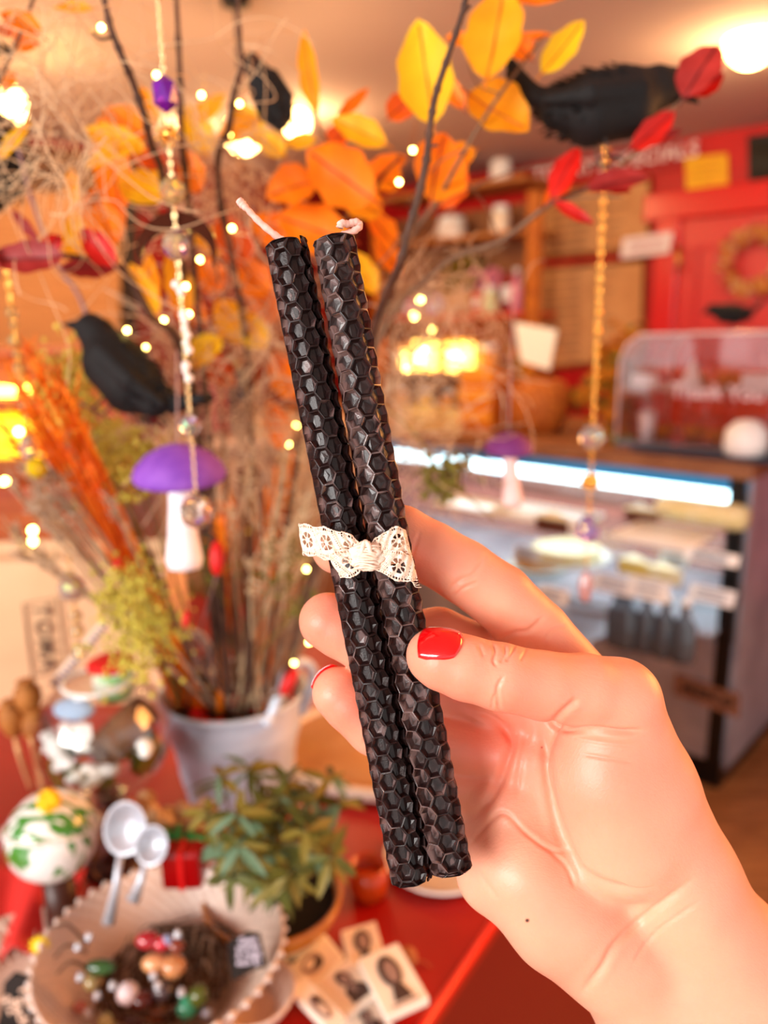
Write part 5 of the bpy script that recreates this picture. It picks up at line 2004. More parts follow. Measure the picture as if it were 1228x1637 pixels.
def chain(p0, p1, r, link_l, mat, parent, name='chain'):
    b = B()
    v = p1 - p0
    n = max(2, int(v.length / (link_l * .78)))
    ax = v.normalized()
    s1 = ax.cross(Vector((0.3, 1, 0))).normalized()
    s2 = ax.cross(s1)
    for k in range(n):
        c = p0 + v * ((k + .5) / n)
        s = s1 if k % 2 else s2
        b.tube([c + ax * (math.cos(a) * link_l / 2) + s * (math.sin(a) * link_l * .28) for a in [2 * PI * i / 10 for i in range(10)]], r, 5, closed=True)
    return b.build(name, mat, parent)


def hang(x, y, d, top):
    """a point straight below top (world), at pixel row y"""
    return Vector((top.x, top.y, zat((top.x, top.y, 0), y)))


D1 = .36
top = P(251, -30, D1)
h1 = lambda y: hang(0, y, D1, top)
t = thing('crystal_suncatcher', 'long hanging chain of crystals with a sun and a crescent moon charm', 'suncatcher', tuple(top))
s = D1 / FPX
chain(top, h1(122), .00035, .0034, silver, t)
chain(h1(180), h1(282), .00035, .003, silver, t)
chain(h1(330), h1(660), .0004, .0036, silver, t)
chain(h1(700), h1(788), .0003, .0034, silver, t)
b = B(); gem(b, h1(150), 24 * s, 6, 3, 1.25); b.build('crystal', amethyst, t, smooth=False)
b = B(); gem(b, h1(305), 23 * s, 10, 6); b.build('crystal', crystal, t, smooth=False)
b = B(); gem(b, h1(392), 25 * s, 10, 6, 1.05); b.build('crystal', M('violet_yellow_crystal', (1.0, .97, .80), .02, trans=.8, ior=1.6, iri=380, col2=(.6, .1, .95), scale=90, sharp=(.56, .62)), t, smooth=False)
b = B(); gem(b, h1(680), 20 * s, 10, 6); b.build('crystal', ab, t, smooth=False)
b = B(); gem(b, h1(818), 32 * s, 12, 8); b.build('crystal', M('pale_rainbow_ball', (1, .98, .92), .02, trans=.9, ior=1.55, iri=300), t, smooth=False)
b = B()
c = h1(214)
for k in range(16):
    a = 2 * PI * k / 16
    dv = Vector(R_) * math.cos(a) + Vector(U_) * math.sin(a)
    l_ = (26 if k % 2 else 18) * s
    b.tube([c + dv * 9 * s, c + dv * l_ * .8, c + dv * l_], [2.6 * s, 1.8 * s, .3 * s], 4)
b.ball(c, 10 * s, 10, 8)
b.build('sun_charm', gold, t)
# crescent moon, horns down
c = h1(398)
moonm = M('bronze_moon', (.34, .18, .12), .12, metal=.7)
b = B()
n = 40
vs, fs = [], []
for k in range(n + 1):
    a = math.radians(-28) + math.radians(236) * k / n
    f = math.sin(PI * k / n)
    R1, R2 = 68 * s, (68 - 32 * f) * s
    for rr_, zz_ in ((R1, -1), (R1, 1), ((R2 if f > .02 else R1 * .99), 1), ((R2 if f > .02 else R1 * .99), -1)):
        sh = 0
        vs.append(c + Vector(R_) * (rr_ * math.cos(a)) + Vector(U_) * (rr_ * math.sin(a) * (.93)) + Vector(F_) * zz_ * .0012)
for k in range(n):
    for j in range(4):
        fs.append((4 * k + j, 4 * k + (j + 1) % 4, 4 * k + 4 + (j + 1) % 4, 4 * k + 4 + j))
b.add(vs, fs)
b.build('moon_charm', moonm, t, smooth=False, bevel=.0004)
for k, y in enumerate((455, 466, 503, 512, 525, 536, 548, 560, 585, 594, 605)):
    b = B()
    b.ball(h1(y) + Vector(R_) * rnd.uniform(-8, 8) * s, rnd.uniform(6, 9) * s, 10, 8)
    b.build('pearl_bead', pearl, t)

D2 = .62
top = P(969, 222, D2)
s = D2 / FPX
h1 = lambda y: hang(0, y, D2, top)
t = thing('gold_suncatcher', 'gold chain of crystals hanging below the large crow in front of the counter', 'suncatcher', tuple(top))
chain(top, h1(470), .0008, .0062, gold, t)
chain(h1(470), h1(680), .0008, .0055, gold, t)
chain(h1(715), h1(825), .0006, .005, gold, t)
chain(h1(870), h1(905), .0004, .004, gold, t)
b = B(); gem(b, h1(698), 22 * s, 10, 6); b.build('crystal', ab, t, smooth=False)
b = B(); gem(b, h1(850), 21 * s, 10, 6, 1.0, .5); b.build('crystal', M('blue_rose_crystal', (.80, .65, .95), .02, trans=.7, ior=1.6, iri=450), t, smooth=False)
b = B(); gem(b, h1(938), 14 * s, 6, 4, 2.3); b.build('crystal', rose, t, smooth=False)
b = B()
c = h1(770)
for k in range(8):
    a = 2 * PI * k / 8
    b.ball(c + (Vector(R_) * math.cos(a) + Vector(U_) * math.sin(a) * .8) * 12 * s, 6 * s, 8, 6)
b.ball(c, 8 * s, 8, 6)
b.build('flower_charm', gold, t)
for y in (500, 530):
    b = B(); b.ball(h1(y), 7 * s, 8, 6); b.build('gold_bead', gold, t)

D3 = .5
top = P(6, 395, D3)
s = D3 / FPX
h1 = lambda y: hang(0, y, D3, top)
t = thing('left_suncatcher', 'bead chain hanging at the left edge with a glowing yellow drop', 'suncatcher', tuple(top))
t.name = 'beaded_suncatcher'
chain(top, h1(480), .0006, .005, gold, t)
chain(h1(480), h1(700), .0006, .005, gold, t)
for y, r in ((500, 10), (520, 7), (545, 12), (565, 8), (590, 11), (650, 9)):
    b = B(); gem(b, h1(y), r * s, 8, 5); b.build('crystal', crystal, t, smooth=False)
b = B(); gem(b, h1(715), 15 * s, 8, 5, 1.5); b.build('crystal', ab, t, smooth=False)
b = B(); gem(b, h1(748) + Vector(R_) * .004, 18 * s, 8, 5); b.build('crystal', M('bright_yellow_crystal', (1, .85, .05), .05, trans=.4, ior=1.5), t, smooth=False)
D3 = .7
top = P(108, 872, D3)
s = D3 / FPX
h1 = lambda y: hang(0, y, D3, top)
t = thing('small_suncatcher', 'small chain with clear and lilac beads in front of the brown paper bag', 'suncatcher', tuple(top))
chain(top, h1(905), .0005, .004, gold, t)
chain(h1(960), h1(1020), .0005, .004, gold, t)
for y, r, m_ in ((918, 8, crystal), (940, 22, ab), (985, 10, crystal), (1008, 11, crystal), (1040, 13, crystal)):
    b = B(); gem(b, h1(y), r * s, 10, 6); b.build('crystal', m_, t, smooth=False)

# ------------------------------------------------------------------ hanging felt mushrooms
def mushroom(px, py, d, wcap, hcap, stem_w, y1, label, thread_top, capm):
    c = P(px, py, d)
    s = d / FPX
    t = thing('mushroom_ornament', label, 'ornament', tuple(c))
    up = Vector(U_) + Vector(R_) * -.06
    T = frame(c, Vector(R_), y=Vector(F_) * 1.0 - Vector(U_) * .25)
    T = frame(c, R_, z=(Vector(U_) + Vector(F_) * -.35).normalized())
    R1, h = wcap / 2 * s, hcap * s
    b = B()
    b.lathe([(0, h * .62), (R1 * .35, h * .56), (R1 * .7, h * .34), (R1 * .93, h * .05), (R1, -h * .18), (R1 * .96, -h * .30), (R1 * .8, -h * .34), (R1 * .3, -h * .18), (0, -h * .15)], 32, T)
    b.build('cap', capm, t)
    b = B()
    Ls = (y1 - py) * s
    w = stem_w / 2 * s
    b.lathe([(w * .62, -h * .15), (w * .66, -Ls * .35), (w * .8, -Ls * .65), (w * 1.0, -Ls * .88), (w * .85, -Ls * .97), (0, -Ls)], 20, frame(c, R_, z=up.normalized()))
    b.build('stalk', M('white_felt' if wcap > 100 else 'pink_white_felt', (.99, .96, .98) if wcap > 100 else (.97, .82, .80), .8, bump=.3, bscale=500), t)
    b = B()
    b.tube([c + up * (h * .55), P(*thread_top)], .0006, 5)
    b.build('thread', M('mauve_thread', (.72, .58, .56), .7), t)


mushroom(286, 748, .50, 148, 62, 58, 915, 'purple capped white stalked mushroom ornament hanging left of the candles', (283, 560, .50), M('purple_felt_cap', (.50, .26, .72), .7, col2=(.58, .34, .78), scale=60, bump=.3, bscale=400))
mushroom(814, 712, .62, 80, 34, 34, 812, 'small purple mushroom ornament with pink stalk hanging before the counter', (822, 470, .62), M('small_purple_cap', (.46, .18, .45), .7))

# ------------------------------------------------------------------ fairy lights
def fairy(label, pts, bulb=.0016, es=22, col=(1.0, .88, .45)):
    q = [P(*p) for p in pts]
    t = thing('fairy_lights', label, 'string lights', tuple(q[0]))
    b = B()
    b.tube(spline(q, 6), .00022, 4)
    b.build('wire', M('copper_wire', (.75, .5, .3), .3, metal=1), t)
    for p in q[1:-1]:
        b = B()
        b.ball(p, bulb, 10, 8)
        b.build('bulb', M('fairy_bulb', col, .3, emit=col, es=es), t)


fairy('string of tiny lights climbing the twigs at the upper left', [(120, -10, .45), (162, 44, .43), (250, 120, .46), (322, 152, .48), (383, 166, .5), (366, 215, .5), (420, 60, .5)])
fairy('string of tiny lights between the moon charm and the candles', [(200, 500, .5), (203, 528, .52), (233, 556, .53), (262, 512, .5), (297, 458, .5), (302, 502, .5), (371, 365, .5), (320, 415, .52), (340, 300, .55)])
fairy('string of tiny lights running down behind the candles', [(470, 600, .62), (461, 710, .62), (474, 680, .66), (490, 910, .64), (494, 1027, .64), (470, 1060, .68), (450, 1100, .72)])
fairy('string of tiny lights among the golden leaves right of the candles', [(600, 340, .5), (638, 291, .48), (694, 70, .44), (660, 240, .5), (680, 285, .52), (700, 380, .5)])
fairy('string of tiny amber lights at the left edge', [(-20, 800, .6), (52, 848, .62), (52, 866, .62), (8, 770, .6), (30, 690, .6), (-20, 640, .6)], .003)
fairy('string of tiny lights tangled in the moss left of the orange post', [(640, 560, .7), (662, 505, .74), (680, 560, .74), (690, 528, .76), (650, 590, .72), (668, 575, .72), (672, 480, .76), (640, 470, .72)], .003)
# ------------------------------------------------------------------ lit amber cabinet and paper bag at the left
amb_wood = M('amber_cabinet_wood', (.80, .40, .12), .5, col2=(.68, .28, .07), scale=5, stretch=(1, 1, 6), wood=True)
cab = thing('amber_cabinet', 'orange-brown wooden cabinet with lit shelves behind the dried stems', 'cabinet', tuple(P(120, 860, 1.9)))


def slab(q, th, name, mat, parent, bevel=0):
    """q: four (px, py, d); given real thickness th away from the camera"""
    return prism([P(*v) for v in q], Vector(F_) * th, name, mat, parent, bevel)


def ybox(x0, x1, y0, y1, d, th, name, mat, parent, bevel=.004):
    """upright box, its front filling pixels x0..x1, y0..y1 at distance d"""
    p0, p1 = P(x0, (y0 + y1) / 2, d), P(x1, (y0 + y1) / 2, d)
    zz1, zz0 = zat((P((x0 + x1) / 2, y0, d).x, p0.y, 0), y0), zat((P((x0 + x1) / 2, y1, d).x, p0.y, 0), y1)
    yy = p0.y
    pts = [Vector((p0.x, yy, zz0)), Vector((p1.x, yy, zz0)), Vector((p1.x, yy + th, zz0)), Vector((p0.x, yy + th, zz0))]
    return prism(pts, Z * (zz1 - zz0), name, mat, parent, bevel)


ybox(-320, 205, 800, 1010, 1.9, .5, 'cabinet_base', amb_wood, cab)
ybox(-320, 215, 780, 802, 1.86, .55, 'cabinet_top', M('rust_plank', (.72, .30, .12), .5, col2=(.6, .22, .08), scale=8), cab)
ybox(-320, 120, 640, 652, 1.9, .4, 'shelf', amb_wood, cab)
ybox(-320, -300, 560, 780, 1.9, .4, 'side_panel', amb_wood, cab)
ybox(112, 124, 560, 780, 1.9, .4, 'side_panel', amb_wood, cab)
ybox(-320, 124, 560, 572, 1.9, .4, 'shelf', amb_wood, cab)
ybox(-300, 112, 572, 780, 2.2, .02, 'back_panel', M('amber_back', (.85, .45, .12), .5), cab)
ybox(-100, 44, 618, 634, 1.93, .02, 'strip_light', M('amber_strip', (1, .9, .5), .3, emit=(1, .82, .30), es=9), cab)
t = thing('amber_lantern', 'glowing yellow lantern on the lower shelf at the left edge', 'lantern', tuple(P(30, 760, 1.95)))
ybox(-60, 84, 668, 735, 1.96, .12, 'glowing_shade', M('yellow_shade', (1, .85, .05), .4, emit=(1, .74, .04), es=1.6), t)
ybox(-64, 88, 735, 746, 1.94, .16, 'base', M('lantern_wood', (.7, .35, .08), .5), t)
ybox(-30, 60, 746, 780, 1.97, .1, 'foot', M('lantern_wood', (.7, .35, .08), .5), t)
t = thing('red_canister', 'dark red square canister standing beyond the twigs left of the candles', 'canister', tuple(P(340, 690, 1.6)))
ybox(312, 362, 588, 700, 1.6, .1, 'body', M('deep_red_tin', (.60, .03, .03), .35), t)
ybox(310, 364, 578, 592, 1.59, .12, 'lid', M('deep_red_lid', (.45, .03, .03), .3), t)
t = thing('black_canister', 'black square canister right of the dark red canister', 'canister', tuple(P(375, 690, 1.62)))
ybox(364, 392, 600, 700, 1.62, .1, 'body', M('black_tin', (.05, .04, .04), .3), t)
ybox(363, 393, 592, 602, 1.61, .12, 'lid', M('black_tin_lid', (.10, .08, .07), .3), t)
t = thing('sideboard', 'wooden sideboard carrying the dark canisters behind the grasses', 'sideboard', tuple(P(400, 800, 1.6)))
ybox(240, 600, 700, 716, 1.55, .4, 'top', M('sideboard_top', (.78, .58, .42), .5, col2=(.66, .45, .3), scale=8, wood=True), t)
ybox(255, 590, 716, 1010, 1.58, .36, 'body', M('sideboard_body', (.55, .36, .22), .5, col2=(.45, .28, .16), scale=6, wood=True), t)
for x0, x1, kx in ((265, 415, 400), (425, 580, 440)):
    dr_ = ybox(x0, x1, 735, 990, 1.57, .02, 'door', M('sideboard_door', (.60, .40, .25), .5), t)
    b = B()
    b.ball(P(kx, 850, 1.555), .012, 12, 8)
    b.build('knob', brass, dr_)

bagm = M('kraft_bag_paper', (.93, .79, .62), .85, col2=(.88, .72, .55), scale=5, bump=.25, bscale=20)
bag = thing('paper_bag', 'large brown paper bag with a framed black stamp standing behind the glass globe', 'bag', tuple(PZ(120, 1150, TZ)))
bd = dep(PZ(120, 1120, TZ))
bq = [(-160, 905), (150, 885), (262, 880), (285, 1125), (-160, 1160)]
pb = PZ(110, 1128, TZ)
yb = pb.y


def by(px, py, off=0):
    r = ray(px, py)
    return Vector(CAM + r * ((yb + off - CAM[1]) / r[1]))


z_top = by(120, 895).z
xl, xr_ = by(-160, 1000).x, by(268, 1000).x
b = B()
vs, fs = [], []
rings = [(TZ, 0), (TZ + (z_top - TZ) * .5, .006), (z_top, .0)]
for z_, bulge in rings:
    vs += [(xl, yb, z_), ((xl + xr_) / 2, yb - bulge, z_), (xr_, yb + .005, z_), (xr_ + .004, yb + .09, z_), ((xl + xr_) / 2, yb + .1, z_), (xl, yb + .09, z_)]
for k in range(2):
    for i in range(6):
        j = (i + 1) % 6
        fs.append((6 * k + i, 6 * k + j, 6 * k + 6 + j, 6 * k + 6 + i))
fs.append((5, 4, 3, 2, 1, 0))
b.add(vs, fs)
o = b.build('bag_body', bagm, bag, smooth=False)
o.modifiers.new('t', 'SOLIDIFY').thickness = .0012
stamp = M('stamp_ink', (.42, .32, .25), .8)
b = B()
q = [(38, 966), (92, 956), (106, 1068), (52, 1082)]
b.tube([by(x, y, -.008) for x, y in q], .0014, 4, closed=True)
b.build('stamp_frame', stamp, bag, smooth=False)
o_ = by(71, 1020, -.008)
label_text('TOMA', o_, by(80, 1070, -.008) - by(66, 970, -.008), by(110, 1015, -.008) - by(50, 1022, -.008), .030, stamp, bag, 'stamp_lettering', .0006, 1.4, 1.15)

# ------------------------------------------------------------------ round tan tray behind the candles
tr = PZ(640, 1200, TZ)
t = thing('serving_board', 'round tan wooden tray with a white rim behind the candles', 'tray', tuple(tr))
rr_ = 195 * pxs(tr)
b = B()
b.lathe([(0, .004), (rr_ * .95, .004), (rr_ * .95, .012), (0, .012)], 48, Matrix.Translation(tr) @ Matrix.Diagonal((1, .74, 1, 1)))
b.build('board', M('tan_board', (.90, .66, .40), .45, col2=(.86, .60, .34), scale=8, wood=True), t)
b = B()
b.tube([tr + Vector((rr_ * math.cos(a), rr_ * .74 * math.sin(a), .010)) for a in [2 * PI * i / 48 for i in range(48)]], .0075, 8, closed=True)
b.build('rim', M('white_rim', (.95, .92, .86), .3), t)
t = thing('pale_coaster', 'pale grey plate showing below the candle ends', 'plate', tuple(PZ(690, 1385, TZ)))
b = B()
c = PZ(705, 1378, TZ)
b.lathe([(0, 0), (.035, 0), (.052, .006), (.052, .008), (.035, .003), (0, .003)], 36, Matrix.Translation(c))
b.build('plate', M('pale_grey_china', (.80, .74, .68), .3), t)
b = B()
b.tube([c + Vector((.052 * math.cos(a), .052 * math.sin(a), .008)) for a in [2 * PI * i / 36 for i in range(36)]], .0015, 6, closed=True)
b.build('rim', white_china, t)

# ------------------------------------------------------------------ potted plant in front of the bucket
pp = PZ(440, 1492, TZ)
zr2 = zat(pp, 1425)
rp = 112 * pxs((pp.x, pp.y, zr2))
Hp = zr2 - TZ
pot = thing('potted_plant', 'bushy green plant in a brown and cream glazed pot', 'plant', tuple(pp))
glz = M('caramel_glaze', (.78, .50, .18), .18, col2=(.66, .36, .08), scale=25, coat=.6)
crm = M('cream_glaze', (.88, .88, .76), .2, col2=(.80, .82, .70), scale=14, coat=.6)
b = B()
b.lathe([(0, .0), (rp * .62, 0), (rp * .75, Hp * .2), (rp * .90, Hp * .55), (rp * .93, Hp * .62)], 44, Matrix.Translation(pp))
b.build('pot_body', crm, pot)
b = B()
b.lathe([(rp * .93, Hp * .62), (rp * .98, Hp * .8), (rp * 1.0, Hp * .97), (rp * .98, Hp), (rp * .93, Hp * .98), (rp * .88, Hp * .8)], 44, Matrix.Translation(pp))
b.build('glazed_rim', glz, pot)
b = B()
b.lathe([(0, Hp * .80), (rp * .9, Hp * .78)], 30, Matrix.Translation(pp))
b.build('soil', M('dark_soil', (.06, .035, .02), .95, bump=.8, bscale=200), pot)
gl = [M('plant_leaf_green', (.44, .46, .17), .5, col2=(.28, .30, .10), scale=40, translucent=.3), M('plant_leaf_olive', (.55, .50, .20), .5, translucent=.3), M('plant_leaf_blue_green', (.42, .55, .42), .5, translucent=.3)]
b, st_ = B(), B()
base = Vector((pp.x, pp.y, zr2 - .01))
heads = []
for k in range(36):
    a = rnd.uniform(0, 2 * PI)
    tx, ty = 435 + 108 * math.cos(a) * math.sqrt(rnd.random()), 1345 + 88 * math.sin(a) * math.sqrt(rnd.random())
    heads.append((tx, ty, rnd.uniform(.50, .60)))
heads += [(505, 1262, .56), (530, 1240, .57), (350, 1238, .56), (395, 1225, .57), (545, 1280, .56), (330, 1300, .54), (460, 1235, .56)]
for (tx, ty, d_) in heads:
    tip = P(tx, ty, d_)
    st_.tube(spline([base + Vector((rnd.uniform(-.015, .015), rnd.uniform(-.015, .015), 0)), (base + tip) / 2 + Vector((rnd.uniform(-.01, .01), 0, .005)), tip], 6), .0010, 5)
    nl = rnd.randint(6, 9)
    dr0 = (tip - base).normalized()
    for j in range(nl):
        a = 2 * PI * j / nl + rnd.uniform(-.3, .3)
        side = (Vector(R_) * math.cos(a) + Vector(F_) * math.sin(a)).normalized()
        dr = (side + dr0 * rnd.uniform(.2, .7)).normalized()
        l_, w_ = rnd.uniform(.017, .028), rnd.uniform(.0022, .0036)
        T = frame(tip - dr0 * rnd.uniform(0, .012), dr, z=(dr0 + Vector((rnd.uniform(-.4, .4), rnd.uniform(-.4, .4), 0))).normalized())
        vs = []
        for i, u in enumerate((0, .2, .45, .7, .88, 1)):
            w2 = w_ * (0.05, .75, 1, .8, .45, .02)[i]
            zz_ = -.35 * l_ * u * u
            vs += [(u * l_, -w2, zz_ + .0008), (u * l_, 0, zz_), (u * l_, w2, zz_ + .0008)]
        b.add(vs, [(3 * i + q, 3 * i + q + 1, 3 * i + q + 4, 3 * i + q + 3) for i in range(5) for q in (0, 1)], T, mi=rnd.choice((0, 0, 0, 1, 1, 2)))
b.build('foliage', gl, pot)
st_.build('stems', M('plant_stem', (.35, .30, .14), .6), pot)

# ------------------------------------------------------------------ glass globe terrarium
gc = P(166, 1172, .70)
gr = 106 * .70 / FPX
gg = thing('glass_globe', 'clear round glass globe filled with moss, bark and white pebbles', 'terrarium', tuple(gc))
glass = clear('globe_glass', (1, 1, 1), .95, .03)
b = B()
b.lathe([(0, -1), (.35, -.93), (.62, -.78), (.85, -.52), (.98, -.2), (1, 0), (.98, .2), (.85, .52), (.62, .78), (.5, .86)], 40, Matrix.Translation(gc) @ Matrix.Diagonal((gr, gr, gr, 1)))
o = b.build('globe', glass, gg)
o.modifiers.new('t', 'SOLIDIFY').thickness = .0015
b = B()
b.tube([gc + Vector((gr * .5 * math.cos(a), gr * .5 * math.sin(a), gr * .86)) for a in [2 * PI * i / 30 for i in range(30)]], .002, 6, closed=True)
b.build('neck_ring', white_china, gg)
b = B()
b.lathe([(0, -.0), (gr * .5, 0), (gr * .45, .008), (gr * .3, .014), (0, .014)], 24, Matrix.Translation((gc.x, gc.y, TZ)))
b.lathe([(gr * .28, .01), (gr * .2, (gc.z - gr * .97) - TZ)], 20, Matrix.Translation((gc.x, gc.y, TZ)))
b.build('stand', M('dark_stand', (.25, .12, .08), .4), gg)
pw = M('white_pebble', (.97, .98, .96), .35, coat=.3)
mossg = M('green_moss', (.40, .45, .10), .9, col2=(.28, .34, .08), scale=80, bump=1, bscale=300)
b = B()
for k in range(60):
    a, r2 = rnd.uniform(0, 2 * PI), gr * .75 * math.sqrt(rnd.random())
    b.ball(gc + Vector((r2 * math.cos(a), r2 * math.sin(a), -gr * .45 + rnd.uniform(-.004, .006))), rnd.uniform(.005, .009), 8, 6, noise=.1)
b.build('moss_bed', mossg, gg)
for k in range(26):
    px, py = rnd.choice(((85, 1200), (95, 1225), (120, 1240), (150, 1235), (175, 1232), (80, 1180), (100, 1215), (140, 1250), (222, 1205), (225, 1195)))
    c = P(px + rnd.uniform(-10, 10), py + rnd.uniform(-7, 7), .70 - gr * .62)
    t = tag(thing('pebble', 'glossy white pebble lying inside the glass globe', 'pebble', tuple(c), group='white pebbles inside the glass globe'))
    b = B()
    b.ball((0, 0, 0), (.0065, .0055, .0045), 10, 7, frame(c, Vector((rnd.uniform(-1, 1), rnd.uniform(-1, 1), .2)), z=Z), noise=.04)
    link('stone', b.mesh('stone'), pw, t)
t = thing('bark_roll', 'rolled brown bark lying inside the glass globe', 'bark', tuple(P(195, 1175, .70)))
b = B()
axd = (P(235, 1135, .70) - P(165, 1205, .66)).normalized()
Tb = frame(P(198, 1170, .68), axd.cross(Z), z=axd)
b.lathe([(.0, -.026), (.008, -.028), (.0155, -.026), (.016, 0), (.0155, .028), (.0, .026)], 26, Tb, rfun=lambda a, k: 1 + .06 * math.sin(a * 7))
b.build('bark', M('brown_bark', (.55, .40, .27), .8, col2=(.40, .26, .16), scale=60, bump=1, bscale=160), t)
b = B()
for k in (.35, .65, .85):
    b.tube([Tb @ Vector((.0155 * k * math.cos(a), .0155 * k * math.sin(a), -.0285)) for a in [2 * PI * i / 20 for i in range(20)]], .0008, 4, closed=True)
b.build('growth_ring', M('ring_brown', (.35, .22, .13), .8), t)
t = thing('blue_sachet', 'pale blue knitted sachet inside the glass globe', 'sachet', tuple(P(118, 1135, .68)))
b = B()
b.ball((0, 0, 0), (.018, .008, .010), 18, 12, frame(P(118, 1134, .67), R_, z=U_), noise=.03)
b.build('pouch', M('pale_blue_knit', (.70, .84, .97), .8, bump=1, bscale=400), t)
b = B()
b.tube([P(100, 1160, .665), P(136, 1160, .665)], .0022, 6)
b.build('drawstring', white_china, t)
for x0, y0, w_, h_, lb in ((104, 1176, 17, 34, 'narrow white card tag below the blue sachet'), (132, 1180, 30, 42, 'wide white card tag below the blue sachet')):
    t = thing('card_tag', lb, 'tag', tuple(P(x0, y0, .66)))
    ybox(x0 - w_ / 2, x0 + w_ / 2, y0 - h_ / 2, y0 + h_ / 2, .66, .002, 'card', M('bright_card', (1, 1, .97), .3), t, 0)
    b = B()
    b.tube([P(x0, y0 - h_ / 2, .659), P(x0 + 2, y0 - h_ / 2 - 14, .663)], .0006, 4)
    b.build('string', white_china, t)
# toadstool with red cap and green and white jumper
t = thing('felt_figure', 'small green and white figure with a flat red cap above the glass globe', 'ornament', tuple(P(176, 1085, .70)))
b = B()
Tt = Matrix.Translation(P(178, 1060, .70))
s = .70 / FPX
b.lathe([(0, 12 * s), (24 * s, 10 * s), (37 * s, 3 * s), (38 * s, -4 * s), (30 * s, -8 * s), (0, -8 * s)], 24, Tt)
b.build('cap', M('felt_red', (.80, .06, .03), .7), t)
b = B()
b.lathe([(0, -6 * s), (26 * s, -8 * s), (31 * s, -25 * s), (32 * s, -42 * s), (26 * s, -58 * s), (0, -60 * s)], 24, Tt, rfun=lambda a, k: 1 + .03 * math.sin(a * 12))
b.build('body', M('green_white_knit', (.55, .78, .50), .8, col2=(.96, .97, .92), scale=45, stretch=(1, 1, 3), bump=.8, bscale=200, sharp=(.45, .55)), t)
# patterned ribbon strip leaning to the upper right
t = thing('patterned_strip', 'long cream and violet patterned strip leaning behind the glass globe', 'strip', tuple(P(120, 1050, .72)))
slab([(76, 1092, .74), (158, 996, .76), (172, 1002, .76), (92, 1104, .74)], .002, 'strip', M('cream_strip', (.95, .85, .75), .6), t)
b = B()
for k in range(16):
    f = k / 15
    b.tube([P(84 + 82 * f, 1094 - 96 * f, .738 + .02 * f), P(90 + 82 * f, 1096 - 96 * f, .738 + .02 * f)], .0012, 4)
b.build('stitch', M('violet_thread', (.42, .32, .58), .7), t)

# dried poppy heads at the left
for k, (x, y, x1, y1, lb) in enumerate(((45, 1118, 66, 1250, 'tallest brown dried poppy head at the left'), (20, 1150, 50, 1250, 'left brown dried poppy head'), (58, 1165, 72, 1250, 'right lower brown dried poppy head'))):
    c = P(x, y, .72)
    t = thing('dried_poppy', lb, 'dried flower', tuple(c))
    b = B()
    b.lathe([(0, -.020), (.007, -.014), (.0125, 0), (.0115, .010), (.006, .016), (.009, .018), (.004, .019), (0, .018)], 20, Matrix.Translation(c), rfun=lambda a, k_: 1 + .05 * math.sin(a * 10))
    b.build('seed_head', M('poppy_brown', (.72, .46, .20), .7, col2=(.58, .34, .12), scale=60), t)
    b = B()
    b.tube(spline([c - Z * .018, P((x + x1) / 2 - 3, (y + y1) / 2 + 10, .72), Vector(PZ(x1, y1 + 12, TZ))], 6), .0022, 6)
    b.build('stalk', M('cream_stalk', (.92, .74, .52), .6), t)

# small glass bauble with green and white inside
gc2 = P(84, 1335, .62)
r2 = 72 * .62 / FPX
t = thing('glass_bauble', 'green and white striped glass bauble left of the knitted ball', 'ornament', tuple(gc2))
b = B()
b.ball(gc2, r2, 30, 20)
b.build('ball', M('green_white_swirl', (.97, .98, .97), .12, col2=(.25, .55, .18), scale=55, stretch=(1, 3.5, 1), coat=1, sharp=(.5, .58), detail=1), t)
b = B()
b.tube([gc2 + Vector(U_) * r2 * .2 + (Vector(R_) * math.cos(a) + Vector(F_) * math.sin(a)) * r2 for a in [2 * PI * i / 30 for i in range(30)]], .0018, 6, closed=True)
b.build('white_band', white_china, t)
b = B()
b.lathe([(0, 0), (.014, 0), (.012, gc2.z - r2 * .95 - TZ), (0, gc2.z - r2 * .95 - TZ)], 18, Matrix.Translation((gc2.x, gc2.y, TZ)))
b.build('stand', M('dark_stand', (.25, .12, .08), .4), t)
c = P(78, 1280, .60)
t = thing('yellow_pompom', 'bright yellow pompom on top of the striped bauble', 'pompom', tuple(c))
b = B()
for k in range(70):
    v = Vector((rnd.gauss(0, 1), rnd.gauss(0, 1), rnd.gauss(0, 1))).normalized()
    b.ball(c + v * .0068, .0026, 6, 5)
b.ball(c, .007, 12, 8)
b.build('pompom', M('pompom_yellow', (1.0, .80, .05), .7), t)
b = B()
b.tube([c + Z * -.006, gc2 + Z * r2 * .9], .0008, 4)
b.build('thread', white_china, t)
c = P(135, 1335, .66)
t = thing('yarn_ball', 'brown and violet ball of yarn right of the striped bauble', 'yarn', tuple(c))
b = B()
for k in range(36):
    ax1 = Vector((rnd.gauss(0, 1), rnd.gauss(0, 1), rnd.gauss(0, 1))).normalized()
    s1 = ax1.orthogonal().normalized()
    s2 = ax1.cross(s1)
    b.tube([c + ax1 * .003 * rnd.uniform(-1, 1) + (s1 * math.cos(a) + s2 * math.sin(a)) * .0235 for a in [2 * PI * i / 20 for i in range(20)]], .0016, 4, closed=True, mi=k % 3 == 0)
b.ball(c, .0225, 16, 10)
b.build('wound_yarn', [M('brown_yarn', (.40, .27, .17), .9), M('violet_yarn', (.45, .35, .50), .9)], t)
b = B()
b.tube(spline([c + Z * -.02, c + Vector((.01, -.01, -.035)), Vector(PZ(160, 1395, TZ)) + Z * .002, Vector(PZ(190, 1400, TZ)) + Z * .002], 6), .0013, 5)
b.build('loose_end', M('brown_yarn', (.40, .27, .17), .9), t)

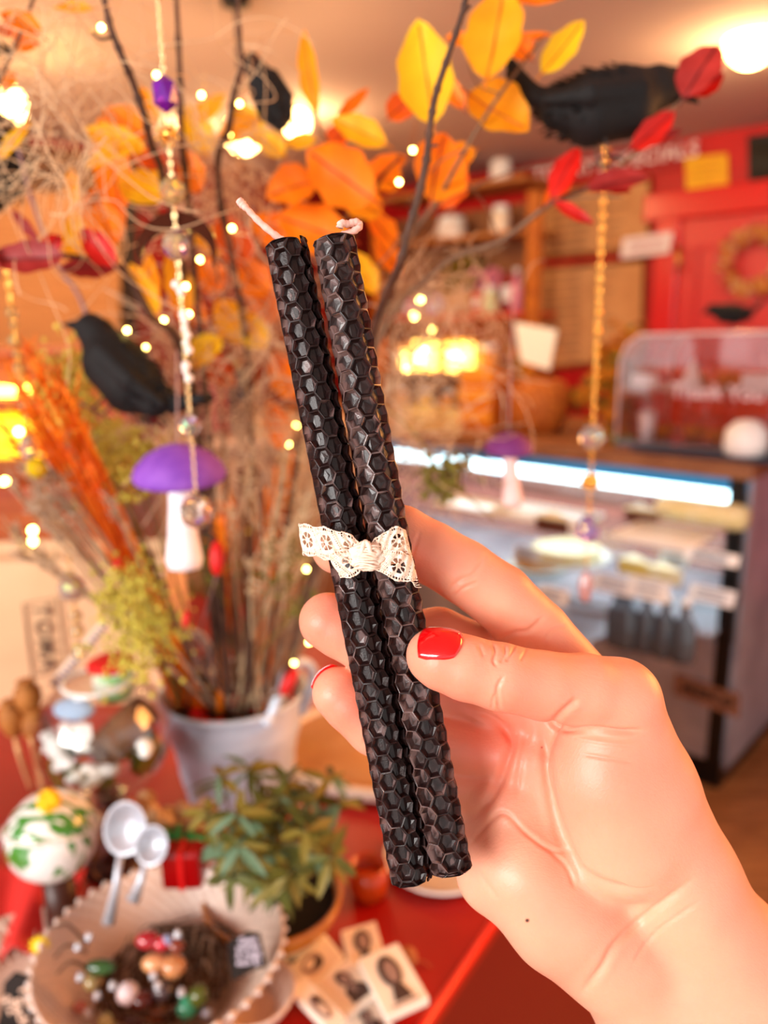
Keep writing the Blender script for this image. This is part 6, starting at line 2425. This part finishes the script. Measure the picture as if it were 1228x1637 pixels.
# silver spoons
silv = M('polished_silver', (.80, .82, .86), .4, metal=.5)
for k, (x, y, a1, wb_, ln, lb) in enumerate(((200, 1325, -1.75, 36, 110, 'largest silver spoon with its bowl up and handle towards the cut-glass bowl'), (242, 1352, -1.9, 27, 60, 'smaller silver spoon on the right'))):
    c = P(x, y, .578 - .006 * k)
    s = .578 / FPX
    t = thing('silver_spoon', lb, 'spoon', tuple(c))
    dv = (Vector(R_) * math.cos(a1) + Vector(U_) * math.sin(a1)).normalized()
    T = frame(c, -dv, z=(-Vector(F_) + Vector(U_) * .4).normalized())
    T = frame(c, -dv, y=T.col[1].to_3d())
    b = B()
    vs, fs = [], []
    for i in range(9):
        f = i / 8
        for j in range(24):
            a = 2 * PI * j / 24
            vs.append((wb_ * 1.25 * s * f * math.cos(a), wb_ * s * f * math.sin(a), -.010 * (1 - f * f)))
    for i in range(8):
        for j in range(24):
            q = (i * 24 + j, i * 24 + (j + 1) % 24, (i + 1) * 24 + (j + 1) % 24, (i + 1) * 24 + j)
            fs.append(q)
    b.add(vs, fs, T)
    o = b.build('bowl', silv, t)
    o.modifiers.new('t', 'SOLIDIFY').thickness = .001
    b = B()
    b.tube([T @ Vector((-wb_ * 1.2 * s, 0, 0)), T @ Vector((-wb_ * 1.2 * s - ln * s * .5, 0, -.003)), T @ Vector((-wb_ * 1.2 * s - ln * s, 0, 0))], [.0025, .003, .005], 8)
    b.build('handle', silv, t)
# bark strip with moss behind the plant
t = thing('mossy_bark', 'pale strip of bark with green moss lying between globe and plant', 'bark', tuple(PZ(290, 1345, TZ)))
b = B()
for k in range(60):
    f = rnd.random()
    c = P(200 + 135 * f, 1292 + 26 * math.sin(f * 3), .62) + Vector((rnd.gauss(0, .003), rnd.gauss(0, .008), rnd.gauss(0, .004)))
    b.ball(c, rnd.uniform(.004, .009), 8, 6, noise=.15)
b.build('bark', M('pale_bark', (.85, .70, .52), .8, col2=(.55, .40, .25), scale=60, bump=1, bscale=200), t)
b = B()
for k in range(40):
    c = P(270 + rnd.gauss(0, 24), 1338 + rnd.gauss(0, 5), .60)
    b.ball(c, rnd.uniform(.002, .005), 6, 5)
b.build('moss', M('emerald_moss', (.20, .55, .28), .8), t)
# red cloths and boxes
for q, lb, nm, cat, zt_ in (([(-140, 1420), (60, 1382), (128, 1400), (92, 1505), (-30, 1560), (-140, 1560)], 'folded red cloth at the left edge below the bauble', 'red_cloth', 'cloth', .03),):
    t = thing(nm, lb, cat, tuple(PZ(20, 1460, TZ)))
    b = B()
    nu, nv = 30, 16
    vs, fs = [], []
    A0, A1, B0, B1 = PZ(-120, 1400, TZ + zt_), PZ(140, 1400, TZ + zt_), PZ(-160, 1600, TZ + .004), PZ(110, 1520, TZ + .004)
    for i in range(nu + 1):
        for j in range(nv + 1):
            u, v = i / nu, j / nv
            p = A0.lerp(A1, u).lerp(B0.lerp(B1, u), v)
            p.z += (.012 * math.sin(u * 19 + v * 1.5) * (.3 + .7 * v) + .012) * (1 - .2 * v)
            vs.append(p)
    for i in range(nu):
        for j in range(nv):
            a = i * (nv + 1) + j
            fs.append((a, a + 1, a + nv + 2, a + nv + 1))
    b.add(vs, fs)
    o = b.build('cloth', M('coral_red_cloth', (.88, .22, .20), .45), t)
    o.modifiers.new('t', 'SOLIDIFY').thickness = .0015
t = thing('red_box', 'glossy dark red box in front of the bark strip', 'box', tuple(PZ(290, 1420, TZ)))
ybox(255, 322, 1365, 1425, .585, .04, 'carton', M('glossy_dark_red', (.60, .02, .03), .2), t)
ybox(285, 292, 1364, 1425, .584, .042, 'ribbon', M('bright_red_ribbon', (.85, .1, .1), .3), t, 0)

# ------------------------------------------------------------------ cut-glass bowl with trinkets
cg = M('cut_glass', (.95, .86, .80), .14, trans=.12, ior=1.4, col2=(.95, .84, .76), scale=10)
bc = PZ(268, 1600, TZ + .012)
rbw = 190 * pxs(bc)
bowl = thing('cut_glass_bowl', 'wide diamond-cut glass bowl full of stones and trinkets', 'bowl', tuple(bc))
b = B()
nu, nv = 288, 54
vs, fs = [], []
for j in range(nv + 1):
    f = j / nv
    for i in range(nu):
        a = 2 * PI * i / nu
        rr_ = rbw * (.35 + .65 * f)
        z_ = .048 * f ** 1.7
        tri = lambda x: abs((x % 1) - .5) * 2
        g = tri(i / nu * 48 + f * 9) * .5 + tri(i / nu * 48 - f * 9) * .5
        z_ += .0030 * g * (f > .3)
        if j == nv:
            z_ += .0016 * tri(i / nu * 48)
            rr_ *= 1 + .01 * tri(i / nu * 48)
        vs.append((bc.x + rr_ * math.cos(a), bc.y + rr_ * math.sin(a), bc.z + z_))
vs.append((bc.x, bc.y, bc.z))
for j in range(nv):
    for i in range(nu):
        k = (i + 1) % nu
        fs.append((j * nu + i, j * nu + k, (j + 1) * nu + k, (j + 1) * nu + i))
for i in range(nu):
    fs.append((i, len(vs) - 1, (i + 1) % nu))
b.add(vs, fs)
o = b.build('dish', cg, bowl)
o.modifiers.new('t', 'SOLIDIFY').thickness = .002
b = B()
for k in range(48):
    a = 2 * PI * k / 48
    b.ball(bc + Vector((rbw * 1.01 * math.cos(a), rbw * 1.01 * math.sin(a), .050)), .0021, 8, 6)
b.build('rim_bead', M('bright_glass_bead', (1, .95, .92), .08, trans=.3), bowl)
b = B()
b.lathe([(0, 0), (rbw * .3, 0), (rbw * .32, .004), (rbw * .3, .012), (0, .013)], 24, Matrix.Translation((bc.x, bc.y, TZ)))
b.build('foot', cg, bowl)
# second textured glass dish at the left and one below the right tag
for (x, y, rpx_, lb) in ((40, 1600, 150, 'textured tan glass dish at the lower left corner'), (405, 1625, 70, 'small ribbed glass dish below the right chalk tag')):
    c = PZ(x, y, TZ + .002)
    r_ = rpx_ * pxs(c)
    t = thing('glass_dish', lb, 'dish', tuple(c))
    b = B()
    b.lathe([(0, .003), (r_ * .5, .003), (r_ * .8, .010), (r_, .022), (r_ * 1.01, .024), (r_ * .98, .025), (r_ * .8, .014), (r_ * .5, .007), (0, .007)], 72, Matrix.Translation(c), rfun=lambda a, k: 1 + .015 * math.sin(a * 24))
    b.build('dish', cg, t)
    b = B()
    for k in range(36):
        a = 2 * PI * k / 36
        b.tube([c + Vector((r_ * f * math.cos(a + q), r_ * f * math.sin(a + q), .009 + .016 * max(0, (f - .5) / .5))) for f, q in ((.5, 0), (.75, .06), (.98, .12))], .0009, 4)
    b.build('cut_rib', cg, t)
# nest of wire and twigs in the bowl
nest = thing('twig_nest', 'dark tangled nest of wire and twigs lying in the cut-glass bowl', 'nest', tuple(bc))
b = B()
nm_ = M('nest_twig', (.34, .23, .15), .6)
cN = P(250, 1555, dep(bc) - .045)
for k in range(110):
    a = rnd.uniform(0, 2 * PI)
    r1 = rbw * rnd.uniform(.12, .52)
    pts = []
    for s_ in range(7):
        aa = a + s_ * rnd.uniform(.12, .3)
        pts.append(bc + Vector((r1 * math.cos(aa), r1 * math.sin(aa), .022 + rnd.uniform(-.008, .012))))
    b.tube(spline(pts, 3), rnd.uniform(.0005, .0012), 4)
b.build('twig', nm_, nest)
for (x0, y0, x1, y1) in ((130, 1500, 90, 1480), (128, 1512, 88, 1530), (135, 1540, 92, 1556), (300, 1500, 330, 1480), (310, 1510, 345, 1505), (315, 1530, 340, 1560), (330, 1540, 345, 1490)):
    d_ = dep(bc) - .04
    b = B()
    b.tube(spline([P(x0 + 10, y0 + 10, d_ + .005), P((x0 + x1) / 2, (y0 + y1) / 2 - 10, d_ - .01), P(x1, y1, d_)], 6), .0011, 5)
    b.build('curled_wire', nm_, nest)
tr_items = [(248, 1540, 22, 15, 'tan_stone', (.88, .62, .42), 'pair member: left tan egg-shaped stone in the bowl', 'stone'), (277, 1545, 20, 18, 'tan_stone', (.80, .54, .34), 'right tan egg-shaped stone in the bowl', 'stone'),
            (204, 1588, 18, 18, 'pearl_bead', (.97, .90, .92), 'large white pearl bead in the bowl', 'bead'), (300, 1610, 18, 18, 'turquoise_stone', (.25, .72, .56), 'round turquoise green stone at the right of the bowl', 'stone'),
            (318, 1592, 16, 18, 'agate_stone', (.35, .42, .15), 'olive stone behind the turquoise stone', 'stone'), (160, 1546, 26, 12, 'jade_stone', (.15, .35, .15), 'dark green glossy stone at the left of the bowl', 'stone'),
            (148, 1570, 14, 14, 'honey_bead', (.60, .52, .32), 'honey coloured glass bead at the left of the bowl', 'bead'), (236, 1503, 20, 14, 'crimson_bead', (.65, .08, .15), 'crimson bead at the back of the bowl', 'bead'),
            (258, 1508, 14, 11, 'crimson_bead', (.80, .08, .20), 'small bright crimson bead at the back of the bowl', 'bead'), (228, 1600, 20, 16, 'garnet_stone', (.35, .08, .05), 'dark garnet stone right of the pearl', 'stone'),
            (260, 1585, 16, 13, 'grey_agate', (.30, .25, .27), 'dark grey agate in the middle of the bowl', 'stone'), (172, 1632, 16, 12, 'ivory_bead', (.90, .88, .60), 'pale yellow bead at the front of the bowl', 'bead'),
            (252, 1620, 18, 14, 'amber_bead', (.60, .28, .08), 'brown amber bead at the front of the bowl', 'bead'), (215, 1630, 20, 13, 'plum_stone', (.35, .22, .25), 'plum coloured stone at the front of the bowl', 'stone'),
            (128, 1610, 12, 10, 'coral_bead', (.75, .42, .35), 'coral bead at the lower left of the bowl', 'bead'), (282, 1512, 14, 10, 'rust_stone', (.50, .18, .08), 'rust coloured stone behind the tan stones', 'stone'),
            (330, 1620, 9, 8, 'clear_bead', (.8, .85, .95), 'tiny clear bead right of the turquoise stone', 'bead'), (268, 1502, 9, 8, 'clear_bead', (.55, .6, .75), 'tiny blue-grey bead beside the crimson beads', 'bead')]
for x, y, wx, wy, nm, colr, lb, cat in tr_items:
    lb = lb.replace('pair member: ', '')
    d_ = dep(bc) - .036
    c = P(x, y, d_)
    s = d_ / FPX
    t = thing(nm, lb, cat, tuple(c))
    m_ = M('mat_' + nm + '%02d' % (int(colr[0] * 50)), colr, .12, coat=.8, sss=.1)
    b = B()
    b.ball((0, 0, 0), (wx * s, min(wx, wy) * s, wy * s), 18, 12, frame(c, R_, z=U_), noise=.0)
    b.build('stone' if cat == 'stone' else 'ball', m_, t)
    if cat == 'bead':
        b = B()
        b.tube([c + Vector(R_) * wx * s * a + Vector(F_) * 0 for a in (-1.06, 1.06)], wx * s * .22, 8)
        b.build('hole_collar', gold, t)
for k, (x, y) in enumerate(((142, 1496), (124, 1512), (245, 1558), (252, 1574), (290, 1585), (180, 1574), (128, 1560), (155, 1590), (284, 1492), (140, 1618))):
    c = P(x, y, dep(bc) - .046)
    t = tag(thing('rhinestone', 'tiny sparkling clear rhinestone among the trinkets in the bowl', 'rhinestone', tuple(c), group='rhinestones in the cut-glass bowl'))
    b = B(); gem(b, c, .0026, 8, 4); link('facets', b.mesh('facets'), M('rhinestone_clear', (.95, .97, 1), .03, metal=.5), t, smooth=False)
    b = B(); b.lathe([(.0022, -.001), (.0027, -.001), (.0027, -.0022), (.0, -.0024)], 10, Matrix.Translation(c)); link('setting', b.mesh('setting'), silv, t)

# black tags with handwriting
chalkboard = M('chalkboard_black', (.11, .06, .03), .7)
chalk = M('chalk_pink_white', (.93, .78, .68), .7)
chalk2 = M('chalk_lilac_white', (.85, .80, .86), .7)


def tagboard(outline, d, label, lines, mat, nrm_tilt=0):
    c = P(sum(p[0] for p in outline) / len(outline), sum(p[1] for p in outline) / len(outline), d)
    t = thing('chalk_tag', label, 'tag', tuple(c))
    prism([P(x, y, d) for x, y in outline], Vector(F_) * .003, 'board', chalkboard, t, .0006)
    for txt, x, y, dx, dy, size in lines:
        xv = (Vector(R_) * dx - Vector(U_) * dy).normalized()
        label_text(txt, P(x, y, d - .0008), xv, Vector(U_) * dx + Vector(R_) * dy, size * d / FPX, mat, t, 'handwriting', .0003, 2.2)
    return t


tagboard([(6, 1572), (22, 1556), (40, 1562), (56, 1560), (68, 1566), (70, 1580), (58, 1592), (50, 1640), (30, 1668), (-10, 1660), (0, 1620), (4, 1594)], .545, 'dark wooden tag with pale handwriting at the lower left corner',
         [('Pull', 44, 1594, .42, .9, 24), ('Back', 32, 1618, .42, .9, 24), ('$12', 14, 1606, .42, .9, 20)], chalk)
tagboard([(363, 1508), (395, 1492), (414, 1494), (424, 1535), (426, 1545), (404, 1552), (372, 1570), (366, 1540)], .535, 'small black tag covered in white handwriting at the rim of the cut-glass bowl',
         [('Gem', 396, 1503, 1, -.14, 15), ('stones', 396, 1514, 1, -.12, 14), ('& magic', 398, 1526, 1, -.10, 13), ('each $1', 398, 1538, 1, -.06, 13)], chalk2)
# yellow paper star flower
c = P(65, 1510, .56)
t = thing('paper_flower', 'small yellow star flower above the left chalk tag', 'flower', tuple(c))
b = B()
for k in range(12):
    a = 2 * PI * k / 12
    dv = (Vector(R_) * math.cos(a) + Vector(U_) * math.sin(a) - Vector(F_) * .2)
    b.tube([c, c + dv * .004, c + dv * .008], [.001, .0018, .0003], 5)
b.build('petals', M('petal_yellow', (1, .88, .05), .6), t)
b = B()
b.ball(c - Vector(F_) * .001, .0022, 8, 6)
b.tube([c, c + Vector(F_) * .01 - Vector(U_) * .02], .0007, 4)
b.build('centre', M('flower_centre', (.85, .65, .05), .6), t)

# ------------------------------------------------------------------ cream picture tiles
tile_m = M('cream_tile', (.99, .95, .88), .35, coat=.3)
sepia = [M('tile_print_ground', (.93, .84, .75), .5), M('tile_print_dark', (.28, .20, .18), .6), M('tile_print_mid', (.62, .50, .46), .6)]


def tile(q, z, label, ground=0, style=0, th=.007):
    """q: three pixel corners (top-left, top-right, bottom-left) lying at height z"""
    A0, A1, A2 = PZ(*q[0], z), PZ(*q[1], z), PZ(*q[2], z)
    X, Y = A1 - A0, A2 - A0
    A3 = A0 + X + Y
    c = (A0 + A3) / 2
    t = thing('picture_tile', label, 'tile', tuple(c))
    tb_ = prism([A0, A2, A3, A1], Z * -th, 'tile_body', tile_m, t, .0008)
    b = B()
    up = Z * .0004

    def pl(pts, mi, lift):
        vs = [A0 + X * u + Y * v + Z * lift for u, v in pts]
        n = len(vs)
        vs2 = [v - Z * .0003 for v in vs]
        b.add(vs + vs2, [tuple(range(n))] + [(i, (i + 1) % n, (i + 1) % n + n, i + n) for i in range(n)], mi=mi)

    def ell(cx, cy, rx, ry, mi, lift, a0=0, a1=2 * PI, n=24):
        pl([(cx + rx * math.cos(a0 + (a1 - a0) * i / n), cy + ry * math.sin(a0 + (a1 - a0) * i / n)) for i in range(n)], mi, lift)

    m = .08
    if ground:
        pl([(m, m), (1 - m, m), (1 - m, 1 - m), (m, 1 - m)], 0, .0004)
    if style == 0:      # seated figure with bust
        pl([(.25, .92), (.30, .62), (.42, .52), (.60, .52), (.74, .64), (.80, .92)], 1, .0008)
        ell(.5, .34, .15, .20, 1, .0009)
        ell(.51, .37, .09, .13, 2, .0013)
        pl([(.44, .55), (.56, .55), (.53, .72), (.47, .72)], 2, .0012)
    elif style == 1:    # profile in an oval
        ell(.5, .40, .24, .27, 1, .0008)
        ell(.52, .42, .13, .18, 2, .0012)
        pl([(.30, .88), (.38, .66), (.62, .66), (.72, .88)], 1, .0010)
        pl([(.2, .92), (.8, .92), (.8, .95), (.2, .95)], 2, .0012)
    else:               # soft floral blot
        ell(.45, .60, .28, .24, 2, .0008)
        ell(.55, .52, .16, .14, 1, .0010)
        ell(.42, .66, .13, .12, 0, .0013)
    b.build('print', sepia, tb_, smooth=False)


tile([(545, 1488), (600, 1472), (560, 1555)], TZ + .010, 'cream tile with a dark bust portrait, farthest of the tiles', 1, 1)
tile([(520, 1492), (552, 1530), (462, 1545)], TZ + .010, 'tilted grey tile with a faded scene beside the plant pot', 1, 2)
tile([(572, 1532), (636, 1506), (618, 1625)], TZ + .022, 'bright white tile with an oval portrait, uppermost at the right', 0, 1)
tile([(500, 1570), (560, 1530), (556, 1622)], TZ + .014, 'tan tile with a dark-haired bust in the middle of the pile', 1, 0)
tile([(462, 1580), (486, 1558), (530, 1650)], TZ + .020, 'white tile with a brown floral blot at the front', 0, 2)
tile([(440, 1545), (456, 1530), (482, 1590)], TZ + .008, 'small tan tile edge next to the glass dish', 1, 2)
tile([(548, 1625), (606, 1598), (570, 1668)], TZ + .006, 'white tile half under the oval portrait tile', 0, 0)
c = PZ(652, 1530, TZ + .008)
t = thing('twine_ball', 'small ball of orange-brown twine behind the oval portrait tile', 'twine', tuple(c))
b = B()
for k in range(26):
    ax1 = Vector((rnd.gauss(0, 1), rnd.gauss(0, 1), rnd.gauss(0, 1))).normalized()
    s1 = ax1.orthogonal().normalized()
    s2 = ax1.cross(s1)
    b.tube([c + (s1 * math.cos(a) + s2 * math.sin(a)) * .0072 for a in [2 * PI * i / 16 for i in range(16)]], .0006, 4, closed=True)
b.build('wound_twine', M('twine', (.75, .48, .30), .8), t)
b = B()
b.tube(spline([c + Vector((.006, 0, -.004)), c + Vector((.012, .002, -.006)), c + Vector((.018, -.004, -.006))], 5), .0006, 4)
b.build('loose_end', M('twine', (.75, .48, .30), .8), t)
# amber tealight glass behind the pot
c = PZ(590, 1430, TZ)
t = thing('amber_tealight', 'small amber glass candle holder between the pot and the candle ends', 'candle holder', tuple(c))
b = B()
b.lathe([(0, 0), (.014, 0), (.017, .01), (.016, .032), (.015, .032), (.015, .012), (.0, .004)], 24, Matrix.Translation(c))
b.build('glass', M('amber_glass', (.85, .30, .08), .1, trans=.3), t)
b = B()
b.lathe([(0, .012), (.0135, .012), (.0135, .018), (0, .018)], 18, Matrix.Translation(c))
b.build('wax', M('orange_wax', (.95, .45, .15), .5), t)
